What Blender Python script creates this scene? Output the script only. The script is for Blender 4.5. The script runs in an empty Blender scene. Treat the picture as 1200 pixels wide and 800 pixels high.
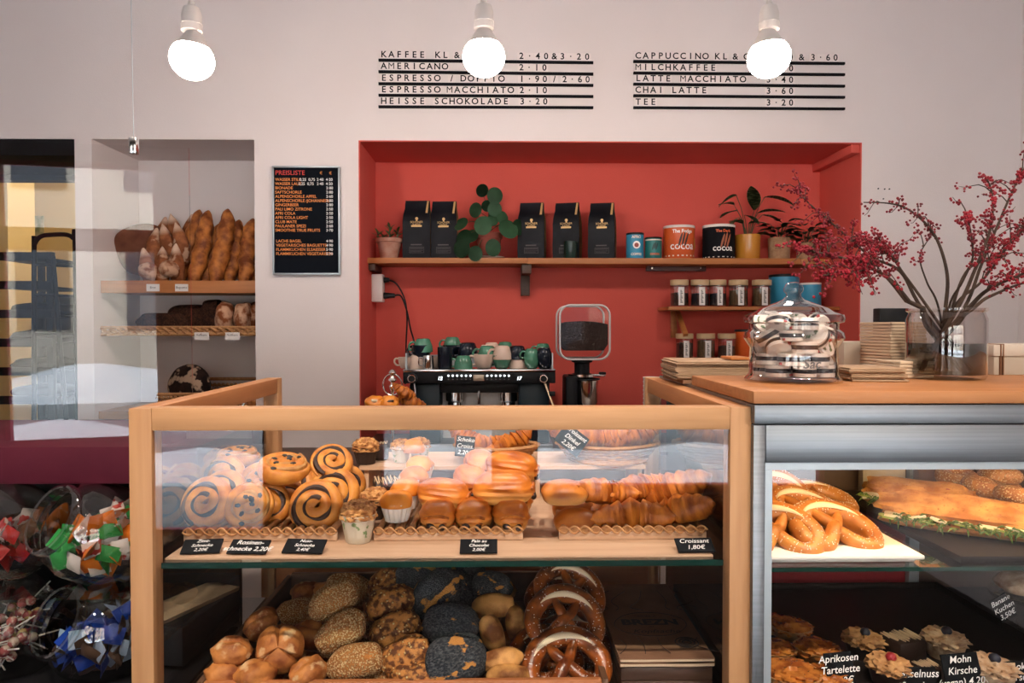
import bpy, bmesh, math, random
from mathutils import Vector, Matrix, Euler, noise
PI = math.pi
R = math.radians
SC = bpy.context.scene
COL = SC.collection

# ------------------------------------------------------------------ camera
F = 850.0                                   # focal length in pixels of a 1200x800 frame
CAM = Vector((0, 0, 1.5))
YAW, PITCH = R(1.0), R(1.2)
FWD = Vector((math.sin(YAW)*math.cos(PITCH), math.cos(YAW)*math.cos(PITCH), -math.sin(PITCH)))
RIGHT = Vector((math.cos(YAW), -math.sin(YAW), 0))
UP = RIGHT.cross(FWD)
cd = bpy.data.cameras.new('camera'); cd.sensor_width = 36; cd.lens = F/1200*36; cd.clip_start = 0.02
cam = bpy.data.objects.new('camera', cd); COL.objects.link(cam)
cam.matrix_world = Matrix.Translation(CAM) @ Matrix((RIGHT, UP, -FWD)).transposed().to_4x4()
SC.camera = cam

def P(px, py, Y):
    """the point at depth Y (a plane parallel to the back wall) seen at pixel px,py"""
    d = FWD + RIGHT*((px-600)/F) + UP*((400-py)/F)
    return CAM + d*(Y/d.y)
def PX(px, Y): return P(px, 390, Y).x
def PZ(py, Y): return P(590, py, Y).z
def S(n, Y): return n*Y/F

# ------------------------------------------------------------------ world, daylight, exposure
w = bpy.data.worlds.new('World'); SC.world = w; w.use_nodes = True
nt = w.node_tree
bg = nt.nodes['Background']; bg.inputs['Color'].default_value = (0.92, 0.96, 1.0, 1); bg.inputs['Strength'].default_value = 5.8
def portal(x, y, z, sx, sz):
    l = bpy.data.lights.new('window_daylight', 'AREA'); l.shape = 'RECTANGLE'; l.size = sx; l.size_y = sz
    o = bpy.data.objects.new('window_daylight', l); COL.objects.link(o); o.location = (x, y, z)
    o.rotation_euler = (R(90), 0, 0)
    l.cycles.is_portal = True
FW = -2.2                                   # inner face of the street front
OPENINGS = [(-2.75, -1.66, 0.0, 2.55), (-0.87, -0.02, 0.31, 2.75), (0.24, 2.35, 0.31, 2.75)]   # x0,x1,z0,z1; pier between the windows added as the viewer's reflected silhouette
for (x0, x1, z0, z1) in OPENINGS: portal((x0+x1)/2, FW-0.12, (z0+z1)/2, x1-x0, z1-z0)
ADDED_SPOTS = [(-1.3, 0.1, -1.15, 1.85, 1.0), (-0.5, 0.1, -0.45, 1.85, 1.0), (0.15, 0.1, 0.1, 1.85, 1.0), (0.85, 0.1, 0.75, 1.85, 1.0), (1.5, 0.1, 1.3, 1.85, 1.1)]
for (x, y, tx, ty, tz) in ADDED_SPOTS:             # narrow unseen spots, added to brighten the counter
    l = bpy.data.lights.new('added_spot_light', 'SPOT'); l.energy = 62; l.color = (1.0, 0.86, 0.72); l.spot_size = R(44); l.spot_blend = 0.6; l.shadow_soft_size = 0.05
    o = bpy.data.objects.new('added_spot_light', l); COL.objects.link(o); o.location = (x, y, 3.38)
    o.rotation_euler = (Vector((tx, ty, tz))-Vector((x, y, 3.38))).to_track_quat('-Z', 'Y').to_euler()
vs = SC.view_settings
vs.view_transform = 'Standard'; vs.look = 'None'; vs.gamma = 1; vs.use_curve_mapping = False; vs.exposure = 1.3
cy = SC.cycles
cy.use_denoising = True; cy.caustics_reflective = False; cy.caustics_refractive = False
cy.transparent_max_bounces = 40; cy.max_bounces = 10; cy.diffuse_bounces = 5; cy.sample_clamp_indirect = 6

# ------------------------------------------------------------------ materials
def mat(name, col, rough=0.55, metal=0.0, col2=None, vs=30, lo=0.35, hi=0.65, bump=0.0, bs=150, stretch=(1, 1, 1),
        emis=None, es=0, spec=0.5, speck=None, sps=250, spt=0.35, patch=None, ps=30, pt=(0.5, 0.56), coat=0, grad=None, trans=0, detail=5):
    m = bpy.data.materials.new(name); m.use_nodes = True
    t = m.node_tree; n = t.nodes; b = n['Principled BSDF']
    L = t.links.new
    b.inputs['Roughness'].default_value = rough; b.inputs['Metallic'].default_value = metal
    b.inputs['Base Color'].default_value = (*col, 1); b.inputs['Specular IOR Level'].default_value = spec
    if coat: b.inputs['Coat Weight'].default_value = coat; b.inputs['Coat Roughness'].default_value = 0.15
    if trans: b.inputs['Subsurface Weight'].default_value = trans; b.inputs['Subsurface Radius'].default_value = (0.01, 0.005, 0.003)
    if emis: b.inputs['Emission Color'].default_value = (*emis, 1); b.inputs['Emission Strength'].default_value = es
    if col2 or bump or speck or patch:
        tc = n.new('ShaderNodeTexCoord'); oi = n.new('ShaderNodeObjectInfo')
        mp = n.new('ShaderNodeMapping'); mp.inputs['Scale'].default_value = stretch
        ad = n.new('ShaderNodeVectorMath'); ad.operation = 'ADD'
        ml = n.new('ShaderNodeMath'); ml.operation = 'MULTIPLY'; ml.inputs[1].default_value = 7.0
        L(oi.outputs['Random'], ml.inputs[0]); L(tc.outputs['Object'], mp.inputs['Vector'])
        L(mp.outputs['Vector'], ad.inputs[0]); L(ml.outputs[0], ad.inputs[1])
        V = ad.outputs['Vector']
        cur = None
        def mix(fac, a, c):
            x = n.new('ShaderNodeMix'); x.data_type = 'RGBA'
            L(fac, x.inputs['Factor'])
            if isinstance(a, tuple): x.inputs['A'].default_value = (*a, 1)
            else: L(a, x.inputs['A'])
            if isinstance(c, tuple): x.inputs['B'].default_value = (*c, 1)
            else: L(c, x.inputs['B'])
            return x.outputs['Result']
        def ramp(src, a, c):
            x = n.new('ShaderNodeMapRange'); x.inputs['From Min'].default_value = a; x.inputs['From Max'].default_value = c
            L(src, x.inputs['Value']); return x.outputs['Result']
        cur = col
        if col2:
            ns = n.new('ShaderNodeTexNoise'); ns.inputs['Scale'].default_value = vs; ns.inputs['Detail'].default_value = detail
            L(V, ns.inputs['Vector']); cur = mix(ramp(ns.outputs['Fac'], lo, hi), col, col2)
        if grad:                                     # (colour, z0, z1): real colour of a baked thing's pale base
            sx = n.new('ShaderNodeSeparateXYZ'); L(tc.outputs['Object'], sx.inputs[0])
            cur = mix(ramp(sx.outputs['Z'], grad[1], grad[2]), grad[0], cur)
        if patch:
            np_ = n.new('ShaderNodeTexNoise'); np_.inputs['Scale'].default_value = ps; np_.inputs['Detail'].default_value = 6
            L(V, np_.inputs['Vector']); cur = mix(ramp(np_.outputs['Fac'], *pt), cur, patch)
        hsrc = None
        if speck:
            vo = n.new('ShaderNodeTexVoronoi'); vo.inputs['Scale'].default_value = sps; L(V, vo.inputs['Vector'])
            f = ramp(vo.outputs['Distance'], spt, spt*0.6); cur = mix(f, cur, speck); hsrc = f
        if not isinstance(cur, tuple): L(cur, b.inputs['Base Color'])
        if bump:
            nb = n.new('ShaderNodeTexNoise'); nb.inputs['Scale'].default_value = bs; nb.inputs['Detail'].default_value = 4
            L(V, nb.inputs['Vector'])
            h = nb.outputs['Fac']
            if hsrc is not None:
                a2 = n.new('ShaderNodeMath'); a2.operation = 'ADD'; L(h, a2.inputs[0]); L(hsrc, a2.inputs[1]); h = a2.outputs[0]
            bp = n.new('ShaderNodeBump'); bp.inputs['Strength'].default_value = bump; bp.inputs['Distance'].default_value = 0.004
            L(h, bp.inputs['Height']); L(bp.outputs['Normal'], b.inputs['Normal'])
    return m

def glass(name, tint=(1, 1, 1), k=1.65, rough=0.0):
    """thin clear glass: straight-through transmission plus Fresnel reflection on the outer face"""
    m = bpy.data.materials.new(name); m.use_nodes = True
    t = m.node_tree; n = t.nodes; L = t.links.new
    for x in list(n):
        if x.type == 'BSDF_PRINCIPLED': n.remove(x)
    out = [x for x in n if x.type == 'OUTPUT_MATERIAL'][0]
    tr = n.new('ShaderNodeBsdfTransparent'); tr.inputs[0].default_value = (*tint, 1)
    gl = n.new('ShaderNodeBsdfGlossy'); gl.inputs['Roughness'].default_value = rough
    fr = n.new('ShaderNodeFresnel'); fr.inputs[0].default_value = 1.5
    ge = n.new('ShaderNodeNewGeometry')
    inv = n.new('ShaderNodeMath'); inv.operation = 'SUBTRACT'; inv.inputs[0].default_value = 1.0
    L(ge.outputs['Backfacing'], inv.inputs[1])
    m1 = n.new('ShaderNodeMath'); m1.operation = 'MULTIPLY'; m1.inputs[1].default_value = k; m1.use_clamp = True
    L(fr.outputs[0], m1.inputs[0])
    m2 = n.new('ShaderNodeMath'); m2.operation = 'MULTIPLY'; L(m1.outputs[0], m2.inputs[0]); L(inv.outputs[0], m2.inputs[1])
    mx = n.new('ShaderNodeMixShader'); L(m2.outputs[0], mx.inputs[0]); L(tr.outputs[0], mx.inputs[1]); L(gl.outputs[0], mx.inputs[2])
    L(mx.outputs[0], out.inputs['Surface'])
    return m

def wood(name, a, b, axis='x', rough=0.5, sc=1.0):
    st = {'x': (3*sc, 45*sc, 45*sc), 'z': (45*sc, 45*sc, 3*sc), 'y': (45*sc, 3*sc, 45*sc)}[axis]
    return mat(name, a, rough, 0, b, vs=1.0, lo=0.3, hi=0.7, stretch=st, bump=0.08, bs=3, detail=6)

M = {}
M['wall'] = mat('warm_white_plaster', (0.76, 0.695, 0.68), 0.9, 0, (0.73, 0.66, 0.645), vs=1.5, bump=0.15, bs=220)
M['cream'] = mat('cream_wall_paint', (0.80, 0.66, 0.40), 0.85)
M['red'] = mat('brick_red_paint', (0.68, 0.104, 0.077), 0.88, 0, (0.64, 0.094, 0.071), vs=2.5, bump=0.2, bs=160)
M['maroon'] = mat('maroon_laminate', (0.085, 0.010, 0.022), 0.6, 0, (0.07, 0.008, 0.018), vs=8, spec=0.12)
M['dredpanel'] = mat('red_cabinet_panel', (0.30, 0.012, 0.02), 0.45)
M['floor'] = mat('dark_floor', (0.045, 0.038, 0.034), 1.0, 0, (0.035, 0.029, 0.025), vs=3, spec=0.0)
M['front'] = mat('dark_backlit_front', (0.04, 0.03, 0.028), 0.9, spec=0.0)  # backlit shade of the wall put into its dark colour
M['ceil'] = mat('ceiling_paint', (0.80, 0.76, 0.74), 0.9)
M['oakx'] = wood('oak_along_x', (0.46, 0.245, 0.11), (0.37, 0.18, 0.075), 'x')
M['oakz'] = wood('oak_along_z', (0.46, 0.245, 0.11), (0.37, 0.18, 0.075), 'z')
M['oaky'] = wood('oak_along_y', (0.45, 0.195, 0.07), (0.34, 0.135, 0.046), 'y')
M['top'] = wood('oiled_countertop', (0.42, 0.175, 0.058), (0.33, 0.125, 0.038), 'x')
M['shelfw'] = wood('orange_pine_shelf', (0.46, 0.17, 0.045), (0.36, 0.12, 0.03), 'x')
M['darkw'] = wood('dark_wood', (0.085, 0.04, 0.022), (0.05, 0.022, 0.012), 'x')
M['board'] = wood('pale_display_board', (0.60, 0.40, 0.26), (0.50, 0.31, 0.19), 'x')
M['binw'] = wood('brown_bin_wood', (0.14, 0.065, 0.032), (0.09, 0.04, 0.02), 'y')
M['backw'] = wood('red_brown_back_panel', (0.50, 0.19, 0.07), (0.38, 0.13, 0.045), 'x')
M['rattan'] = mat('rattan', (0.50, 0.26, 0.10), 0.6, 0, (0.36, 0.16, 0.055), vs=60, bump=0.3, bs=300)
M['steel'] = mat('brushed_steel', (0.24, 0.25, 0.265), 0.38, 1.0, (0.20, 0.21, 0.225), vs=1.0, stretch=(2, 60, 160), bump=0.02, bs=5)
M['chrome'] = mat('chrome', (0.75, 0.74, 0.72), 0.12, 1.0)
M['alu'] = mat('aluminium_frame', (0.42, 0.47, 0.50), 0.4, 0.6)
M['black'] = mat('black_plastic', (0.008, 0.009, 0.011), 0.45, spec=0.2)
M['blackm'] = mat('black_matt', (0.008, 0.008, 0.010), 0.75, spec=0.2)
M['navy'] = mat('dark_petrol_enamel', (0.005, 0.014, 0.022), 0.35, spec=0.25)
M['dkmetal'] = mat('dark_rack_metal', (0.010, 0.014, 0.020), 0.5, 0.3, spec=0.2)
M['white'] = mat('white_plastic', (0.72, 0.66, 0.62), 0.45)
M['ceramic'] = mat('white_ceramic_socket', (0.70, 0.64, 0.60), 0.35)
M['paper'] = mat('white_paper', (0.72, 0.68, 0.65), 0.8)
M['kraft'] = mat('kraft_paper', (0.38, 0.25, 0.155), 0.85, 0, (0.30, 0.19, 0.11), vs=20, bump=0.1, bs=200)
M['kraftd'] = mat('brown_kraft_bag', (0.23, 0.120, 0.070), 0.85, 0, (0.19, 0.098, 0.056), vs=20, spec=0.15)
M['napkin'] = mat('beige_napkin', (0.56, 0.42, 0.29), 0.9)
M['carton'] = mat('pale_carton', (0.42, 0.36, 0.29), 0.85)
M['slate'] = mat('chalkboard_card', (0.006, 0.007, 0.009), 0.8, spec=0.15)
M['chalk'] = mat('chalk_white', (0.85, 0.83, 0.80), 0.9)
M['ink'] = mat('black_ink', (0.008, 0.008, 0.010), 0.85, spec=0.1)
M['inkb'] = mat('dark_brown_ink', (0.03, 0.017, 0.014), 0.8)
M['gold'] = mat('gold_print', (0.62, 0.40, 0.16), 0.4, 0.3)
M['goldbag'] = mat('gold_kraft_gusset', (0.40, 0.25, 0.10), 0.55, 0, (0.32, 0.19, 0.07), vs=40)
M['bag'] = mat('black_coffee_bag', (0.005, 0.006, 0.009), 0.45, 0, (0.009, 0.010, 0.014), vs=12, bump=0.5, bs=22, spec=0.14)
M['terra'] = mat('terracotta', (0.33, 0.13, 0.08), 0.8, 0, (0.42, 0.24, 0.18), vs=25, bump=0.1)
M['terrar'] = mat('red_terracotta', (0.26, 0.055, 0.035), 0.8)
M['mustard'] = mat('mustard_glaze', (0.52, 0.22, 0.025), 0.25, coat=0.4)
M['beige'] = mat('woven_beige_pot', (0.40, 0.24, 0.13), 0.85, 0, (0.30, 0.17, 0.09), vs=60, bump=0.3)
M['soil'] = mat('potting_soil', (0.025, 0.015, 0.01), 0.95, bump=0.5)
M['leaf'] = mat('dark_green_leaf', (0.036, 0.100, 0.046), 0.5, 0, (0.022, 0.068, 0.030), vs=20, spec=0.2)
M['leafy'] = mat('succulent_leaf', (0.10, 0.19, 0.04), 0.5, 0, (0.06, 0.13, 0.035), vs=60)
M['leafp'] = mat('patterned_leaf', (0.06, 0.15, 0.065), 0.5, 0, (0.20, 0.36, 0.18), vs=1, lo=0.48, hi=0.58, stretch=(40, 160, 40), spec=0.2)
M['stem'] = mat('green_stem', (0.06, 0.07, 0.03), 0.6)
M['twig'] = mat('brown_twig_bark', (0.036, 0.024, 0.018), 0.85, 0, (0.07, 0.045, 0.032), vs=30, bump=0.4, bs=300, spec=0.15)
M['berry'] = mat('red_berry', (0.30, 0.008, 0.020), 0.45, 0, (0.13, 0.005, 0.012), vs=12, spec=0.25)
M['bulb'] = mat('lit_bulb_globe', (1, 0.9, 0.8), 0.5, emis=(1.0, 0.84, 0.74), es=38)
M['rimg'] = glass('thick_rim_glass', (0.80, 0.83, 0.82), 4.0, 0.05)
M['brownloaf'] = mat('brown_loaf_crust', (0.20, 0.075, 0.04), 0.8, 0, (0.11, 0.038, 0.02), vs=12, bump=0.5, bs=50, spec=0.2)
M['pane'] = glass('clear_pane')
M['pane_shelf'] = glass('shelf_glass', (0.93, 0.98, 0.95))
M['jarg'] = glass('jar_glass', (0.95, 0.93, 0.92), 3.0, 0.02)
M['glassedge'] = mat('green_glass_edge', (0.004, 0.03, 0.022), 0.15)
M['water'] = glass('vase_water', (0.38, 0.42, 0.42), 1.2)
M['pinkframe'] = mat('magenta_window_frame', (0.42, 0.03, 0.08), 0.5)
M['snow'] = mat('snow', (0.85, 0.88, 0.92), 0.9, 0, (0.62, 0.68, 0.75), vs=1.2, bump=0.6, bs=6)
M['road'] = mat('wet_road', (0.16, 0.19, 0.21), 0.6, 0, (0.24, 0.27, 0.29), vs=0.7)
M['pave'] = mat('grey_paving', (0.20, 0.26, 0.30), 0.7, 0, (0.15, 0.20, 0.23), vs=1.5)
# bakery
M['crust'] = mat('golden_crust', (0.42, 0.155, 0.035), 0.55, 0, (0.22, 0.062, 0.014), vs=14, lo=0.3, hi=0.7, bump=0.35, bs=90)
M['crustp'] = mat('pale_crust', (0.56, 0.27, 0.085), 0.6, 0, (0.36, 0.12, 0.03), vs=16, lo=0.35, hi=0.65, bump=0.35, bs=90)
M['flour'] = mat('floured_crust', (0.56, 0.34, 0.22), 0.85, 0, (0.21, 0.062, 0.02), vs=26, lo=0.42, hi=0.58, bump=0.6, bs=70, spec=0.2)
M['tipflour'] = mat('pointed_roll_crust', (0.36, 0.13, 0.05), 0.8, 0, (0.20, 0.062, 0.022), vs=24, lo=0.38, hi=0.62, bump=0.5, bs=70, spec=0.2, grad=((0.66, 0.46, 0.34), 0.085, 0.055), patch=(0.52, 0.32, 0.21), ps=18, pt=(0.60, 0.66))
M['baguette'] = mat('baguette_crust', (0.54, 0.19, 0.042), 0.55, 0, (0.17, 0.04, 0.008), vs=20, lo=0.37, hi=0.63, bump=0.6, bs=60, spec=0.3)
M['rye'] = mat('dark_rye_crust', (0.060, 0.024, 0.013), 0.8, 0, (0.022, 0.009, 0.006), vs=60, lo=0.4, hi=0.6, bump=1.0, bs=90, speck=(0.15, 0.065, 0.03), sps=130, spt=0.28, spec=0.15)
M['burnt'] = mat('black_crust_with_flour', (0.014, 0.009, 0.009), 0.8, 0, (0.03, 0.016, 0.013), vs=20, bump=0.5, patch=(0.42, 0.29, 0.20), ps=15, pt=(0.55, 0.60), spec=0.1)
M['croi'] = mat('croissant_crust', (0.62, 0.20, 0.026), 0.42, 0, (0.24, 0.050, 0.007), vs=20, lo=0.34, hi=0.66, bump=0.7, bs=40, stretch=(3.5, 1, 1), spec=0.4)
M['pain'] = mat('glazed_pastry', (0.72, 0.23, 0.026), 0.36, 0, (0.36, 0.08, 0.009), vs=16, lo=0.33, hi=0.67, bump=0.5, bs=40, stretch=(1, 1, 2.6), spec=0.45, grad=((0.78, 0.42, 0.11), -0.026, 0.004))
M['swirl'] = mat('swirl_dough', (0.66, 0.28, 0.05), 0.45, 0, (0.38, 0.11, 0.014), vs=26, lo=0.33, hi=0.68, bump=0.5, bs=60, spec=0.35)
M['filling'] = mat('dark_cinnamon_filling', (0.035, 0.014, 0.008), 0.6, bump=0.4, bs=120)
M['raisin'] = mat('raisin', (0.012, 0.008, 0.008), 0.5)
M['brio'] = mat('brioche_crust', (0.76, 0.29, 0.028), 0.36, 0, (0.55, 0.15, 0.012), vs=16, spec=0.45)
M['crumble'] = mat('crumble_topping', (0.56, 0.28, 0.09), 0.8, 0, (0.26, 0.09, 0.02), vs=70, lo=0.4, hi=0.6, bump=1.0, bs=80)
M['choc'] = mat('chocolate', (0.022, 0.010, 0.007), 0.45, bump=0.3, bs=60)
M['wrapg'] = mat('printed_muffin_paper', (0.55, 0.49, 0.38), 0.8, 0, (0.55, 0.49, 0.38), vs=40, patch=(0.17, 0.25, 0.10), ps=55, pt=(0.60, 0.64))
M['wrapw'] = mat('white_paper_cup', (0.82, 0.77, 0.70), 0.7)
M['bun'] = mat('shiny_bun', (0.60, 0.20, 0.03), 0.4, 0, (0.30, 0.07, 0.010), vs=18, lo=0.33, hi=0.67, grad=((0.78, 0.48, 0.18), -0.022, 0.004), spec=0.45, bump=0.2, bs=60)
M['kaiser'] = mat('kaiser_crust', (0.52, 0.20, 0.05), 0.55, 0, (0.20, 0.05, 0.011), vs=22, lo=0.36, hi=0.64, bump=0.7, bs=60, patch=(0.60, 0.38, 0.19), ps=26, pt=(0.58, 0.68), spec=0.3)
M['sesame'] = mat('sesame_crust', (0.30, 0.11, 0.032), 0.7, 0, (0.42, 0.18, 0.05), vs=14, speck=(0.72, 0.50, 0.25), sps=240, spt=0.55, bump=1.0, bs=240, patch=(0.50, 0.19, 0.045), ps=16, pt=(0.60, 0.66), spec=0.2)
M['poppy'] = mat('poppy_crust', (0.030, 0.036, 0.044), 0.85, 0, (0.10, 0.105, 0.11), vs=190, lo=0.42, hi=0.68, bump=1.0, bs=330, patch=(0.55, 0.25, 0.065), ps=22, pt=(0.585, 0.615), stretch=(1, 1.6, 1), spec=0.1)
M['pump'] = mat('pumpkin_seed_crust', (0.46, 0.19, 0.045), 0.6, 0, (0.11, 0.034, 0.009), vs=75, lo=0.43, hi=0.57, speck=(0.70, 0.50, 0.22), sps=85, spt=0.26, bump=1.0, bs=100, spec=0.3)
M['stick'] = mat('pale_stick_crust', (0.60, 0.30, 0.09), 0.6, 0, (0.17, 0.055, 0.012), vs=18, lo=0.38, hi=0.62, bump=0.4, bs=70, spec=0.3)
M['lye'] = mat('lye_crust', (0.34, 0.085, 0.012), 0.28, 0, (0.085, 0.017, 0.004), vs=26, lo=0.36, hi=0.64, spec=0.6, bump=0.3, bs=60)
M['lyep'] = mat('golden_pretzel_crust', (0.52, 0.21, 0.045), 0.4, 0, (0.36, 0.115, 0.02), vs=24, lo=0.3, hi=0.7, bump=0.3, bs=80)
M['crumb'] = mat('white_crumb', (0.72, 0.58, 0.40), 0.8)
M['salt'] = mat('salt', (0.85, 0.82, 0.78), 0.5)
M['focaccia'] = mat('herb_baguette_crust', (0.62, 0.31, 0.10), 0.7, 0, (0.36, 0.13, 0.03), vs=24, lo=0.36, hi=0.64, speck=(0.28, 0.09, 0.03), sps=120, spt=0.2, bump=0.8, bs=60, spec=0.2)
M['green'] = mat('rocket_leaf', (0.12, 0.20, 0.03), 0.5, 0, (0.05, 0.11, 0.02), vs=80)
M['cuke'] = mat('cucumber', (0.36, 0.42, 0.11), 0.4, 0, (0.24, 0.30, 0.06), vs=60)
M['cheese'] = mat('mozzarella', (0.75, 0.66, 0.50), 0.5)
M['tray_w'] = mat('white_melamine_tray', (0.74, 0.70, 0.64), 0.4)
M['tray_d'] = mat('dark_tray', (0.016, 0.012, 0.011), 0.5, spec=0.15)
M['tart'] = mat('tart_case', (0.52, 0.25, 0.08), 0.7, 0, (0.40, 0.17, 0.05), vs=40)
M['glaze'] = mat('apricot_glaze', (0.55, 0.19, 0.035), 0.2, 0, (0.26, 0.065, 0.014), vs=45, lo=0.38, hi=0.6, bump=0.4, bs=60, coat=0.5)
M['nuts'] = mat('nut_cream', (0.52, 0.28, 0.11), 0.7, 0, (0.34, 0.15, 0.05), vs=60, bump=0.7, bs=90)
M['cream_top'] = mat('nut_meringue', (0.60, 0.43, 0.28), 0.75, 0, (0.40, 0.22, 0.11), vs=45, bump=0.7, bs=80)
M['bluebb'] = mat('blueberry', (0.015, 0.018, 0.035), 0.5)
M['rasp'] = mat('raspberry', (0.30, 0.012, 0.02), 0.5, bump=0.6, bs=250)

# ------------------------------------------------------------------ geometry helpers
class G:
    """collects shapes for ONE mesh"""
    def __init__(s): s.bm = bmesh.new()
    def _xf(s, vs, c, rot):
        m = Matrix.Translation(Vector(c)) @ (Euler(rot).to_matrix().to_4x4() if rot else Matrix())
        bmesh.ops.transform(s.bm, matrix=m, verts=vs)
    def box(s, c, d, bev=0.0, rot=None, seg=2):
        r = bmesh.ops.create_cube(s.bm, size=1.0); vs = r['verts']
        bmesh.ops.scale(s.bm, vec=Vector(d), verts=vs)
        if bev:
            es = list({e for v in vs for e in v.link_edges})
            q = bmesh.ops.bevel(s.bm, geom=es, offset=min(bev, min(d)*0.49), segments=seg, profile=0.5, affect='EDGES')
            vs = list({v for f in q['faces'] for v in f.verts} | {v for v in vs if v.is_valid})
            seen = set(vs); st = list(vs)
            while st:
                v = st.pop()
                for e in v.link_edges:
                    o = e.other_vert(v)
                    if o not in seen: seen.add(o); st.append(o)
            vs = list(seen)
        s._xf(vs, c, rot); return s
    def bb(s, x0, x1, y0, y1, z0, z1, bev=0.0):
        return s.box(((x0+x1)/2, (y0+y1)/2, (z0+z1)/2), (abs(x1-x0), abs(y1-y0), abs(z1-z0)), bev)
    def lathe(s, prof, c=(0, 0, 0), n=24, rot=None, fl=0, fn=0, close=False):
        """prof: (radius, z) pairs bottom to top"""
        rings = []
        for (r, z) in prof:
            if r <= 1e-5: rings.append([s.bm.verts.new((0, 0, z))]); continue
            rings.append([s.bm.verts.new((r*(1+fl*math.cos(fn*2*PI*k/n))*math.cos(2*PI*k/n), r*(1+fl*math.cos(fn*2*PI*k/n))*math.sin(2*PI*k/n), z)) for k in range(n)])
        if close: rings.append(rings[0])
        for a, b in zip(rings, rings[1:]):
            for k in range(n):
                k2 = (k+1) % n
                if len(a) == 1 and len(b) == 1: continue
                if len(a) == 1: s.bm.faces.new((a[0], b[k2], b[k]))
                elif len(b) == 1: s.bm.faces.new((a[k], a[k2], b[0]))
                else: s.bm.faces.new((a[k], a[k2], b[k2], b[k]))
        s._xf(list({v for r in rings for v in r}), c, rot); return s
    def cyl(s, c, r, h, n=20, rot=None, r2=None, bev=0.0):
        r2 = r if r2 is None else r2
        pr = [(0, 0), (r-bev, 0), (r, bev), (r2, h-bev), (r2-bev, h), (0, h)] if bev else [(0, 0), (r, 0), (r2, h), (0, h)]
        return s.lathe(pr, c, n, rot)
    def tube(s, pts, rad, n=8, cap=True, closed=False, flat=1.0):
        """pts: points; rad: number or list; flat squashes the section along the up axis"""
        pts = [Vector(p) for p in pts]; N = len(pts)
        if not isinstance(rad, (list, tuple)): rad = [rad]*N
        rings = []; prev = None
        for i, p in enumerate(pts):
            a = pts[i-1] if i > 0 else (pts[-1] if closed else p); b = pts[i+1] if i < N-1 else (pts[0] if closed else p)
            t = (b-a); t = t.normalized() if t.length > 1e-9 else Vector((0, 0, 1))
            if prev is None:
                u = Vector((0, 0, 1)) if abs(t.z) < 0.95 else Vector((0, 1, 0))
            else: u = prev
            side = t.cross(u); side = side.normalized() if side.length > 1e-6 else t.orthogonal().normalized()
            up = side.cross(t).normalized(); prev = up
            rings.append([s.bm.verts.new(p + side*(math.cos(2*PI*k/n)*rad[i]) + up*(math.sin(2*PI*k/n)*rad[i]*flat)) for k in range(n)])
        pr = list(zip(rings, rings[1:]))
        if closed: pr.append((rings[-1], rings[0]))
        for a, b in pr:
            for k in range(n): s.bm.faces.new((a[k], a[(k+1) % n], b[(k+1) % n], b[k]))
        if cap and not closed:
            s.bm.faces.new(rings[0][::-1]); s.bm.faces.new(rings[-1])
        return s
    def ball(s, c, r, sc=(1, 1, 1), sub=2, rot=None):
        q = bmesh.ops.create_icosphere(s.bm, subdivisions=sub, radius=r)
        bmesh.ops.scale(s.bm, vec=Vector(sc), verts=q['verts']); s._xf(q['verts'], c, rot); return s
    def loaf(s, lx, ly, lz, seed=0, amp=0.05, freq=1.6, nu=28, nv=18, pw=0.85, flat=0.35, c=(0, 0, 0), rot=None, fn=None):
        """lumpy closed body: half sizes lx,ly,lz, underside flattened"""
        rows = []
        for j in range(nv+1):
            th = PI*j/nv; row = []
            for i in range(nu):
                ph = 2*PI*i/nu
                x, y, z = math.sin(th)*math.cos(ph), math.sin(th)*math.sin(ph), math.cos(th)
                f = lambda v: math.copysign(abs(v)**pw, v)
                q = Vector((f(x), f(y), z))
                k = 1+amp*(noise.noise(Vector((x, y, z))*freq+Vector((seed*3.7, seed*1.3, 0))))*1.6
                q *= k
                if q.z < -flat: q.z = -flat - (-q.z-flat)*0.12
                if fn: q = fn(q, ph, th)
                row.append((q.x*lx, q.y*ly, q.z*lz))
                if j in (0, nv): break
            rows.append([s.bm.verts.new(p) for p in row])
        for a, b in zip(rows, rows[1:]):
            for i in range(nu):
                i2 = (i+1) % nu
                if len(a) == 1: s.bm.faces.new((a[0], b[i], b[i2]))
                elif len(b) == 1: s.bm.faces.new((a[i2], a[i], b[0]))
                else: s.bm.faces.new((a[i2], a[i], b[i], b[i2]))
        s._xf([v for r in rows for v in r], c, rot); return s
    def poly(s, pts, d=None):
        """polygon extruded by the vector d"""
        vs = [s.bm.verts.new(p) for p in pts]; f = s.bm.faces.new(vs)
        if d:
            q = bmesh.ops.extrude_face_region(s.bm, geom=[f])
            bmesh.ops.translate(s.bm, vec=Vector(d), verts=[v for v in q['geom'] if isinstance(v, bmesh.types.BMVert)])
        return s
    def add(s, me, mtx):
        n0 = len(s.bm.verts); s.bm.from_mesh(me); s.bm.verts.ensure_lookup_table()
        bmesh.ops.transform(s.bm, matrix=mtx, verts=s.bm.verts[n0:]); return s
    def mesh(s, name, m, ang=40, flatsh=False):
        if isinstance(m, str): m = M[m]
        bmesh.ops.recalc_face_normals(s.bm, faces=s.bm.faces)
        me = bpy.data.meshes.new(name); s.bm.to_mesh(me); s.bm.free()
        me.materials.append(m)
        if not flatsh:
            for p in me.polygons: p.use_smooth = True
            me.set_sharp_from_angle(angle=R(ang))
        return me

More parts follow.
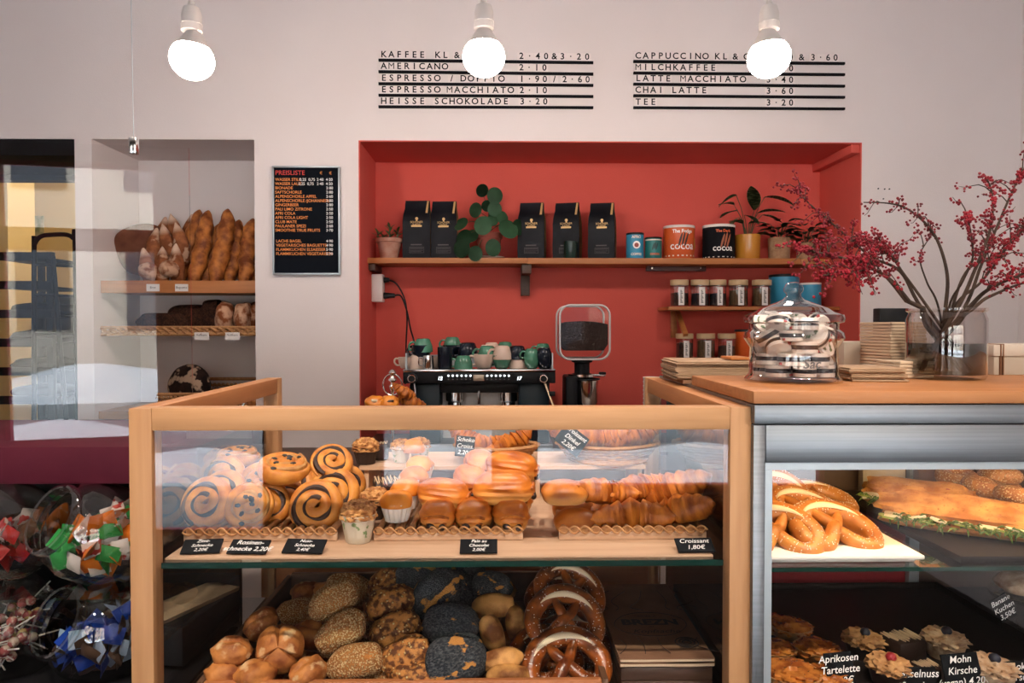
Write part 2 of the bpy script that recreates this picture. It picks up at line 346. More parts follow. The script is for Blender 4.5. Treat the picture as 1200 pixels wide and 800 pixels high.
def link(name, data, parent=None, loc=None, rot=None, sc=None):
    o = bpy.data.objects.new(name, data); COL.objects.link(o)
    if parent: o.parent = parent
    if loc is not None: o.location = loc
    if rot is not None: o.rotation_euler = rot
    if sc is not None: o.scale = (sc, sc, sc) if isinstance(sc, (int, float)) else sc
    return o
def tag(o, label, cat, group=None):
    o['label'] = label; o['category'] = cat
    if group: o['group'] = group
    return o
def thing(name, label, cat, loc=(0, 0, 0), rot=(0, 0, 0), group=None, sc=None):
    o = link(name, None, None, loc, rot, sc); o.empty_display_size = 0.02
    return tag(o, label, cat, group)
def part(name, g, m, parent, ang=40, label=None):
    o = link(name, g.mesh(name, m, ang) if isinstance(g, G) else g, parent)
    if label: o['label'] = label
    if name in ('lettering', 'letter_tiles', 'print'): o['kind'] = 'stuff'
    return o
def struct(name, g, m, parent=None, ang=30):
    o = link(name, g.mesh(name, m, ang), parent)
    if not parent: o['kind'] = 'structure'
    return o
def stuff(name, g, m, parent=None, label=None, cat=None):
    o = link(name, g.mesh(name, m), parent); o['kind'] = 'stuff'
    if not parent: tag(o, label, cat)
    return o
def single(name, g, m, label, cat, loc=(0, 0, 0), rot=(0, 0, 0), group=None, sc=None, ang=40):
    o = link(name, g.mesh(name, m, ang) if isinstance(g, G) else g, None, loc, rot, sc)
    return tag(o, label, cat, group)
def inst(proto, name, label, cat, loc, rot=(0, 0, 0), group=None, sc=None):
    """proto: list of (part name, mesh, [(sub name, mesh)...]); shares mesh data"""
    if len(proto) == 1 and not proto[0][2]:
        return single(name, proto[0][1], None, label, cat, loc, rot, group, sc)
    t = thing(name, label, cat, loc, rot, group, sc)
    for (pn, me, subs) in proto:
        p = link(pn, me, t)
        if pn in ('salt', 'salt_grains', 'seeds'): p['kind'] = 'stuff'
        for (sn, sm) in subs:
            q = link(sn, sm, p)
    return t

# text ------------------------------------------------------------------
_gl = {}
def glyphs(txt, size=1.0, align='LEFT', shear=0.0, extrude=0.0, spacing=1.0, bold=0.0):
    key = (txt, size, align, shear, extrude, spacing, bold)
    if key in _gl: return _gl[key]
    cu = bpy.data.curves.new('text', 'FONT'); cu.body = txt; cu.size = size; cu.align_x = align; cu.shear = shear
    cu.extrude = extrude; cu.space_character = spacing; cu.offset = bold; cu.resolution_u = 3
    ob = bpy.data.objects.new('text', cu); COL.objects.link(ob)
    dg = bpy.context.evaluated_depsgraph_get()
    me = bpy.data.meshes.new_from_object(ob.evaluated_get(dg))
    bpy.data.objects.remove(ob); bpy.data.curves.remove(cu)
    _gl[key] = me
    return me
FACE = Matrix.Rotation(R(90), 4, 'X')        # text plane XY -> XZ, readable from -Y
def write(g, txt, pos, size, rot=None, **k):
    """add text to builder g; pos = world/local point of the text's origin, facing -Y"""
    m = Matrix.Translation(Vector(pos)) @ (Euler(rot).to_matrix().to_4x4() if rot else Matrix()) @ FACE
    return g.add(glyphs(txt, size, **k), m)
def wrap(g, txt, rad, z, size, a0=0.0, **k):
    """text wrapped on an upright cylinder of radius rad, centred at angle a0 from -Y"""
    me = glyphs(txt, size, align='CENTER', **k)
    n0 = len(g.bm.verts); g.bm.from_mesh(me); g.bm.verts.ensure_lookup_table()
    for v in g.bm.verts[n0:]:
        a = v.co.x/rad + a0; zz = v.co.y+z; rr = rad+0.0004+v.co.z
        v.co = Vector((math.sin(a)*rr, -math.cos(a)*rr, zz))
    return g
def curved(g, rad, a0, a1, z0, z1, n=10):
    """a patch on an upright cylinder (label)"""
    A = [[g.bm.verts.new((math.sin(a0+(a1-a0)*i/n)*rad, -math.cos(a0+(a1-a0)*i/n)*rad, z)) for i in range(n+1)] for z in (z0, z1)]
    for i in range(n): g.bm.faces.new((A[0][i], A[0][i+1], A[1][i+1], A[1][i]))
    return g
def catmull(pts, n=6, closed=False):
    pts = [Vector(p) for p in pts]; out = []; N = len(pts)
    for i in range(N if closed else N-1):
        p0 = pts[i-1] if (i > 0 or closed) else pts[0]; p1 = pts[i]; p2 = pts[(i+1) % N]
        p3 = pts[(i+2) % N] if (i+2 < N or closed) else pts[-1]
        for k in range(n):
            t = k/n
            out.append(0.5*((2*p1)+(-p0+p2)*t+(2*p0-5*p1+4*p2-p3)*t*t+(-p0+3*p1-3*p2+p3)*t*t*t))
    if not closed: out.append(pts[-1])
    return out
rnd = random.Random(7)
U = rnd.uniform

# ------------------------------------------------------------------ the room
YW, YB = 3.6, 4.06                           # wall face, niche back
XL, XR, HC = -3.3, PX(1193, YW), 3.6
TOPZ = PZ(165, YW)
xd = PX(90, YW); xb0, xb1 = PX(110, YW), PX(299.5, YW); xr0, xr1 = PX(421, YW), PX(1008, YW)
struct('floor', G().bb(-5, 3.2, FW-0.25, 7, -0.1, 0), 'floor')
struct('ceiling', G().bb(XL-0.2, XR+0.3, FW-0.25, YB, HC, HC+0.1), 'ceil')
g = G()
g.bb(XL, XR+0.2, YW, YB, TOPZ, HC)
g.bb(xd, xb0, YW, YB, 0, TOPZ); g.bb(xb1, xr0, YW, YB, 0, TOPZ); g.bb(xr1, XR+0.2, YW, YB, 0, TOPZ)
g.bb(xb0, xb1, YW, YB, 0, 0.86); g.bb(xr0, xr1, YW, YB, 0, 0.86); g.bb(xb0, xb1, YB, YB+0.06, 0.86, TOPZ)
struct('wall_back', g, 'wall')
g = G()
g.bb(xr0, xr1, YB, YB+0.06, 0.86, TOPZ); g.bb(xr0, xr0+0.006, YW+0.002, YB, 0.88, TOPZ-0.006); g.bb(xr1-0.006, xr1, YW+0.002, YB, 0.88, TOPZ-0.006)
g.bb(xr0, xr1, YW+0.002, YB, TOPZ-0.006, TOPZ)
struct('wall_red_niche', g, 'red')
struct('trim_1', G().bb(xr1-0.05, xr1-0.006, YW+0.01, YB, TOPZ-0.05, TOPZ-0.006, 0.004), 'red')
struct('wall_left', G().bb(XL-0.2, XL, FW-0.25, YB, 0, HC), 'wall')
struct('wall_right', G().bb(XR, XR+0.2, FW-0.25, YW, 0, HC), 'wall')
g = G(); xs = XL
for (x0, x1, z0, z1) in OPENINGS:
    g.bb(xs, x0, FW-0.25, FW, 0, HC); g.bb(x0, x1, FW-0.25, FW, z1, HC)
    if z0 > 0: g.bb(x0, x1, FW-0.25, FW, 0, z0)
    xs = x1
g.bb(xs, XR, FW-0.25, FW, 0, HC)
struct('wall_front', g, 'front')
for i, (x0, x1, z0, z1) in enumerate(OPENINGS):
    nm = 'door_1' if i == 0 else 'window_%d' % i
    g = G(); t = 0.035
    for (a, b, c, d) in ((x0, x0+t, z0, z1), (x1-t, x1, z0, z1), (x0, x1, z0, z0+t*1.3), (x0, x1, z1-t, z1), (x0, x1, z1-0.66, z1-0.66+(0.17 if i == 0 else 0.05))):
        g.bb(a, b, FW-0.16, FW-0.10, c, d)
    fr = struct(nm, g, 'pinkframe')
    part('window_pane', G().bb(x0+t, x1-t, FW-0.133, FW-0.127, z0+t, z1-t), 'pane', fr)
# bakery room behind the opening on the left
g = G(); g.bb(-5, xb0, 6.4, 6.5, 0, 3.2); g.bb(-5.1, -5, YB, 6.5, 0, 3.2); g.bb(xb0-0.1, xb0, YB+0.061, 6.4, 0, 3.2); g.bb(-5.1, XL, YB-0.06, YB, 0, 3.3)
struct('wall_bakery_room', g, 'cream')
struct('ceiling_bakery_room', G().bb(-5.1, xb0, YB, 6.5, 3.2, 3.3), 'cream')
struct('trim_2', G().bb(XL+0.001, xd-0.001, YW+0.004, YB-0.002, PZ(184, YW), TOPZ-0.001), 'blackm')
struct('trim_3', G().bb(XL+0.001, xd-0.001, YB+0.02, YB+0.10, PZ(212, YB), TOPZ+0.3), mat('dark_blue_grey_beam', (0.02, 0.026, 0.036), 0.7))
l = bpy.data.lights.new('added_room_lamp', 'POINT'); l.energy = 9; l.color = (1.0, 0.86, 0.62); l.shadow_soft_size = 0.12  # unseen lamp, added to light the back room
o = link('added_room_lamp', l, None, (-2.55, 5.2, 2.95))

# street outside the front windows
g = G(); g.bb(-30, 30, FW-2.4, FW-0.25, -0.25, -0.12); struct('pavement', g, 'pave')
g = G(); g.bb(-30, 30, FW-12, FW-2.4, -0.27, -0.16); struct('street', g, 'road')
def snowbank(y0, y1, h, lab, seed):
    g = G(); nx, ny = 110, 7; V = []
    for i in range(nx+1):
        r = []
        for j in range(ny+1):
            x = -20+40*i/nx; u = j/ny
            z = -0.2+(h*(0.65+0.6*noise.noise(Vector((x*0.9, seed, u*1.2))))+0.1)*math.sin(PI*u)**0.7
            r.append(g.bm.verts.new((x, y0+(y1-y0)*u, z)))
        V.append(r)
    for i in range(nx):
        for j in range(ny): g.bm.faces.new((V[i][j], V[i+1][j], V[i+1][j+1], V[i][j+1]))
    stuff('snow_bank', g, 'snow', None, lab, 'snow')
snowbank(FW-3.4, FW-2.2, 0.30, 'low white snow bank along the pavement outside the shop window', 1)
snowbank(FW-8.4, FW-6.4, 0.5, 'far white snow bank across the wet street outside', 5)
M['facade'] = mat('pale_facade', (0.62, 0.55, 0.45), 0.9); M['fwin'] = mat('facade_window', (0.05, 0.06, 0.08), 0.2)
for k, (bx, bw, c) in enumerate([(-14, 9, (0.60, 0.55, 0.48)), (-5, 8, (0.66, 0.60, 0.50)), (3, 9, (0.55, 0.42, 0.32)), (12, 9, (0.6, 0.57, 0.53))]):
    t = thing('town_house', ['pale grey town house across the snowy street', 'cream town house facing the shop', 'tan town house across the street', 'off white town house farthest along street'][k], 'building', (bx, FW-11.5, 0))
    part('facade', G().bb(0, bw, -3, 0, -0.2, 9), mat('facade_paint', c, 0.9), t)
    wm = G().bb(-0.5, 0.5, 0, 0.06, -0.85, 0.85).mesh('window', 'fwin')
    for zf in (1.6, 4.6, 7.4):
        for i in range(4):
            link('window', wm, t, (bw*(i+0.5)/4, 0, zf))

# ------------------------------------------------------------------ oak display case
YF, YR = 1.445, 2.31
cx0, cx1 = P(152, 640, YF).x, P(881, 640, YF).x
ctz = PZ(477.5, YF); PT = S(26.5, YF)
CZB = 0.66
case = thing('display_case', 'oak framed glass bakery display case full of pastries in front of the red niche', 'display case', ((cx0+cx1)/2, (YF+YR)/2, 0))
off = Vector(case.location)
def cpart(name, g, m, lab=None, ang=40):
    bmesh.ops.translate(g.bm, vec=-off, verts=g.bm.verts); return part(name, g, m, case, ang, lab)
for (x0, y0) in ((cx0, YF), (cx1-PT, YF), (cx0, YR-PT), (cx1-PT, YR-PT)):
    cpart('post', G().bb(x0, x0+PT, y0, y0+PT, 0.02, ctz, 0.002), 'oakz')
cpart('rail', G().bb(cx0+PT, cx1-PT, YF+0.0005, YF+PT, ctz-PT, ctz, 0.002), 'oakx')
cpart('rail', G().bb(cx0+PT, cx1-PT, YR-PT*0.5, YR-0.0005, CZB-0.02, CZB+0.02, 0.002), 'oakx')
for x0 in (cx0+0.0005, cx1-PT+0.0005): cpart('rail', G().bb(x0, x0+PT-0.001, YF+PT, YR-PT, ctz-PT, ctz, 0.002), 'oaky')
cpart('rail', G().bb(cx0+PT, cx1-PT, YF+0.0005, YF+PT, CZB-0.06, CZB-0.01, 0.002), 'oakx')
cpart('base_panel', G().bb(cx0+PT, cx1-PT, YF+0.01, YF+0.03, 0.02, CZB-0.06), 'oakx')
cpart('floor_board', G().bb(cx0+0.01, cx1-0.01, YF+0.03, YR-0.03, CZB-0.012, CZB), 'darkw')
for x0 in (cx0+0.012, cx1-0.03): cpart('side_panel', G().bb(x0, x0+0.018, YF+PT, YR-PT, 0.02, CZB), 'oaky')
cpart('front_glass', G().bb(cx0+PT+0.001, cx1-PT-0.001, YF+0.008, YF+0.014, CZB-0.01, ctz-PT), 'pane')
for x0 in (cx0+0.02, cx1-0.026): cpart('side_glass', G().bb(x0, x0+0.006, YF+PT, YR-PT, CZB, ctz-PT), 'pane')
SHZ = PZ(656.5, 1.475)                       # upper shelf surface
cpart('shelf_glass', G().bb(cx0+PT+0.004, cx1-PT-0.004, 1.475, 2.22, SHZ-0.012, SHZ-0.0005), 'pane_shelf')
cpart('shelf_edge', G().bb(cx0+PT+0.004, cx1-PT-0.004, 1.472, 1.475, SHZ-0.012, SHZ-0.0005), 'glassedge', 'dark green polished glass edge')
cpart('shelf_board', G().bb(cx0+PT+0.004, cx1-PT-0.02, 1.49, 2.22, SHZ, SHZ+0.004), 'board')
cpart('back_panel', G().bb(PX(306, 2.26), cx1-PT, 2.245, 2.26, CZB, SHZ-0.014), 'backw')
cpart('shelf_support', G().bb(PX(311, 2.22), PX(311, 2.22)+0.02, 2.225, 2.243, CZB, SHZ-0.014), 'oakz')
RZ = PZ(541, 2.05)
SB = SHZ+0.004
cpart('step_shelf', G().bb(PX(425, 2.05), cx1-PT-0.06, 1.99, 2.22, RZ-0.010, RZ), 'board')
for xx in (PX(430, 2.05), 0.1, cx1-PT-0.08): cpart('step_support', G().bb(xx, xx+0.012, 2.0, 2.2, SB, RZ-0.010), 'board')

# ------------------------------------------------------------------ steel refrigerated counter
FY = 1.43
fx0 = P(882.5, 600, FY).x; fx1 = 1.95
fr = thing('refrigerated_counter', 'brushed steel refrigerated counter with sandwiches behind glass', 'refrigerator', ((fx0+fx1)/2, 1.85, 0))
off2 = Vector(fr.location)
def fpart(name, g, m, lab=None):
    bmesh.ops.translate(g.bm, vec=-off2, verts=g.bm.verts); return part(name, g, m, fr, 40, lab)
FT = PZ(474.5, FY)
z1, z2, z3 = PZ(498, FY), PZ(543, FY), PZ(552, FY)
xa, xbx = P(897, 600, FY).x, P(905.5, 600, FY).x
fpart('upper_fascia', G().bb(fx0, fx1, FY-0.004, FY+0.05, z1+0.0012, FT, 0.002), 'steel')
fpart('lower_fascia', G().bb(xa, fx1, FY, FY+0.05, z2, z1-0.001, 0.001), 'steel')
fpart('corner_post', G().bb(fx0, xa-0.001, FY, FY+0.05, 0.03, z1-0.001, 0.001), 'steel')
fpart('window_frame', G().bb(xa, fx1, FY+0.003, FY+0.03, z3, z2-0.0008), 'alu')
fpart('window_frame', G().bb(xa, xbx, FY+0.003, FY+0.03, 0.55, z3-0.0005), 'alu')
fpart('front_glass', G().bb(xbx, fx1, FY+0.010, FY+0.016, 0.55, z3), 'pane')
fpart('roof_panel', G().bb(fx0, fx1, FY+0.05, 2.28, FT-0.05, FT), 'steel')
fpart('side_panel', G().bb(fx0+0.004, fx0+0.02, FY+0.05, 2.2, 0.05, FT-0.05), 'tray_d')
FSZ = PZ(667, FY+0.03)
fpart('shelf_glass', G().bb(fx0+0.02, fx1, FY+0.03, 2.12, FSZ-0.008, FSZ), 'pane_shelf')
fpart('shelf_edge', G().bb(fx0+0.02, fx1, FY+0.028, FY+0.03, FSZ-0.008, FSZ), 'glassedge', 'dark green polished glass edge')
xs_ = PX(1064, 2.14)
fpart('back_door', G().bb(fx0+0.02, xs_, 2.14, 2.16, 0.5, FSZ-0.02), 'dredpanel', 'red lower back door')
fpart('back_post', G().bb(xs_, xs_+0.03, 2.12, 2.16, 0.5, FT-0.05), 'alu')
fpart('back_door', G().bb(xs_+0.03, fx1, 2.14, 2.16, 0.5, FT-0.05), mat('brown_back_door', (0.07, 0.04, 0.028), 0.4), 'dark brown sliding back door')
fpart('back_door', G().bb(fx0+0.02, xs_, 2.14, 2.16, FSZ-0.02, FT-0.05), mat('dim_back_door', (0.10, 0.06, 0.04), 0.5), 'brown upper back door')
fpart('base_panel', G().bb(fx0, fx1, FY+0.01, 2.2, 0.05, 0.55), 'steel')
lm = fpart('light_tube', G().cyl((xbx+0.01, FY+0.075, FT-0.075), 0.012, fx1-xbx-0.04, 12, (0, R(90), 0)), mat('lit_tube', (1, 0.9, 0.7), emis=(1.0, 0.66, 0.32), es=20))
TZ = PZ(458.5, 1.42)
slab = single('wooden_countertop', G().bb(PX(882.5, 1.42), fx1, 1.415, 1.875, PZ(473.5, 1.42), TZ, 0.0025), 'top', 'thick oiled wooden countertop on the steel refrigerated counter', 'countertop')
rear = single('rear_shelf_board', G().bb(PX(905, 1.9), fx1, 1.878, 2.25, FT+0.001, TZ-0.004, 0.002), 'top', 'wooden board behind the countertop holding boxes', 'board')

# ------------------------------------------------------------------ back counter
bc = thing('back_counter', 'low worktop along the back wall under the espresso machine', 'counter', (0.6, 3.3, 0))
single('niche_worktop', G().bb(xr0+0.008, xr1-0.008, YW+0.001, YB-0.002, 0.8605, 0.90), 'darkw', 'worktop inside the red niche behind the espresso machine', 'worktop')
g = G(); g.bb(xb1-0.05, XR-0.005, 3.0, YW-0.001, 0.86, 0.90)
bmesh.ops.translate(g.bm, vec=-Vector(bc.location), verts=g.bm.verts); part('worktop', g, 'darkw', bc)
for i in range(5):
    a = xb1-0.03+(XR-xb1+0.01)*i/5; b = xb1-0.03+(XR-xb1+0.01)*(i+1)/5
    g = G().bb(a+0.003, b-0.003, 3.04, 3.06, 0.1, 0.858); bmesh.ops.translate(g.bm, vec=-Vector(bc.location), verts=g.bm.verts); part('door', g, 'white', bc)
    g = G().bb(a+0.004, b-0.004, 3.06, YW-0.002, 0.1, 0.858); bmesh.ops.translate(g.bm, vec=-Vector(bc.location), verts=g.bm.verts); part('body', g, 'white', bc)

# ------------------------------------------------------------------ maroon candy counter on the left, with hanging glass
MY = 1.78
mz = PZ(522, MY); mzb = PZ(565, MY)
mc = thing('candy_counter', 'maroon counter with open shelves of candy jars left of the display case', 'counter', (-1.5, 2.0, 0))
off3 = Vector(mc.location)
def mpart(name, g, m):
    bmesh.ops.translate(g.bm, vec=-off3, verts=g.bm.verts); return part(name, g, m, mc)
mpart('counter_top', G().bb(-2.6, cx0-0.004, MY, 2.3, mzb, mz, 0.003), 'maroon')
mpart('back_panel', G().bb(-2.6, cx0-0.004, 2.06, 2.08, 0.02, mzb-0.001), 'blackm')
mpart('side_panel', G().bb(-2.62, -2.6, MY, 2.3, 0.02, mz), 'maroon')
MS1, MS0 = PZ(688, 1.70), PZ(803, 1.70)
mpart('glass_shelf', G().bb(-2.6, cx0-0.006, 1.64, 2.05, MS1-0.006, MS1), 'pane_shelf')
mpart('lower_shelf', G().bb(-2.6, cx0-0.006, 1.64, 2.05, MS0-0.02, MS0), 'blackm')
mpart('plinth', G().bb(-2.6, cx0-0.006, 1.68, 2.05, 0.02, MS0-0.02), 'maroon')

GY = 1.885
gx1 = PX(225.5, GY); gx0 = -2.3
pt = PZ(177, GY); 
PANE_ROT = (R(1.3), 0, R(7.0))
gp = thing('hanging_glass_screen', 'tall clear glass screen hung on a wire above the maroon counter', 'glass screen', (gx1, GY, mz+0.001), PANE_ROT)
part('glass_pane', G().bb(gx0-gx1, 0, -0.004, 0.004, 0.002, pt-mz), 'pane', gp)
q = P(163, 175, GY)
part('clamp', G().bb(q.x-gx1-0.009, q.x-gx1+0.009, -0.012, 0.012, pt-mz-0.02, pt-mz+0.02, 0.002), 'chrome', gp)
part('hanging_wire', G().tube([(q.x-gx1, 0, pt-mz+0.02), (q.x-gx1, 0, HC-mz-0.03)], 0.0009, 6), 'alu', gp)

# ------------------------------------------------------------------ fixtures of the added spots that brighten the counter
for i, (x, y, tx, ty, tz) in enumerate(ADDED_SPOTS):
    t = thing('added_spotlight', 'white ceiling spotlight over the shop floor, %s' % ['leftmost', 'second from left', 'middle one', 'second from right', 'rightmost'][i], 'spotlight', (x, y, HC), group='ceiling spotlights')
    part('mount', G().cyl((0, 0, -0.03), 0.05, 0.029, 20).cyl((0, 0, -0.13), 0.012, 0.10, 12), 'ceramic', t)
    d = Vector((tx-x, ty-y, tz-3.38)).normalized(); q = d.to_track_quat('-Z', 'Y').to_euler()
    hd = part('lamp_head', G().lathe([(0.048, 0.0), (0.05, 0.0), (0.05, 0.09), (0.03, 0.11), (0, 0.11)], n=24), 'ceramic', t); hd.location = (0, 0, -0.21); hd.rotation_euler = q

# ------------------------------------------------------------------ pendant bulbs
def pendant(px, py, Y, tilt, lab):
    c = P(px, py, Y); r = S(24.5, Y)
    t = thing('pendant_lamp', lab, 'lamp', (c.x, c.y, c.z), (0, 0, 0), 'bare bulb pendants over the counter')
    zs = S(31, Y)                       # socket bottom above the globe centre
    hs = S(31, Y)
    part('cord', G().tube([(0, 0, zs+hs), (0.001, 0, zs+hs+0.2), (0, 0, HC-c.z)], 0.0035, 8), 'white', t)
    w = S(11.5, Y)
    so = part('socket', G().lathe([(0, zs), (w*0.8, zs), (w, zs+0.004), (w*1.02, zs+hs*0.3), (w*0.98, zs+hs*0.34), (w*0.98, zs+hs*0.62), (w*0.8, zs+hs*0.9), (w*0.35, zs+hs), (w*0.3, zs+hs+0.012), (0, zs+hs+0.012)], n=28), 'ceramic', t)
    part('socket_ring', G().lathe([(w*1.0, zs+hs*0.28), (w*1.045, zs+hs*0.29), (w*1.045, zs+hs*0.31), (w*1.0, zs+hs*0.32)], n=28), 'ceramic', so)
    g = G(); k = 8
    prof = [(0, -r*0.92)]+[(r*math.cos(a)*1.0, r*math.sin(a)*0.92) for a in [R(-90+130*i/14) for i in range(1, 15)]]
    zt = prof[-1][1]; rt = prof[-1][0]
    g.lathe(prof, n=32)
    b = part('bulb_globe', g, 'bulb', t); b.rotation_euler = (0, tilt, 0)
    nk = part('bulb_neck', G().lathe([(rt, zt), (rt*0.9, zt+r*0.12), (w*0.82, zs-0.004), (w*0.7, zs+0.004)], n=32), 'ceramic', t)
    nk.rotation_euler = (0, tilt*0.5, 0)
pendant(225, 70, 2.5, R(10), 'lit bare bulb pendant above the bread niche, leftmost of three')
pendant(567, 67, 2.5, R(0), 'lit bare bulb pendant in front of the coffee price rails')
pendant(901, 68, 2.5, R(-8), 'lit bare bulb pendant in front of the cappuccino price rails')

# ------------------------------------------------------------------ menu rails
def menu(lab, x0, x1, ly, ry, rows):
    a = P(x0, ly[0], YW); t = thing('menu_board', lab, 'menu', (a.x, YW, PZ(ly[-1]+2, YW)))
    o = Vector(t.location)
    for i, segs in enumerate(rows):
        p0, p1 = P(x0, ly[i]+0.6, YW)-o, P(x1, ry[i]+0.6, YW)-o
        h = S(2.6, YW)/2
        g = G().poly([(p0.x, -0.014, p0.z-h), (p1.x, -0.014, p1.z-h), (p1.x, -0.014, p1.z+h), (p0.x, -0.014, p0.z+h)], (0, 0.014, 0))
        part('rail', g, 'ink', t, label='thin black letter rail')
        g = G(); tg = G(); sl = (ry[i]-ly[i])/(x1-x0)
        for (sx, txt, pitch) in segs:
            for k, ch in enumerate(txt):
                cxp = sx+k*pitch; yb = ly[i]-0.8+sl*(cxp-x0)
                q = P(cxp, yb-2.3, YW)-o
                if ch == ' ': continue
                write(g, ch, (q.x, -0.0085, q.z-0.001), S(10.2, YW), align='CENTER', bold=0.0 if ch == 'M' else 0.0008)
                q2 = P(cxp, yb-4.6, YW)-o
                tg.bb(q2.x-S(pitch*0.49, YW), q2.x+S(pitch*0.49, YW), -0.008, -0.006, q2.z-S(4.6, YW), q2.z+S(4.6, YW))
        part('letter_tiles', tg, 'tile', t, label='pale translucent letter tiles')['kind'] = 'stuff'
        part('lettering', g, 'ink', t)
M['tile'] = mat('letter_tile', (0.80, 0.72, 0.70), 0.35)
b = 8.95
menu('black letter rails listing coffee and espresso prices on the white wall', 444, 695, [70.5, 84, 98, 111.5, 125], [73.5, 86.8, 100, 113, 126], [
    [(450, 'KAFFEE', b), (513, 'KL', b), (535.5, '&', b), (547, 'G', b), (611, '2·40&3·20', 9.6)],
    [(450, 'AMERICANO', b), (611, '2·10', b)],
    [(450, 'ESPRESSO', b), (529.5, '/', b), (543, 'DOPPIO', b), (611.5, '1·90', b), (649.5, '/', b), (661.5, '2·60', b)],
    [(450, 'ESPRESSO', b), (527, 'MACCHIATO', b), (611.5, '2·10', b)],
    [(450, 'HEISSE', b), (512, 'SCHOKOLADE', b), (612, '3·20', b)]])
b = 8.75
menu('black letter rails listing cappuccino, latte and tea prices on the white wall', 742, 989, [72, 85.5, 98.5, 112, 126], [74.5, 87.5, 101, 114, 127.5], [
    [(747.5, 'CAPPUCCINO', b), (840, 'KL', b), (861, '&', b), (874, 'G', b), (899.5, '3·20', b), (938.5, '&', b), (952, '3·60', b)],
    [(747.5, 'MILCHKAFFEE', b), (900, '3·40', b)],
    [(747.5, 'LATTE', b), (800, 'MACCHIATO', b), (900, '3·40', b)],
    [(747.5, 'CHAI', b), (789.5, 'LATTE', b), (900, '3·60', b)],
    [(747.5, 'TEE', b), (900, '3·20', b)]])
# ------------------------------------------------------------------ black price list
a, c = P(321, 322, YW), P(399, 195.5, YW)
t = thing('price_board', 'black framed drinks price list with orange and white lettering', 'sign', ((a.x+c.x)/2, YW, a.z))
o = Vector(t.location); wd, hg = c.x-a.x, c.z-a.z
part('panel', G().bb(-wd/2+0.004, wd/2-0.004, -0.014, 0, 0.004, hg-0.004), mat('black_felt', (0.004, 0.006, 0.010), 0.8, spec=0.1), t)
f = 0.008
for (x0, x1, z0, z1) in ((-wd/2, wd/2, 0, f), (-wd/2, wd/2, hg-f, hg), (-wd/2, -wd/2+f, f, hg-f), (wd/2-f, wd/2, f, hg-f)):
    part('frame', G().bb(x0, x1, -0.022, 0, z0, z1, 0.001), 'alu', t)
M['orange'] = mat('orange_letters', (0.80, 0.27, 0.06), 0.6); M['redl'] = mat('red_letters', (0.62, 0.04, 0.03), 0.6)
def line(m, items, size):
    g = G()
    for (px, py, txt) in items:
        q = P(px, py, YW)-o
        write(g, txt, (q.x, -0.0145, q.z), S(size, YW), bold=0.0002)
    part('lettering', g, m, t)
line('redl', [(323.5, 205.5, 'PREISLISTE')], 7.4)
names = ['WASSER STILL', 'WASSER LAUT', 'BIONADE', 'SAFTSCHORLE', 'ALPENSCHORLE APFEL', 'ALPENSCHORLE /JOHANNISB.', 'GINGERBEER', 'PALI LIMO ZITRONE', 'AFRI COLA', 'AFRI COLA LIGHT', 'CLUB MATE', 'PAULANER SPEZI', 'SMOOTHIE TRUE FRUITS']
pr = ['2·40  4·20', '2·40  4·20', '2·80', '2·80', '2·60', '2·80', '2·80', '2·50', '2·50', '2·50', '2·50', '2·60', '3·70']
L1 = [(323.5, 212.5+4.93*i, n_) for i, n_ in enumerate(names)]
L2 = [(324.5, 284.3+4.93*i, n_) for i, n_ in enumerate(['LACHS BAGEL', 'VEGETARISCHES BAGUETTE', 'FLAMMKUCHEN ELSAESSER', 'FLAMMKUCHEN VEGETARISCH'])]
line('orange', L1+L2+[(375.5, 205, '€'), (386.5, 205, '€')], 4.7)
W1 = [((383 if len(p_) < 6 else 372), 212.5+4.93*i, p_) for i, p_ in enumerate(pr)]+[(352, 212.5, '0,25  0,75'), (350.5, 217.4, '0,25  0,75')]
line('chalk', W1+[(383, 284.3+4.93*i, p_) for i, p_ in enumerate(['4·90', '4·90', '5·90', '5·90'])], 4.5)

# small holes left in the wall on the right
for (px, py) in ((1029, 221), (1036.5, 221.5), (1042, 221.5), (1035, 233)):
    q = P(px, py, YW)
    single('wall_plug', G().cyl((0, 0, 0), 0.0035, 0.004, 8, (R(90), 0, 0)), 'ink', 'tiny dark screw hole plug in the white wall above the branches', 'wall plug', (q.x, YW, q.z), group='old screw holes')

# ------------------------------------------------------------------ bread niche on the left
def plank(name, lab, px0, px1, py0, py1, Yf, Yb, m, cat='shelf'):
    x0, x1 = PX(px0, Yf), min(PX(px1, Yf), xb1-0.002); z1_, z0_ = PZ(py0, Yf), PZ(py1, Yf)
    return x0, x1, z0_, z1_
NY = 3.66
x0, x1 = xb0+0.002, xb1-0.002
za, zb = PZ(329, NY), PZ(343.5, NY)
t = thing('bread_shelf', 'knotty wooden shelf holding baguettes and pointed rolls in the white niche', 'shelf', ((x0+x1)/2, NY, zb))
part('front_board', G().bb(x0-t.location.x, x1-t.location.x, 0, 0.02, 0, za-zb, 0.002), M['shelfw'], t)
part('shelf_base', G().bb(x0-t.location.x, x1-t.location.x, 0.02, YB-NY-0.002, 0.004, 0.02), M['shelfw'], t)
for (px, tx) in ((179.5, 'Brot'), (213, 'Baguette')):
    q = P(px, 337, NY)-Vector(t.location)
    c_ = part('price_tag', G().bb(q.x-0.032, q.x+0.032, -0.003, -0.0005, q.z-0.018, q.z+0.018), 'paper', t, label='small white price tag')
    part('lettering', write(G(), tx, (q.x, -0.0035, q.z-0.004), 0.016, align='CENTER'), 'ink', c_)
shelf_top = zb+0.02
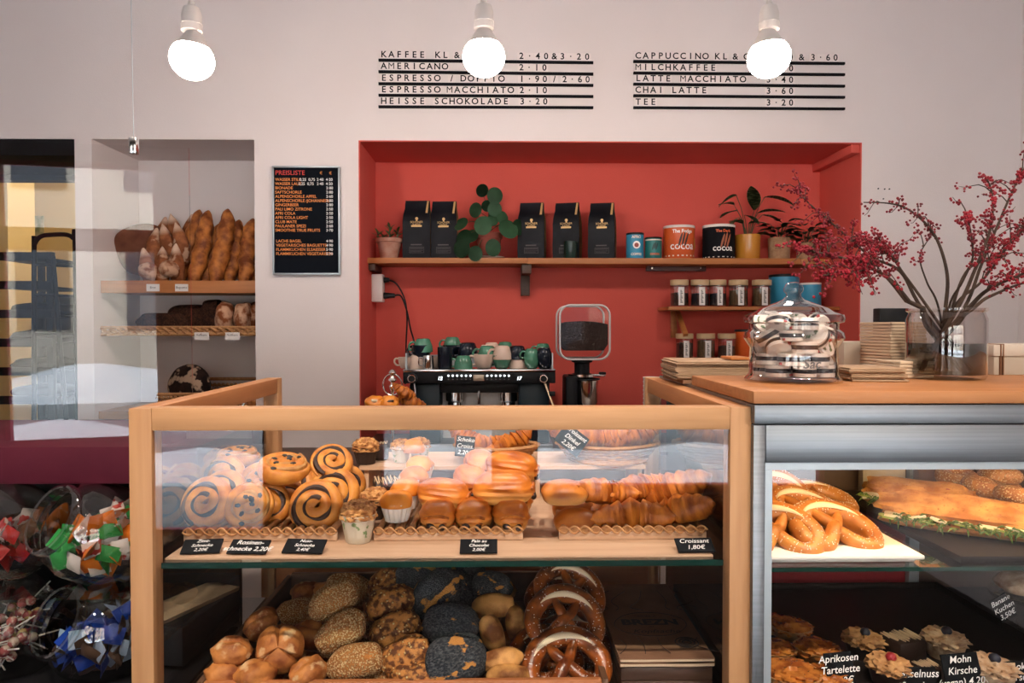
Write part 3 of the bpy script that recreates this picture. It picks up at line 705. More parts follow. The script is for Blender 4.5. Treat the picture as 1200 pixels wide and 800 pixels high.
# wicker shelf
zc, zd = PZ(381.5, NY), PZ(393.5, NY)
t2 = thing('wicker_shelf', 'wicker edged shelf holding dark seeded loaves below the baguettes', 'shelf', ((x0+x1)/2, NY, zd))
part('shelf_base', G().bb(x0-t2.location.x, x1-t2.location.x, 0.012, YB-NY-0.002, 0, 0.016), M['rattan'], t2)
def weave(parent, xa, xb_, y, z0, h, n, m='rattan', rr=None):
    rr = rr or h*0.16
    g = G()
    for z in (z0+rr, z0+h-rr): g.tube([(xa, y, z), (xb_, y, z)], rr, 6)
    part('wicker_rim', g, m, parent)
    g = G()
    for k in range(3):
        pts = [(xa+(xb_-xa)*i/(n*4), y+math.sin(i*PI/2+k*PI*0.67)*rr*0.9, z0+h*(0.3+0.2*k)+math.sin(i*PI/2+k)*rr*0.5) for i in range(n*4+1)]
        g.tube(pts, rr*0.8, 5)
    part('wicker_strand', g, m, parent)
weave(t2, x0-t2.location.x, x1-t2.location.x, 0.004, 0.0, zc-zd, 20)
for px in (237, 273):
    q = P(px, 393, NY)-Vector(t2.location)
    c_ = part('price_tag', G().bb(q.x-0.036, q.x+0.036, -0.008, -0.006, q.z-0.022, q.z+0.016), 'paper', t2, label='small white price tag')
    part('lettering', write(G(), 'Vollkorn', (q.x, -0.0085, q.z-0.002), 0.015, align='CENTER'), 'ink', c_)
# lower basket
ze, zf = PZ(449, NY), PZ(466, NY)
t3 = thing('bread_basket', 'long woven bread basket with black round loaf at the niche bottom', 'basket', ((x0+x1)/2, NY, zf-0.06))
bx0, bx1 = PX(183, NY)-t3.location.x, x1-t3.location.x
part('basket_floor', G().bb(bx0, bx1, 0.01, YB-NY-0.01, 0, 0.015), 'rattan', t3)
weave(t3, bx0, bx1, 0.004, 0.0, 0.09, 22, rr=0.010); weave(t3, bx0, bx1, YB-NY-0.012, 0.0, 0.14, 22, rr=0.010)
single('niche_counter', G().bb(x0, x1, NY-0.03, YB-0.002, zf-0.10, zf-0.061), 'oakx', 'wooden ledge under the bread basket in the niche', 'ledge')

# breads in the niche
def baguette_mesh(L, r, seed, m, twist=True):
    g = G(); pts = []; rad = []; n = 44
    for i in range(n+1):
        u = i/n
        pts.append((math.sin(u*5+seed)*0.006, math.cos(u*4+seed)*0.005, u*L))
        e = (1-abs(2*u-1)**3.2)**0.55 if 0 < u < 1 else 0.12
        rad.append(max(0.12, e)*r)
    rs = g.tube(pts, rad, 14)
    for v in g.bm.verts:
        u = v.co.z/L; a = math.atan2(v.co.y, v.co.x)
        if twist:
            k = 1+0.13*math.sin(a*1+u*26+seed)**3+0.03*noise.noise(v.co*40)
            v.co.x *= k; v.co.y *= k
        else:
            k = 1+0.05*noise.noise(v.co*30+Vector((seed, 0, 0))); v.co.x *= k; v.co.y *= k
    return g.mesh('baguette', m)
# (bottom px, top px, top py, Y, radius px)
BG = [baguette_mesh(0.40, 0.042, s, 'baguette') for s in (1, 2.3, 4.1)]
bag = [(207, 234, 246, 3.88, 9.5), (224, 246, 247, 3.80, 9.5), (238, 258, 262, 3.87, 8.5), (252, 267, 245, 3.78, 10), (266, 282, 258, 3.84, 9), (284, 297, 256, 3.78, 9), (297, 306, 276, 3.86, 8)]
for i, (b0, b1, ty, Y, rp) in enumerate(bag):
    p0 = P(b0, 329, Y-0.06); p0.z = shelf_top+0.012; p1 = P(b1, ty, Y+0.06)
    d = p1-p0; Lr = d.length
    if p1.x+0.03 > xb1: d.x -= p1.x+0.035-xb1
    q = d.to_track_quat('Z', 'Y').to_euler()
    lab = ['golden twisted baguette leaning beside the floury rolls', 'second golden baguette from the floury rolls', 'golden baguette half hidden behind two taller ones', 'tallest front golden baguette in the niche', 'shorter golden baguette right of the tallest one', 'golden baguette near the right niche wall', 'golden baguette squeezed against the right niche wall'][i]
    sr = S(rp, Y)/0.042
    single('baguette', BG[i % 3], None, lab, 'baguette', p0, q, 'baguettes in the niche', (sr, sr, Lr/0.40))
def roll_pt(seed):
    g = G().loaf(0.037, 0.037, 0.112, seed, 0.06, flat=2, nu=18, nv=20, fn=lambda q, ph, th: Vector((q.x*(1-0.6*max(0, q.z)**2), q.y*(1-0.6*max(0, q.z)**2), q.z)))
    return g.mesh('roll', 'tipflour')
RP = [roll_pt(s) for s in (1, 2, 3)]
tips = [(173, 292, 3.73), (190, 290, 3.73), (207, 288, 3.74), (180, 268, 3.82), (196, 265, 3.83), (212, 263, 3.82), (190, 255, 3.92), (206, 253, 3.92), (221, 252, 3.93)]
for i, (px, py, Y) in enumerate(tips):
    p = P(px, py, Y); p.z -= 0.10
    lab = ('pointed floury roll in the %s row, %s' % (['front', 'middle', 'back'][i//3], ['left one', 'centre one', 'right one next the baguettes'][i % 3]))
    single('pointed_roll', RP[i % 3], None, lab, 'bread roll', p, (R(-12), R(8), U(0, 6)), 'floury rolls in the niche', 1.0)
    if i//3 > 0:
        for zz in ((-0.12,) if i//3 == 1 else (-0.11,)):
            pass
for i, (px, py, rx) in enumerate([(176, 318, 0.5), (199, 316, 1.2)]):
    single('floury_bread', G().loaf(0.055, 0.045, 0.045, i, 0.08, flat=0.8), 'flour', ['small floury bread lying at the left shelf end', 'floury bread lying in front of the pointed rolls'][i], 'bread', P(px, py, 3.71), (0.3, 0.2, rx))
single('round_loaf', G().loaf(0.05, 0.15, 0.15, 3, 0.05, flat=2), 'brownloaf', 'brown round loaf leaning against the left niche wall', 'bread loaf', P(170, 294, 3.90), (0.1, R(32), R(-62)))
# loaves on the wicker shelf
s2 = zd+0.016
def tin_loaf(L, W_, H_, seed, m, amp=0.05): return G().loaf(L, W_, H_, seed, amp, flat=0.75, pw=0.42, nu=32, nv=20)
p = P(193, 372, 3.80); single('seeded_loaf', tin_loaf(0.13, 0.06, 0.06, 1, 'rye'), 'rye', 'low dark seeded loaf at the left of the wicker shelf', 'bread loaf', (p.x, 3.80, s2+0.042), (0, 0, R(6)))
p = P(223, 369, 3.84); single('seeded_loaf', tin_loaf(0.11, 0.065, 0.085, 2, 'rye'), 'rye', 'taller dark seeded loaf in the middle of the wicker shelf', 'bread loaf', (p.x, 3.84, s2+0.062), (0, 0, R(-8)))
p = P(250, 362, 3.82); single('seeded_loaf', tin_loaf(0.045, 0.07, 0.10, 4, 'rye'), 'rye', 'dark seeded loaf standing upright beside the floury loaves', 'bread loaf', (p.x, 3.82, s2+0.075), (0, 0, 0))
for i, (px, rp, Y) in enumerate([(265, 9.5, 3.75), (286, 9, 3.75), (300, 7, 3.82)]):
    p = P(px, 362, Y)
    x_ = min(p.x, xb1-0.04)
    single('floury_loaf', G().loaf(0.045, 0.09, 0.085, i+3, 0.09, flat=0.85), 'flour', ['floury crusty loaf standing beside the dark seeded one', 'floury crusty loaf in the middle of the right group', 'floury crusty loaf touching the right niche wall'][i], 'bread loaf', (x_, Y, s2+0.074), (0, 0, R(3)), 'floury loaves on the wicker shelf')
# black round loaf
p = P(219, 428, 3.78)
single('black_loaf', G().loaf(0.062, 0.135, 0.108, 6, 0.05, flat=2), 'burnt', 'big black crusted round loaf with pale flour marks', 'bread loaf', (p.x, 3.80, t3.location.z+0.015+0.100), (R(0), R(8), R(62)))

# ------------------------------------------------------------------ red niche: shelves
SY = 3.80                                    # shelf front
sz1 = PZ(302, SY); sz0 = PZ(308.5, SY)
xj = PX(618, SY)
t = thing('upper_shelf', 'long orange wooden shelf with coffee bags and plants in the red niche', 'shelf', (0.3, SY, sz0))
o = Vector(t.location)
def lp(g, v): bmesh.ops.translate(g.bm, vec=-v, verts=g.bm.verts); return g
part('plank', lp(G().bb(PX(429, SY), xj-0.001, SY, YB-0.002, sz0, sz1, 0.002), o), 'shelfw', t)
part('plank', lp(G().bb(xj, PX(938, SY), SY, YB-0.002, sz0-0.002, sz1, 0.002), o), 'shelfw', t)
part('plank', lp(G().bb(PX(939, SY), xr1-0.06, SY+0.01, YB-0.002, sz0-0.002, sz1-0.002, 0.002), o), 'shelfw', t)
xq = PX(617, SY+0.03)
br = part('bracket', lp(G().bb(xq-0.025, xq+0.025, SY+0.02, YB-0.002, sz0-0.05, sz0-0.003, 0.002).bb(xq-0.025, xq+0.025, YB-0.05, YB-0.002, PZ(346, 4.0), sz0-0.05, 0.002), o), 'darkw', t)
xq = PX(441, SY+0.03)
part('bracket', lp(G().bb(xr0+0.007, xr0+0.04, SY+0.02, YB-0.002, sz0-0.035, sz0-0.001, 0.002), o), 'darkw', t)
pa, pb = P(757, 315, 3.95), P(827, 315, 3.95)
bk = part('metal_batten', lp(G().bb(pa.x, pb.x, 3.94, 3.96, pa.z-0.012, sz0-0.002, 0.001), o), mat('brown_batten', (0.10, 0.035, 0.03), 0.5), t)
for px in (764, 821):
    q = P(px, 314, 3.94)-o
    part('screw_head', G().cyl((q.x, 3.939-o.y, q.z), 0.004, 0.003, 10, (R(90), 0, 0)), 'chrome', bk)
# short lower shelves on the right
mz1, mz0 = PZ(359, SY), PZ(363, SY)
t = thing('tea_shelf', 'short wooden shelf holding five tea jars below the cocoa tins', 'shelf', (1.4, SY, mz0)); o = Vector(t.location)
part('plank', lp(G().bb(PX(783, SY), xr1-0.008, SY, YB-0.002, mz0, mz1, 0.001), o), 'shelfw', t)
xq = PX(800, SY+0.06)
part('bracket', lp(G().bb(xq-0.02, xq+0.012, YB-0.03, YB-0.002, mz0-0.15, mz0-0.001, 0.002).box((xq+0.006, SY+0.11, mz0-0.07), (0.026, 0.22, 0.02), 0.002, (R(35), 0, 0)), o), 'shelfw', t)
lz = PZ(420.5, 3.85)
single('low_shelf', G().bb(PX(791, SY), xr1-0.008, SY+0.0, YB-0.002, lz-0.025, lz, 0.002), 'shelfw', 'lowest wooden shelf with three tea jars in the red niche', 'shelf')

# coffee bags ------------------------------------------------------------
def coffee_bag():
    w, d, h = 0.150, 0.085, S(66, 3.9)
    secs = [(0, 1.0, 1.0), (0.05, 1.0, 1.0), (0.3, 1.02, 1.05), (0.62, 1.0, 1.0), (0.74, 0.96, 0.80), (0.86, 0.90, 0.36), (0.985, 0.88, 0.13), (1.0, 0.88, 0.12)]
    def shell(x0, x1, sides):
        pass
    g = G(); rings = []
    for (u, a, b) in secs:
        hw, hd = w/2*a, d/2*b
        rings.append([g.bm.verts.new(p) for p in ((-hw, -hd, u*h), (hw*0.98, -hd, u*h), (hw*0.98, 0, u*h), (hw*0.98, hd, u*h), (-hw, hd, u*h), (-hw, 0, u*h))])
    for a, b in zip(rings, rings[1:]):
        for k in range(6): g.bm.faces.new((a[k], a[(k+1) % 6], b[(k+1) % 6], b[k]))
    g.bm.faces.new(rings[0][::-1]); g.bm.faces.new(rings[-1])
    bmesh.ops.subdivide_edges(g.bm, edges=g.bm.edges, cuts=2, use_grid_fill=True)
    for v in g.bm.verts:
        if 0.01 < v.co.z < h*0.97:
            v.co += Vector((0, 0.004*noise.noise(v.co*28), 0)) + Vector((0.0025*noise.noise(v.co*20+Vector((5, 0, 0))), 0, 0))
    body = g.mesh('bag_body', 'bag', 55)
    g = G(); rr = []
    for (u, a, b) in secs:
        hw, hd = w/2*a, d/2*b
        rr.append([g.bm.verts.new((hw*0.98+0.0018, s*hd*0.97, u*h)) for s in (-1, 0, 1)])
        if u > 0.1 and u < 0.9: rr[-1][1].co.x -= 0.0
    for a, b in zip(rr, rr[1:]):
        for k in range(2): g.bm.faces.new((a[k], a[k+1], b[k+1], b[k]))
    g2 = bmesh.ops.solidify(g.bm, geom=g.bm.faces[:], thickness=0.0015)
    gus = g.mesh('side_gusset', 'goldbag')
    g = G()
    yq = lambda u: -d/2*(1.0 if u < .62 else (1-(u-.62)/.12*.2 if u < .74 else (0.8-(u-.74)/.12*.44 if u < .86 else 0.36-(u-.86)/.125*.23)))
    pts = [(w*0.36, 0.985), (w*0.375, 0.86), (w*0.31, 0.775), (w*0.375, 0.775), (w*0.425, 0.86), (w*0.415, 0.985)]
    g.poly([(x, yq(u)-0.0035, u*h) for x, u in [(w*0.355, 0.99), (w*0.32, 0.775), (w*0.40, 0.775), (w*0.425, 0.99)]], (0, -0.001, 0))
    strip = g.mesh('closure_strip', 'gold')
    g = G(); y = -d/2-0.0045
    g.bb(-w*0.18, w*0.20, y, y+0.0008, h*0.535, h*0.565)
    write(g, 'SCHÖNER', (0.002, y, h*0.60), 0.015, align='CENTER'); write(g, 'KAFFEE', (0.002, y, h*0.575-0.004), 0.013, align='CENTER')
    g.cyl((0.003, y+0.0008, h*0.675), 0.008, 0.0008, 10, (R(90), 0, 0)).bb(-0.001, 0.007, y, y+0.0008, h*0.635, h*0.66)
    emb = g.mesh('print', 'gold')
    g = G(); M.setdefault('greyprint', mat('grey_print', (0.10, 0.09, 0.09), 0.7))
    for (x0, x1, z0, z1) in ((-.25, .28, .19, .197), (-.25, .28, .095, .10), (-.25, -.24, .10, .19), (.27, .28, .10, .19), (-.22, .25, .165, .175), (-.22, .25, .135, .14), (-.22, .18, .115, .12), (-.2, .2, .225, .245)):
        g.bb(w*x0, w*x1, y, y+0.0008, h*z0, h*z1)
    lbl = g.mesh('print', 'greyprint')
    return [('bag_body', body, [('print', emb), ('print', lbl)]), ('side_gusset', gus, []), ('closure_strip', strip, [])]
CB = coffee_bag()
for i, (px, rz, sc, lab) in enumerate([(489.5, -4, 1.03, 'black coffee bag next to the succulent pot, leftmost bag'), (521, -6, 1.02, 'black coffee bag between first bag and the round leaved plant'), (623.5, -10, 1.0, 'black coffee bag right of the round leaved plant'), (665, -16, 1.0, 'black coffee bag with a small dark green cup in front'), (706, -14, 1.0, 'rightmost black coffee bag, nearest the blue tin')]):
    p = P(px, 302, 3.89)
    tt = inst(CB, 'coffee_bag', lab, 'coffee bag', (p.x, 3.90, sz1+0.0005), (0, 0, R(rz)), 'coffee bags on the upper shelf', (sc*0.95, sc, sc))
for o_ in COL.objects:
    if o_.name.startswith('print'): o_['kind'] = 'stuff'
p = P(668.5, 292, 3.83)
single('green_cup', G().lathe([(0, 0), (0.034, 0), (0.036, 0.003), (0.036, 0.088), (0.034, 0.088), (0.033, 0.006), (0, 0.006)], n=24), mat('dark_green_glaze', (0.008, 0.028, 0.022), 0.25), 'small dark green cup in front of the fourth coffee bag', 'cup', (p.x, 3.828, sz1+0.0005))

# tins -------------------------------------------------------------------
def tin(px, w, h, Y, body, lid, lab, name='cocoa_tin', base=None, texts=(), lidpale=False):
    p = P(px, 302, Y); r = S(w, Y)/2; hh = S(h, Y)
    z = sz1+0.0005 if base is None else base
    t = thing(name, lab, 'tin', (p.x, Y, z))
    part('tin_body', G().lathe([(0, 0), (r*0.97, 0), (r, 0.003), (r, hh*0.93), (0, hh*0.93)], n=36), body, t)
    part('lid', G().lathe([(r*1.015, hh*0.92), (r*1.02, hh*0.985), (r*0.99, hh), (r*0.92, hh), (r*0.9, hh*0.985), (0, hh*0.985)], n=36), lid, t)
    for (tx, zz, s, m) in texts:
        part('lettering', wrap(G(), tx, r, hh*zz, s, bold=0.0006), m, t)
    return t, r, hh
cr = mat('cream_print', (0.75, 0.66, 0.55), 0.5)
cblue = mat('sky_blue_tin', (0.035, 0.26, 0.42), 0.35); cteal = mat('teal_tin', (0.012, 0.16, 0.15), 0.35); cor = mat('orange_tin', (0.62, 0.10, 0.018), 0.35)
cocob = mat('brown_print', (0.06, 0.02, 0.012), 0.5)
def pods(t, r, hh, m, a=0.0, zc=0.55, k=1.0):
    for j, (da, dz, tilt) in enumerate(((-0.28, 0, 0.45), (0.02, 0.04, 0.35), (0.28, 0.0, 0.5))):
        g = G(); N = 8
        pts = []
        for i in range(N): 
            an = 2*PI*i/N; x = math.cos(an)*0.006*k; z = math.sin(an)*hh*0.22*k
            x, z = x+z*tilt*0.6, z
            aa = a+da*0.7+x/r
            pts.append((math.sin(aa)*(r+0.0006), -math.cos(aa)*(r+0.0006), hh*(zc+dz)+z))
        g.poly(pts); part('cocoa_pod_print', g, m, t)
t, r, hh = tin(744, 20.5, 30, 3.86, cblue, 'black', 'slim sky blue tin with round portrait label', texts=(('AFRO', .78, 0.02, cr), ('COFFEE', .12, 0.017, cr)))
part('portrait_label', lp(G().lathe([(0, 0), (0.020, 0), (0, 0.0001)], n=20, rot=(R(90), 0, 0)), Vector((0, r+0.0008, -hh*0.52))), 'chalk', t)
part('portrait', lp(G().lathe([(0, 0), (0.012, 0), (0, 0.0001)], n=20, rot=(R(90), 0, 0)), Vector((0, r+0.0012, -hh*0.51))), mat('portrait_print', (0.28, 0.06, 0.05), 0.6), t)
t, r, hh = tin(765.5, 20, 25, 3.86, cteal, 'black', 'small teal tin with orange script beside the blue tin', texts=(('cocoa', .16, 0.022, cor),))
pods(t, r, hh, mat('dark_teal_print', (0.01, 0.05, 0.05), .5), 0, 0.55, 0.8)
part('stripe', lp(curved(G(), r+0.0004, -1.4, 1.4, hh*.84, hh*.89), Vector()), cr, t)
t, r, hh = tin(795.5, 36, 38.5, 3.88, cor, 'white', 'large orange cocoa tin with brown pods and white lettering', texts=(('The Fudge', .76, 0.026, 'chalk'), ('cocoa', .27, 0.056, 'chalk')))
pods(t, r, hh, cocob, 0.05, 0.55); part('stripe', curved(G(), r+0.0004, -1.5, 1.5, hh*.06, hh*.10), cr, t)
part('stripe', curved(G(), r+0.0004, 1.05, 1.35, hh*.3, hh*.62), mat('yellow_green_print', (0.5, 0.5, 0.05), .5), t)
t, r, hh = tin(842, 37, 39.5, 3.88, 'ink', 'white', 'large black cocoa tin with copper pods and white lettering', texts=(('cocoa', .22, 0.046, 'chalk'), ('The Dark', .76, 0.02, cor)))
pods(t, r, hh, mat('copper_print', (0.36, 0.10, 0.04), .5), 0.15, 0.5)
part('stripe', curved(G(), r+0.0004, -1.5, 1.5, hh*.03, hh*.055), cr, t)

# plants ------------------------------------------------------------------
def leaf_mesh(name, m, L, W_, bend=0.3, n=6, tip=1.0):
    g = G(); rows = []
    for i in range(n+1):
        u = i/n; wv = W_*math.sin(PI*min(1, u*0.96+0.03))**(0.75*tip)
        y = L*u; z = -bend*L*u*u
        rows.append([g.bm.verts.new((-wv/2, y, z+0.12*wv)), g.bm.verts.new((0, y, z)), g.bm.verts.new((wv/2, y, z+0.12*wv))])
    for a, b in zip(rows, rows[1:]):
        for k in range(2): g.bm.faces.new((a[k], a[k+1], b[k+1], b[k]))
    bmesh.ops.solidify(g.bm, geom=g.bm.faces[:], thickness=0.0012)
    return g.mesh(name, m, 60)
def pot(t, r0, r1, h, m, rim=True, soil=True, nm='pot'):
    pr = [(0, 0), (r0, 0), (r0+(r1-r0)*0.8, h*0.8), (r1*1.0, h*0.8), (r1*1.04, h*0.82), (r1*1.05, h), (r1*0.94, h), (r1*0.9, h*0.86), (0, h*0.86)] if rim else [(0, 0), (r0*0.95, 0), (r0, 0.006), (r1, h), (r1*0.93, h), (r1*0.91, h*0.86), (0, h*0.86)]
    part(nm, G().lathe(pr, n=32), m, t)
    if soil: part('soil', G().lathe([(0, h*0.9), (r1*0.9, h*0.87), (r1*0.9, h*0.8), (0, h*0.8)], n=24), 'soil', t)
def put_leaf(t, me, base, tipdir, roll=0, sc=1.0, name='leaf'):
    d = Vector(tipdir).normalized()
    q = d.to_track_quat('Y', 'Z') @ Euler((0, roll, 0)).to_quaternion()
    o = link(name, me, t, base, q.to_euler(), sc); return o
# succulent
p = P(456.5, 302, 3.9)
t = thing('potted_succulent', 'small light green succulent in a weathered terracotta pot', 'plant', (p.x, 3.89, sz1+0.0005))
pot(t, 0.045, 0.068, 0.108, 'terra')
sl = leaf_mesh('leaf', 'leafy', 0.05, 0.016, 0.15, 4)
for (sx, sy, hgt, n_) in ((-0.03, 0, 0.03, 9), (0.005, -0.02, 0.075, 16), (0.04, 0.0, 0.06, 12), (0.0, 0.03, 0.04, 9), (-0.05, -0.02, 0.045, 8)):
    part('stem', G().tube([(sx, sy, 0.09), (sx*1.2, sy, 0.1+hgt)], 0.004, 6), 'stem', t)
    for k in range(n_):
        u = k/n_; put_leaf(t, sl, (sx*1.1, sy, 0.095+hgt*u), (math.cos(k*2.4), math.sin(k*2.4), 0.1+u*1.2), 0, 0.75+0.25*(1-u))
# pilea
p = P(573, 302, 3.92)
t = thing('potted_pilea', 'dark plant with round coin shaped leaves in a red terracotta pot', 'plant', (p.x, 3.91, sz1+0.0005))
part('saucer', G().lathe([(0, 0.002), (0.06, 0), (0.085, 0.012), (0.082, 0.014), (0.058, 0.006), (0, 0.006)], n=28), 'ceramic', t)
pg = G(); 
g = G().lathe([(0, 0.007), (0.05, 0.007), (0.066, 0.11), (0.072, 0.11), (0.074, 0.14), (0.066, 0.14), (0.062, 0.12), (0, 0.12)], n=32); part('pot', g, 'terrar', t)
part('soil', G().lathe([(0, 0.125), (0.06, 0.122), (0, 0.11)], n=20), 'soil', t)
def disc(r):
    g = G(); c = g.bm.verts.new((0, 0, 0.0)); N = 18
    r1 = [g.bm.verts.new((math.cos(2*PI*k/N)*r*0.6, math.sin(2*PI*k/N)*r*0.6, r*0.05)) for k in range(N)]
    r2 = [g.bm.verts.new((math.cos(2*PI*k/N)*r, math.sin(2*PI*k/N)*r*1.1, -r*0.06)) for k in range(N)]
    for k in range(N):
        g.bm.faces.new((c, r1[k], r1[(k+1) % N])); g.bm.faces.new((r1[k], r2[k], r2[(k+1) % N], r1[(k+1) % N]))
    bmesh.ops.solidify(g.bm, geom=g.bm.faces[:], thickness=0.0015)
    return g.mesh('leaf', 'leaf', 60)
dm = disc(0.04); o = Vector(t.location)
part('main_stem', G().tube([(0, 0, 0.11), (0.005, -0.005, 0.2), (0.0, 0, 0.30)], 0.006, 6), 'stem', t)
for (px, py, Y, s, nx, nz) in [(565, 223, 3.9, .85, -.2, .15), (580, 229, 3.85, 1.05, .1, .1), (557, 246, 3.87, .95, -.5, .1), (571, 241, 3.9, .8, 0, .3), (580, 245, 3.86, .95, .2, 0), (566, 264, 3.82, 1.2, -.1, .2), (540, 262, 3.84, 1.0, -.55, .75), (589, 255, 3.87, .85, .5, .2), (596, 268, 3.82, 1.35, .35, .55), (608, 266, 3.86, 1.0, .6, .1), (544, 279, 3.82, 1.15, -.4, .3), (541, 291, 3.80, 1.15, -.3, .1), (557, 297, 3.79, .95, -.1, .1), (578, 290, 3.80, 1.05, .2, 0), (553, 276, 3.86, .9, -.3, .5), (577, 258, 3.88, .8, .1, .4)]:
    q = P(px, py, Y)-o
    nrm = Vector((nx, -1.0, nz)).normalized()
    link('leaf', dm, t, q, nrm.to_track_quat('Z', 'Y').to_euler(), (s, s, s))
    part('leaf_stalk', G().tube(catmull([(0.002, 0, 0.12+max(0, min(0.17, (q.z-0.12)*0.7))), (q.x*0.5, q.y*0.5+0.01, q.z*0.6+0.09), (q.x, q.y+0.003, q.z)], 4), 0.0018, 5), 'stem', t)
# calathea in mustard pot
p = P(876, 302, 3.9)
t = thing('potted_calathea', 'patterned dark leaved plant in a mustard yellow pot', 'plant', (p.x, 3.90, sz1+0.0005)); o = Vector(t.location)
pot(t, S(14, 3.9), S(14.5, 3.9), S(29, 3.9), 'mustard', rim=False)
cl = leaf_mesh('leaf', 'leafp', 0.125, 0.066, 0.25, 8)
H = S(26, 3.9)
for (px, py, dx, dy, dz, s, roll) in [(863, 229, -1, -.2, -.35, 1.0, .3), (884, 246, 0, .12, 1, 1.15, 0), (896, 231, 1, -.2, -.08, 1.25, .0), (860, 240, -.9, -.5, .15, .9, 0), (864, 247, -1, -.4, -.15, .95, 0), (888, 250, .8, -.5, .2, 1.1, 0), (870, 262, -.8, -.6, .25, .9, 0), (893, 252, 1, -.3, -.2, .9, 0), (872, 252, .3, -.5, -.2, .9, 0), (878, 262, .5, -.8, .1, .9, 0), (866, 255, -.7, -.2, -.5, .8, 0)]:
    q = P(px, py, 3.88)-o
    link_l = put_leaf(t, cl, q, (dx, dy, dz), roll, s)
    part('leaf_stalk', G().tube(catmull([(q.x*0.15, 0, H*0.9), (q.x*0.5, q.y*0.6, H+(q.z-H)*0.6), q], 4), 0.002, 5), 'stem', t)
# plants in beige woven pots
for i, (px, w, h, lab) in enumerate([(913, 26, 26, 'bushy plant in a woven beige pot beside the mustard pot'), (944, 22, 20, 'small plant in a beige pot at the shelf end behind red berries')]):
    p = P(px, 302, 3.92); t = thing('potted_plant', lab, 'plant', (p.x, 3.92, sz1+0.0005)); o = Vector(t.location)
    pot(t, S(w/2-1, 3.9), S(w/2, 3.9), S(h, 3.9), 'beige', rim=False)
    lm_ = leaf_mesh('leaf', ['leafy', 'leaf'][i] if False else 'leaf', 0.07, 0.045, 0.35, 6); ly_ = leaf_mesh('leaf', 'leafy', 0.06, 0.04, 0.3, 6)
    Hh = S(h, 3.9)*0.85
    for k in range(22):
        a = k*2.4; rr = 0.02+0.05*((k*7) % 10)/10; zz = Hh+0.02+0.09*((k*3) % 11)/11
        q = Vector((math.cos(a)*rr, math.sin(a)*rr*0.8-0.01, zz))
        put_leaf(t, ly_ if k % 9 == 4 else lm_, q, (math.cos(a), math.sin(a), 0.3), 0, 0.95+0.4*((k*5) % 7)/7)
        if k % 2 == 0: part('stem', G().tube([(0, 0, Hh), q*0.6+Vector((0, 0, Hh*0.4)), q], 0.002, 5), 'stem', t)

# tea jars ------------------------------------------------------------------
def tea_jar(px, py0, py1, w, Y, zb, fillc, fill, lab, lid=True):
    p = P(px, py1, Y); r = S(w, Y)/2; h = S(py1-py0, Y)
    t = thing('tea_jar', lab, 'jar', (p.x, Y, zb+0.0005), group='tea jars in the red niche')
    part('glass_body', G().lathe([(0, 0), (r*0.95, 0), (r, 0.004), (r, h*0.8), (r*0.97, h*0.8), (r*0.96, 0.006), (0, 0.006)], n=28), 'jarg', t)
    part('tea_fill', G().lathe([(0, 0.008), (r*0.94, 0.008), (r*0.94, h*fill), (r*0.5, h*(fill+.03)), (0, h*(fill+0.01))], n=24), fillc, t)
    part('lid', G().lathe([(0, h*0.79), (r*0.96, h*0.79), (r*1.02, h*0.81), (r*1.02, h*0.985), (r*0.98, h), (0, h)], n=28), 'lidw', t)
    lb = part('label_strip', curved(G(), r+0.0006, -0.32, 0.32, h*0.05, h*0.72), 'paper', t)
    g = G()
    for k in range(9): curved(g, r+0.001, -0.13, 0.13-0.06*(k % 3), h*(0.14+k*0.055), h*(0.14+k*0.055)+h*0.028, 4)
    part('print', g, 'ink', lb)
M['lidw'] = mat('pale_wood_lid', (0.52, 0.36, 0.20), 0.6)
M['tea1'] = mat('dark_tea', (0.02, 0.012, 0.01), 0.9, 0, (0.07, 0.035, 0.025), vs=120, bump=1, bs=200)
M['tea2'] = mat('herb_tea', (0.075, 0.05, 0.022), 0.9, 0, (0.16, 0.10, 0.05), vs=150, bump=1, bs=200)
M['tea3'] = mat('blue_black_tea', (0.008, 0.009, 0.016), 0.9, 0, (0.03, 0.03, 0.045), vs=120, bump=1, bs=200)
for i, (px, w, m_, fl) in enumerate([(796, 21, 'tea1', .5), (820, 21, 'tea3', .48), (841, 19.5, 'tea3', .48), (865, 22, 'tea2', .6), (892.5, 22, 'tea2', .68)]):
    tea_jar(px, 327, 358.5, w, 3.86, mz1, m_, fl, 'tea jar with pale lid on the middle shelf, ' + ['leftmost of five', 'second of five', 'centre one of five', 'fourth of five with herbs', 'rightmost, next to the blue tin'][i])
for i, (px, w, m_, fl) in enumerate([(802, 20, 'tea1', .62), (827, 21, 'tea2', .72), (851.5, 20.5, 'tea1', .5)]):
    tea_jar(px, 390.5, 420, w, 3.87, lz, m_, fl, 'tea jar on the lowest shelf, ' + ['left one of three', 'middle one of three', 'right one by the orange tin'][i])
tin(919, 34, 38, 3.92, cblue, 'black', 'large blue tin standing behind the candy jar lid', 'blue_tin', mz1+0.0005)
tin(950, 24, 28, 3.86, cblue, 'white', 'small blue tin at the right end of the tea shelf', 'blue_tin', mz1+0.0005)
tin(875, 26, 34, 3.9, cor, 'black', 'orange tin beside the lowest tea jars', 'orange_tin', lz+0.0005)

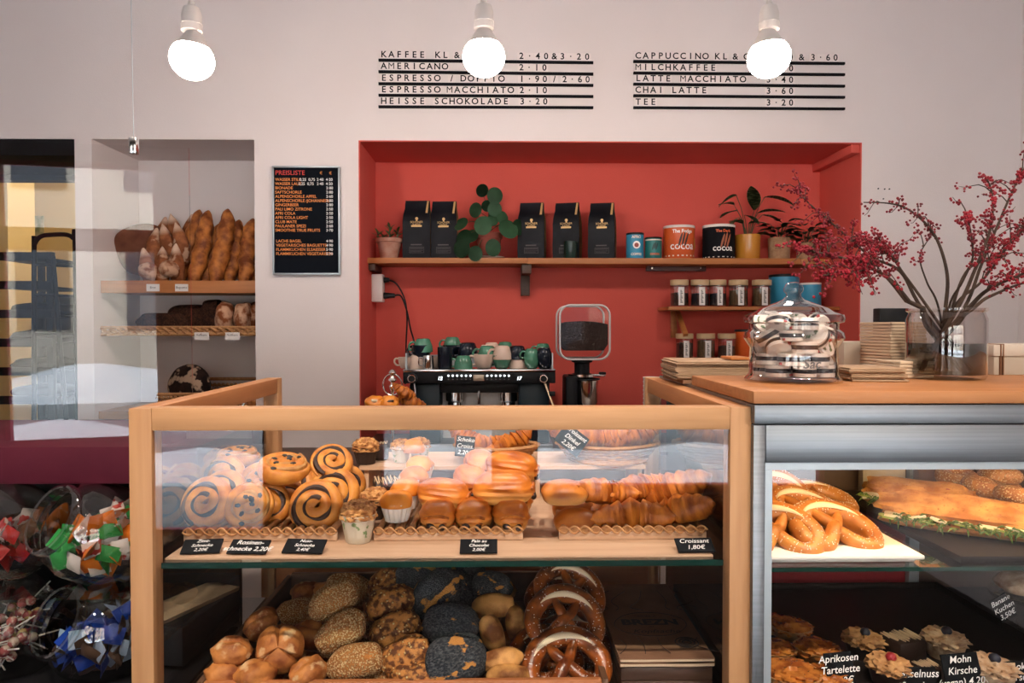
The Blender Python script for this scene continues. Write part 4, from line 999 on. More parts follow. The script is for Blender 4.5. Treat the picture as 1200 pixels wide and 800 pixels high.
# wall socket box and cables -----------------------------------------------
p = P(443, 336, 4.0)
t = thing('wall_socket', 'white socket box with black plug on the red niche wall', 'socket', (xr0+0.006, 3.95, PZ(354, 3.95)))
part('socket_box', G().bb(0, 0.06, -0.04, 0.04, 0, 0.15, 0.006), 'white', t)
part('plug', G().cyl((0.06, 0.0, 0.035), 0.018, 0.06, 14, (0, R(90), 0), 0.012), 'black', t)
part('plug', G().cyl((0.06, 0.0, 0.12), 0.016, 0.03, 14, (0, R(90), 0), 0.012), 'black', t)
o = Vector(t.location)
c1 = [Vector((0.115, 0, 0.035)), P(470, 347, 3.97)-o, P(477, 365, 3.97)-o, P(481, 385, 3.97)-o, P(487, 408, 3.97)-o, P(492, 450, 3.97)-o]
c2 = [Vector((0.085, 0, 0.12)), P(465, 333, 3.98)-o, P(474, 350, 3.98)-o, P(477, 372, 3.98)-o, P(476, 400, 3.98)-o, P(475, 450, 3.98)-o]
for c_ in (c1, c2): part('cable', G().tube(catmull(c_, 8), 0.0045, 8), 'black', t)
single('hanging_cable', G().tube(catmull([P(992, 312, 4.0), P(989, 350, 4.0), P(987, 380, 4.0), P(992, 410, 4.0), P(990, 445, 4.0)], 8), 0.004, 8), 'black', 'black cable hanging at the right side of the red niche', 'cable')

# ------------------------------------------------------------------ espresso machine
EY = 3.32
ex0, ex1 = PX(472, EY), PX(651, EY); ew = ex1-ex0
ez = 0.9005
def EZ(py, Y=EY): return PZ(py, Y)-ez
t = thing('espresso_machine', 'wide black two group espresso machine with cups piled on top', 'espresso machine', ((ex0+ex1)/2, EY, ez)); o = Vector(t.location)
hw = ew/2
zt, zc, zd_ = EZ(432.5), EZ(435.5), EZ(449)
part('top_trim', G().bb(-hw, hw, -0.002, 0.48, zc, zt, 0.002), 'chrome', t)
cp = part('control_panel', G().bb(-hw, hw, 0, 0.10, zd_, zc-0.001, 0.004), 'black', t)
part('rear_body', G().bb(-hw+0.02, hw-0.02, 0.10, 0.48, zd_-0.02, zc-0.001, 0.004), 'black', t)
inx0, inx1 = PX(515, EY)-o.x, PX(608, EY)-o.x
for (a, b) in ((-hw+0.025, inx0), (inx1, hw-0.025)): part('side_body', G().bb(a, b, 0.03, 0.46, 0.04, zd_-0.001, 0.01), 'navy', t)
part('back_splash', G().bb(inx0, inx1, 0.28, 0.30, 0.04, zd_-0.001), 'black', t)
part('steel_splash', G().bb(inx0, inx1, 0.185, 0.20, 0.06, EZ(455, EY+.2)), mat('bright_steel', (0.9, 0.9, 0.9), 0.5, 0.0), t)
part('group_cover', G().bb(inx0, inx1, 0.04, 0.075, EZ(461), zd_-0.001, 0.003), 'black', t)
part('drip_tray', G().bb(-hw+0.01, hw-0.01, 0.0, 0.46, 0.02, 0.06, 0.005), 'steel', t)
for sx in (-1, 1):
    for yy in (0.05, 0.4): part('foot', G().cyl((sx*(hw-0.06), yy, 0), 0.02, 0.02, 12), 'black', t)
for px in (533, 595):
    x = PX(px, EY+0.1)-o.x
    gh = part('group_head', G().cyl((x, 0.13, zd_-0.095), 0.044, 0.095, 24, bev=0.004), 'chrome', t)
    part('portafilter', G().cyl((x, 0.13, zd_-0.125), 0.036, 0.03, 20, bev=0.004), 'chrome', gh)
sp = part('hot_water_tap', G().tube(catmull([(PX(561, EY)-o.x, 0.1, zd_), (PX(561, EY)-o.x, 0.05, zd_-0.03), (PX(561, EY)-o.x, 0.04, zd_-0.10)], 5), 0.007, 8), 'chrome', t)
for sx, px in ((-1, 483.5), (1, 636.5)):
    q = P(px, 443, EY)-o
    kn = part('steam_knob', G().cyl((q.x, 0, q.z), 0.024, 0.035, 20, (R(90), 0, 0), 0.022, 0.004), 'black', t)
    part('knob_ring', G().tube([(q.x+math.cos(a)*0.016, -0.036, q.z+math.sin(a)*0.016) for a in [2*PI*k/16 for k in range(16)]], 0.003, 6, closed=True), 'chrome', kn)
q0, q1 = P(638, 448, EY)-o, P(650, 480, EY-0.05)-o
wd_ = part('steam_wand', G().tube([(q0.x, -0.02, q0.z), (q1.x, -0.05, q1.z), (q1.x+0.01, -0.05, q1.z-0.05)], 0.0055, 8), mat('brass_wand', (0.7, 0.5, 0.32), 0.25, 1.0), t)
q = P(646, 461, EY-0.03)-o
part('wand_grip', G().cyl((q.x-0.01, -0.04, q.z), 0.011, 0.026, 10, (0, R(90), 0)), 'black', wd_)
part('steam_wand', G().tube(catmull([(-hw+0.055, -0.02, zd_), (-hw+0.06, -0.03, zd_-0.05), (-hw+0.04, -0.03, zd_-0.065), (-hw+0.03, -0.03, zd_-0.05)], 5), 0.004, 8), 'chrome', t)
led = mat('white_led', (0.9, 0.9, 0.9), 0.5, emis=(0.85, 0.93, 1.0), es=2.0)
for k in range(12):
    px = 525.5+k*5.15 if k < 6 else 571+(k-6)*5.05
    q = P(px, 440, EY)-o; q2 = P(px, 444, EY)-o
    part('button_light', G().cyl((q.x, -0.001, q.z), 0.0042, 0.002, 10, (R(90), 0, 0)), led, cp)
    part('button_mark', G().bb(q2.x-0.003, q2.x+0.003, -0.002, 0, q2.z-0.003, q2.z+0.002), 'greyprint', cp)
q = P(561, 442.5, EY)-o
part('badge', G().bb(q.x-0.025, q.x+0.025, -0.004, 0, q.z-0.014, q.z+0.014, 0.002), mat('champagne_badge', (0.45, 0.36, 0.28), 0.35, 0.6), cp)
for px, tx in ((515.5, '12'), (608, '17')):
    q = P(px, 445, EY)-o
    part('lettering', write(G(), tx, (q.x, -0.0008, q.z), 0.022, align='CENTER', shear=0.2, bold=0.0003), led, cp)
for sx in (-1, 1): part('cup_rail', G().bb(sx*(hw-0.012)-0.003, sx*(hw-0.012)+0.003, 0.02, 0.46, zt, EZ(414)), 'alu', t)
part('cup_rail', G().bb(-hw+0.01, hw-0.01, 0.455, 0.461, zt, EZ(420)), 'alu', t)
CT = ez+zt                                   # cup tray height

def cup_proto(r, h, m):
    body = G().lathe([(0, 0.002), (r*0.55, 0), (r*0.72, 0.004), (r*0.97, h*0.55), (r, h), (r*0.94, h), (r*0.9, h*0.55), (r*0.6, 0.012), (0, 0.010)], n=28).mesh('cup_body', m)
    hd = G().tube(catmull([(-r*0.9, 0, h*0.82), (-r*1.35, 0, h*0.85), (-r*1.5, 0, h*0.55), (-r*1.2, 0, h*0.28), (-r*0.8, 0, h*0.3)], 5), 0.0048, 8).mesh('handle', m)
    return [('cup_body', body, []), ('handle', hd, [])]
cgreen = mat('sage_green_glaze', (0.055, 0.20, 0.125), 0.25, coat=0.3); ccream = mat('cream_glaze', (0.62, 0.47, 0.38), 0.35); cdark = mat('midnight_glaze', (0.006, 0.010, 0.020), 0.22, spec=0.35)
CP = {}
for nm, m_ in (('green', cgreen), ('cream', ccream), ('dark', cdark)):
    CP[nm] = cup_proto(0.041, 0.058, m_)
# (px centre, py bottom or None, level, Y, colour, flipped, scale, label)
cups = [(476, 0, 3.40, 'cream', 0, .9, 'at the far left rail'), (490, 0, 3.40, 'cream', 1, 1.1, 'lower left of the steel pitcher'), (494, 1, 3.40, 'dark', 0, 1.15, 'between a cream and a green one'), (496, 1.8, 3.40, 'green', 1, 1.1, 'upside down on top of the left stack'), (513, 0, 3.44, 'cream', 0, .9, 'half hidden behind the black pitcher'),
        (530, 1.0, 3.52, 'dark', 0, 1.1, 'under the back green one'), (530, 2.0, 3.52, 'green', 1, 1.05, 'upside down at the back left'), (543, 0, 3.37, 'green', 1, 1.05, 'upside down in the front row centre'), (548, 1.1, 3.48, 'dark', 1, 1.25, 'behind the front green one'), (567, 0, 3.38, 'cream', 0, 1.15, 'under a green one near the middle'), (571, 1, 3.40, 'green', 1, 1.1, 'resting on a cream one near the middle'), (576, 1.5, 3.52, 'cream', 1, .95, 'peeking out at the back middle'),
        (588, 0, 3.38, 'green', 0, 1.05, 'under the tilted cream one'), (588.5, 1, 3.38, 'cream', 1, 1.1, 'tilted on a green one'), (607, 0, 3.39, 'cream', 1, .95, 'below the dark one right of centre'), (606, 1, 3.40, 'dark', 1, 1.1, 'on a cream one right of centre'), (592, 1.5, 3.54, 'green', 1, 1.0, 'at the back behind the tilted one'), (623, 0, 3.37, 'green', 0, .88, 'bottom of the right green pair'), (622.5, 1, 3.37, 'green', 1, .88, 'top of the right green pair'), (638, 0, 3.37, 'dark', 0, .95, 'bottom of the rightmost pair'), (637.5, 1, 3.37, 'dark', 1, .95, 'top of the rightmost pair'), (636, 1.4, 3.50, 'green', 1, .95, 'at the back right behind dark ones')]
nmc = {'green': 'sage green', 'cream': 'cream', 'dark': 'midnight blue'}
lev = {}
for (px, l_, Y, c_, fl, s_, wh) in cups:
    p = P(px, 430, Y); h = 0.058*s_
    z = CT+0.0005+l_*0.042
    inst(CP[c_], 'coffee_cup', '%s coffee cup %s' % (nmc[c_], wh), 'cup', (p.x, Y, z+(h if fl else 0)), (PI if fl else 0, 0, R(U(-25, 25))), 'cups on the espresso machine', s_)
p = P(502, 430, 3.36)
t = thing('milk_pitcher', 'small steel milk pitcher on the espresso machine', 'pitcher', (p.x, 3.35, CT+0.0005))
part('pitcher_body', G().lathe([(0, 0), (0.024, 0), (0.027, 0.004), (0.024, 0.06), (0.023, 0.061), (0.021, 0.01), (0, 0.008)], n=24), 'chrome', t)
part('handle', G().tube(catmull([(-0.024, 0, 0.05), (-0.042, 0, 0.05), (-0.042, 0, 0.02), (-0.026, 0, 0.015)], 5), 0.003, 8), 'chrome', t)
p = P(521.5, 430, 3.37)
single('black_tumbler', G().lathe([(0, 0), (0.030, 0), (0.033, 0.005), (0.035, 0.10), (0.033, 0.10), (0.030, 0.008), (0, 0.008)], n=28), cdark, 'tall black tumbler standing in front of the cups', 'tumbler', (p.x, 3.37, CT+0.0005))

# ------------------------------------------------------------------ coffee grinder
p = P(682, 420, 3.5); RY = 3.5
t = thing('coffee_grinder', 'coffee grinder with clear rounded hopper of dark beans', 'coffee grinder', (p.x, RY, ez)); o = Vector(t.location)
def GZ(py): return PZ(py, RY)-ez
def rrect(w, h, r, n=6):
    out = []
    for (cx, cz, a0) in ((w/2-r, h/2-r, 0), (-w/2+r, h/2-r, 90), (-w/2+r, -h/2+r, 180), (w/2-r, -h/2+r, 270)):
        for k in range(n+1): a = R(a0+90*k/n); out.append((cx+r*math.cos(a), cz+r*math.sin(a)))
    return out
HW, HH = S(57, RY), S(62, RY); hz = (GZ(358)+GZ(420))/2; hx = P(682.5, 390, RY).x-o.x
pts = rrect(HW, HH, 0.05)
g = G().poly([(hx+x, -0.10, hz+z) for x, z in pts], (0, 0.20, 0)); part('hopper', g, glass('hopper_plastic', (0.95, 0.93, 0.93), 0.7), t)
for yy in (-0.102, 0.10): part('hopper_rim', G().tube([(hx+x, yy, hz+z) for x, z in pts], 0.005, 6, closed=True), mat('clear_rim', (0.5, 0.46, 0.45), 0.2), t)
w2 = HW*0.94; bt = GZ(378)-hz; bb_ = GZ(410)-hz
prof = [(-w2/2, bb_+0.03), (-w2/2+0.02, bb_), (w2/2-0.02, bb_), (w2/2, bb_+0.03), (w2/2, bt-0.008)]+[(w2/2-w2*k/8, bt+0.010*math.sin(PI*k/8)-0.006*(1-k/8)) for k in range(1, 8)]+[(-w2/2, bt-0.006)]
part('coffee_beans', G().poly([(hx+x, -0.09, hz+z) for x, z in prof], (0, 0.18, 0)), mat('coffee_beans', (0.014, 0.009, 0.008), 0.6, 0, (0.035, 0.022, 0.018), vs=120, bump=0.8, bs=160, spec=0.2), t)
part('neck', G().lathe([(0.055, GZ(420)), (0.05, GZ(424)), (S(9, RY), GZ(425)), (S(9, RY), GZ(437)), (0.06, GZ(438.5)), (0.06, GZ(440)), (0, GZ(440))], n=24), 'black', t)
part('adjust_collar', G().cyl((0, 0, GZ(441)), 0.068, 0.012, 28).box((0.075, -0.03, GZ(440)+0.004), (0.07, 0.016, 0.012), 0.004), 'chrome', t)
part('adjust_lever', G().box((0.095, -0.03, GZ(437)), (0.035, 0.02, 0.014), 0.005), 'black', t)
part('grinder_body', G().bb(-0.085, -0.03, -0.08, 0.12, 0.02, GZ(440), 0.01).bb(-0.03, 0.06, 0.03, 0.12, 0.02, GZ(440), 0.01).bb(-0.085, 0.09, -0.1, 0.12, 0, 0.03, 0.006), 'black', t)
part('doser', G().lathe([(0.0, GZ(480)), (0.03, GZ(479)), (0.052, GZ(470)), (0.056, GZ(445)), (0.05, GZ(444)), (0, GZ(444))], c=(0.02, -0.03, 0), n=28), 'chrome', t)
part('doser_frame', G().tube([(0.02+0.06*math.cos(a), -0.03+0.06*math.sin(a), GZ(443.5)) for a in [2*PI*k/24 for k in range(24)]], 0.004, 6, closed=True), 'black', t)

# ------------------------------------------------------------------ croissants and étagère
def croissant_mesh(L=0.15, rm=0.036, curve=0.9, seed=0, m='croi'):
    g = G(); n = 56; pts = []; rad = []
    Rc = L/(2*math.sin(curve))if curve > 0.05 else 10
    for i in range(n+1):
        u = 2*i/n-1; a = u*curve
        pts.append((Rc*math.sin(a), Rc*(1-math.cos(a)), 0))
        base = (1-abs(u)**1.7)**0.72 if abs(u) < 0.999 else 0.0
        s = abs(u)*4.2; saw = (s % 1.0)
        rad.append(rm*max(0.10, base)*(1.08-0.30*saw))
    g.tube(pts, rad, 16, flat=0.85)
    for v in g.bm.verts:
        v.co.z += 0.002*noise.noise(v.co*45+Vector((seed, 0, 0)))
        v.co.y += 0.002*noise.noise(v.co*45+Vector((0, seed, 0)))
        if v.co.z < -rm*0.6: v.co.z = -rm*0.6
    return g.mesh('croissant', m, 50)
CR = [croissant_mesh(0.15, 0.038, 0.95, 1), croissant_mesh(0.16, 0.040, 0.7, 3), croissant_mesh(0.14, 0.036, 1.15, 5)]
p = P(460, 470, 3.15)
t = thing('etagere', 'silver tiered pastry stand with ring handle beside the espresso machine', 'cake stand', (p.x, 3.15, ez)); o = Vector(t.location)
ET = PZ(474, 3.15)-ez
part('plate', G().lathe([(0, 0), (0.09, 0), (0.15, 0.012), (0.148, 0.016), (0.09, 0.006), (0, 0.006)], n=32), 'chrome', t)
part('plate', G().lathe([(0, ET-0.012), (0.08, ET-0.012), (0.125, ET-0.002), (0.123, ET), (0.08, ET-0.008), (0, ET-0.008)], n=32), 'chrome', t)
kz = PZ(432, 3.15)-ez
st_ = part('stem', G().lathe([(0.006, 0.004), (0.006, ET), (0.007, kz-0.095), (0.010, kz-0.09), (0.015, kz-0.075), (0.006, kz-0.062), (0.006, kz-0.058), (0.02, kz-0.048), (0.009, kz-0.036), (0.007, kz-0.03), (0.017, kz-0.016), (0.010, kz-0.005), (0, kz)], n=20), 'chrome', t)
part('ring_handle', G().tube([(0.041*math.cos(a), 0.0, kz-0.068+0.046*math.sin(a)) for a in [2*PI*k/28 for k in range(28)]], 0.0032, 8, closed=True), 'chrome', st_)
for i, (px, py, rz, rx, s_, lab) in enumerate([(474, 460, 30, .6, .80, 'croissant on top of the silver stand pile'), (479, 471, -20, 0, .85, 'croissant at the right of the silver stand pile')]):
    p = P(px, py, 3.12); single('croissant', CR[i], None, lab, 'croissant', (p.x, 3.12+0.03*i, p.z), (rx, 0.5-i*.3, R(rz)), 'pastries on the silver stand', s_)
for i, (px, py, lab) in enumerate([(439, 471, 'small round pastry left of the silver stem'), (456, 474, 'chocolate topped pastry in front of the silver stem')]):
    p = P(px, py, 3.08); t = thing('round_pastry', lab, 'pastry', (p.x, 3.09, ez+ET-0.006), group='pastries on the silver stand')
    part('pastry_base', G().loaf(0.042, 0.038, 0.034, i, 0.15, c=(0, 0, 0.018)), 'brio', t)
    part('topping', G().loaf(0.024, 0.02, 0.012, i+3, 0.3, c=(0.004, -0.012, 0.030)), 'choc' if i else 'crumb', t)
p = P(767.5, 470, 2.6)
t = thing('paper_cup_stack', 'tall stack of white paper cups behind the oak case', 'paper cups', (P(763.5, 470, 3.1).x, 3.1, ez))
for k in range(17): part('paper_cup', G().lathe([(0.026, 0.0+k*0.018), (0.036, 0.09+k*0.018), (0.038, 0.092+k*0.018), (0.036, 0.094+k*0.018), (0.025, 0.004+k*0.018)], n=20), 'wrapw', t)

# ------------------------------------------------------------------ items on the wooden countertop
p = P(928, 446, 1.67); JY = 1.665
jt = thing('candy_jar', 'lidded glass jar full of black and white wrapped tins on the countertop', 'jar', (p.x, JY, TZ+0.0005)); o = Vector(jt.location)
def JZ(py): return PZ(py, JY)-o.z
rj = S(50, JY); z0 = 0.0
part('glass_body', G().lathe([(0, 0.004), (rj*1.08, 0), (rj*1.10, 0.006), (rj*1.0, 0.018), (rj*0.98, JZ(407)), (rj*1.02, JZ(404)), (rj*1.13, JZ(396)), (rj*1.10, JZ(390)), (rj*1.0, JZ(386)), (rj*1.0, JZ(377)), (rj*0.96, JZ(377)), (rj*0.95, JZ(408)), (rj*0.95, 0.012), (0, 0.010)], n=48), 'jarg', jt)
rl = S(56.5, JY)
ld = part('lid', G().lathe([(rj*0.93, JZ(380)), (rl*0.98, JZ(377.5)), (rl*1.0, JZ(373)), (rl*0.97, JZ(369)), (rl*0.80, JZ(366)), (rl*0.68, JZ(361)), (rl*0.40, JZ(355)), (rl*0.22, JZ(351)), (rl*0.15, JZ(347)), (rl*0.14, JZ(344))], n=48), 'jarg', jt)
part('knob', G().lathe([(rl*0.14, JZ(344)), (rl*0.19, JZ(341)), (rl*0.2, JZ(337)), (rl*0.14, JZ(331.5)), (rl*0.06, JZ(330)), (0, JZ(330))], n=28), 'jarg', ld)
mw = mat('white_tin_print', (0.74, 0.68, 0.62), 0.4); mb = mat('black_tin_band', (0.012, 0.010, 0.014), 0.4)
def small_tin():
    r, h = 0.0235, 0.022
    b = G().lathe([(0, 0), (r, 0), (r*1.02, 0.002), (r*1.02, h*0.98), (r, h), (0, h)], n=24).mesh('tin_body', mw)
    s = G().lathe([(r*1.03, h*0.36), (r*1.035, h*0.36), (r*1.035, h*0.74), (r*1.03, h*0.74)], n=24, close=True).mesh('band', mb)
    c = G().cyl((0, 0, h), r*0.72, 0.0006, 20).mesh('cap_print', mat('cap_print', (0.66, 0.62, 0.58), .4, 0, (0.05, 0.12, 0.05), vs=60, lo=.56, hi=.6))
    d = G().bb(0.007, 0.013, -r*1.045, -r*0.9, h*0.08, h*0.28).mesh('red_mark', mat('red_print', (0.4, 0.05, 0.05), .5))
    return [('tin_body', b, []), ('band', s, []), ('cap_print', c, []), ('red_mark', d, [])]
STN = small_tin()
rj_ = random.Random(21); nT = 0
layers = ['bottom layer', 'second layer', 'middle layer', 'fourth layer', 'top layer']
for L5 in range(5):
    for k in range(7 if L5 < 4 else 6):
        an = 2*PI*k/7+0.45*L5; rad_ = 0.064
        s_ = rj_.uniform(1.0, 1.25)
        rx, ry, rz = (0, 0, rj_.uniform(0, 6)) if L5 == 0 or rj_.random() < .3 else (rj_.uniform(-1.4, 1.4), rj_.uniform(-.9, .9), rj_.uniform(-.6, .6))
        c = Vector((o.x+rad_*math.sin(an), o.y-rad_*math.cos(an), o.z+0.0265+0.0265*L5))
        m_ = Euler((rx, ry, rz)).to_matrix()
        loc = c-m_ @ Vector((0, 0, 0.011*s_))
        side = ['front', 'front right', 'back right', 'rear right', 'rear left', 'back left', 'front left'][k]
        inst(STN, 'sweet_tin', 'small black and white tin inside the lidded jar, %s %s' % (layers[L5], side), 'tin', loc, (rx, ry, rz), 'wrapped tins in the lidded jar', s_)
part('lettering', wrap(G(), 'Sac', rj*1.0, JZ(429), 0.030, 0.02, bold=0.0004, shear=0.2), 'greyprint', jt)

# vase with berry branches
VY = 1.755
p = P(1107.5, 442, VY)
vt = thing('glass_vase', 'wide clear glass vase with water holding the berry branches', 'vase', (p.x, VY, TZ+0.0005)); o = Vector(vt.location)
def VZ(py): return PZ(py, VY)-o.z
rv = S(42.5, VY)
part('glass_body', G().lathe([(0, 0.004), (rv*0.95, 0), (rv, 0.008), (rv*1.0, VZ(374)), (rv*0.94, VZ(368)), (rv*0.93, VZ(366)), (rv*1.0, VZ(364)), (rv*1.0, VZ(361)), (rv*0.94, VZ(361)), (rv*0.89, VZ(367)), (rv*0.96, VZ(376)), (rv*0.96, 0.012), (0, 0.010)], n=48), 'jarg', vt)
wt = part('water', G().lathe([(0, 0.011), (rv*0.955, 0.012), (rv*0.955, VZ(402)), (0, VZ(402))], n=40), 'water', vt)
# branches: pixel polylines with depth
BR = [  # base px in vase, polyline (px,py,Y), thickness
 ([(1135, 436, 1.72), (1072, 361, 1.72), (1040, 325, 1.70), (1000, 306, 1.66), (960, 296, 1.62), (935, 290, 1.60)], 4.6, 'long berry branch sweeping furthest left over the jar', 95, 1.0),
 ([(1138, 438, 1.78), (1080, 361, 1.78), (1055, 318, 1.80), (1020, 300, 1.82), (985, 270, 1.85), (950, 240, 1.86), (934, 222, 1.86)], 4.0, 'berry branch reaching up left towards the calathea', 70, 1.0),
 ([(1128, 438, 1.70), (1068, 361, 1.73), (1030, 318, 1.66), (995, 320, 1.62), (958, 323, 1.60)], 3.6, 'low berry branch pointing left above the jar lid', 80, 1.0),
 ([(1140, 436, 1.75), (1088, 361, 1.77), (1060, 322, 1.78), (1040, 296, 1.76), (1010, 282, 1.74), (970, 285, 1.72)], 3.4, 'dense berry branch over the red niche edge', 105, 1.0),
 ([(1098, 440, 1.76), (1108, 361, 1.78), (1110, 322, 1.80), (1100, 285, 1.82), (1085, 262, 1.84), (1062, 244, 1.86), (1040, 238, 1.87), (1012, 237, 1.88)], 4.2, 'bare arching branch curving left in front of the white wall', 22, .8),
 ([(1075, 438, 1.73), (1122, 361, 1.73), (1140, 322, 1.72), (1160, 270, 1.72), (1163, 230, 1.73), (1155, 206, 1.74)], 4.4, 'upright berry branch with the tallest left tip', 50, 1.0),
 ([(1080, 437, 1.78), (1130, 361, 1.78), (1150, 310, 1.80), (1175, 250, 1.82), (1192, 212, 1.83), (1200, 200, 1.83)], 4.0, 'upright berry branch reaching the top right corner', 45, 1.0),
 ([(1073, 430, 1.72), (1135, 361, 1.71), (1160, 338, 1.68), (1200, 320, 1.64), (1240, 300, 1.6)], 5.0, 'thick berry branch leaving low to the right', 40, 1.0),
 ([(1078, 425, 1.80), (1141, 361, 1.79), (1165, 345, 1.82), (1205, 330, 1.84), (1250, 325, 1.86)], 4.4, 'lowest thick branch leaving to the right', 24, 1.0),
 ([(1095, 438, 1.74), (1118, 361, 1.75), (1150, 330, 1.75), (1180, 290, 1.74), (1206, 262, 1.72)], 3.6, 'berry branch in the dense right cluster', 45, 1.0),
 ([(1100, 438, 1.78), (1116, 361, 1.80), (1135, 315, 1.82), (1168, 300, 1.84), (1195, 270, 1.85), (1215, 240, 1.85)], 3.4, 'berry branch at the back of the dense right cluster', 45, 1.0),
 ([(1104, 438, 1.75), (1112, 361, 1.74), (1128, 330, 1.70), (1140, 300, 1.68), (1136, 262, 1.67), (1132, 250, 1.67)], 2.6, 'thin berry branch in front of the upright stems', 40, 1.0),
 ([(1112, 438, 1.80), (1100, 361, 1.81), (1086, 330, 1.82), (1078, 300, 1.83), (1090, 276, 1.84), (1088, 262, 1.84)], 2.4, 'short drooping berry twig under the arching branch', 26, .7),
]
rb = random.Random(11)
for (pl, th, lab, nb, sp_) in BR:
    pts = catmull([P(*q) for q in pl], 7)
    c0 = Vector((o.x, o.y, 0))
    for v in pts:                              # keep the wet part inside the vase
        if v.z < o.z+VZ(361):
            d = Vector((v.x, v.y, 0))-c0
            if d.length > rv*0.84: d *= rv*0.84/d.length; v.x, v.y = c0.x+d.x, c0.y+d.y
            v.z = max(v.z, o.z+0.02)
    N = len(pts)
    t = thing('berry_branch', lab, 'branch', pts[0]); oo = Vector(pts[0])
    r0 = S(th*1.25, 1.75)/2
    part('stem', G().tube([v-oo for v in pts], [r0*(1-0.75*i/N) for i in range(N)], 8), 'twig', t)
    tw = G(); be = G(); start = int(N*0.42); ends = []
    def berries(pnts, n_):
        for _ in range(n_):
            k = rb.randrange(len(pnts)); v = pnts[k]
            d = Vector((rb.uniform(-1, 1), rb.uniform(-1, 1), rb.uniform(-1, 1))).normalized()*rb.uniform(0.005, 0.011)
            be.ball(v+d-oo, rb.uniform(0.0028, 0.0042), sub=1)
    berries(pts[start+4:], int(nb*1.5))
    for q in range(max(5, nb//4)):
        k = rb.randrange(start, N-2); v = pts[k]; d = (pts[k+1]-pts[k]).normalized()
        dd = (d*rb.uniform(0.3, 1)+Vector((rb.uniform(-1, 1), rb.uniform(-.5, .5), rb.uniform(-.7, 1)))).normalized()
        Ls = rb.uniform(0.03, 0.085)*sp_
        tp = [v+dd*Ls*u/5+Vector((0, 0, 0.01*math.sin(u))) for u in range(6)]
        tw.tube([x-oo for x in tp], [0.0016-0.0002*u for u in range(6)], 5)
        berries(tp[2:], 5+nb//14)
    part('twigs', tw, 'twig', t)['kind'] = 'stuff'
    part('berries', be, 'berry', t)['kind'] = 'stuff'

# paper goods on the counter
def sheets(name, lab, cat, c, d, n_, m, rz=0, jit=0.003, pn='sheet', wav=0.0):
    t = thing(name, lab, cat, c, (0, 0, rz)); h = d[2]/n_; r_ = random.Random(int(c[0]*1000))
    for k in range(n_):
        part(pn, G().box((r_.uniform(-jit, jit), r_.uniform(-jit, jit), h*(k+0.5)), (d[0], d[1], h*0.86), h*0.2), m, t)
    return t
z_ = TZ-0.004+0.0005
q0 = P(985, 447, 1.80); q1 = P(1071, 447, 1.74)
sheets('folded_bag_pile', 'low pile of folded brown paper bags between the jar and the vase', 'paper bags', (P(1016, 440, 1.72).x, 1.73, TZ+0.0005), (S(62, 1.72), 0.16, S(15, 1.75)), 7, 'kraft', R(-6), 0.004, 'paper_bag')
sheets('napkin_pile', 'small pile of pale napkins under the napkin block', 'napkins', (P(1052, 440, 1.83).x, 1.80, TZ+0.0005), (S(42, 1.8), 0.10, S(20, 1.8)), 5, 'napkin', R(4), 0.003, 'napkin')
p = P(1045, 416, 1.96)
nb_ = sheets('napkin_block', 'upright beige block of stacked paper napkins beside the vase', 'napkins', (p.x, 1.96, z_+S(12, 1.96)), (S(44, 1.96), 0.14, S(50, 1.96)), 14, 'napkin', R(5), 0.0012, 'napkin')
single('napkin_tray', G().bb(-0.06, 0.06, -0.08, 0.08, 0, S(11.8, 1.96), 0.002), 'carton', 'low carton tray under the napkin block', 'tray', (p.x, 1.96, z_))
p2 = P(1044, 364, 2.12)
single('card_reader', G().bb(-S(17.5, 2.12), S(17.5, 2.12), -0.02, 0.02, 0, PZ(361, 2.12)-z_, 0.003), 'black', 'black card holder standing behind the napkin block', 'card holder', (p2.x, 2.12, z_))
p = P(1001, 420, 2.08); 
single('carton_box', G().bb(-S(24, 2.08), S(24, 2.08), -0.06, 0.06, 0, PZ(400, 2.08)-z_, 0.002), 'carton', 'grey carton box behind the candy jar', 'box', (p.x, 2.08, z_))
p = P(1185, 420, 1.98)
t = thing('carton_box', 'pale lidded carton box right of the vase', 'box', (p.x+0.03, 1.99, z_))
hb = PZ(404, 1.93)-z_
part('box_body', G().bb(-S(36, 1.95)-0.03, 0.22, -0.06, 0.12, 0, hb*0.95, 0.001), 'carton', t)
part('box_lid', G().bb(-S(36, 1.95)-0.034, 0.224, -0.064, 0.124, hb*0.62, hb, 0.002), mat('box_lid_card', (0.50, 0.43, 0.36), 0.85), t)
part('string', G().bb(-S(27, 1.95)-0.03, -S(26, 1.95)-0.03, -0.067, 0.127, 0, hb+0.002).bb(-S(30, 1.95)-0.03, -S(29, 1.95)-0.03, -0.067, 0.127, 0, hb+0.002), 'kraftd', t)
# stack of kraft bags on the steel roof behind the slab
p0, p1 = P(786, 447, 2.05), P(876, 447, 2.05)
sheets('paper_bag_stack', 'thick stack of brown paper bags behind the wooden countertop corner', 'paper bags', ((p0.x+p1.x)/2, 2.07, FT+0.0105), (p1.x-p0.x, 0.24, PZ(422, 2.0)-FT-0.012), 12, 'kraft', R(-3), 0.004, 'paper_bag')
single('bag_stack_base', G().bb(p0.x+0.01, p1.x, 1.95, 2.19, FT+0.0005, FT+0.01), 'kraftd', 'cardboard sheet under the paper bag stack', 'cardboard')
p = P(864, 418, 2.02); single('wooden_coaster', G().bb(-S(11, 2.02), S(11, 2.02), -0.05, 0.05, 0, 0.008, 0.002), 'shelfw', 'small wooden board lying on the paper bag stack', 'board', (p.x, 2.04, PZ(422, 2.0)+0.0005))

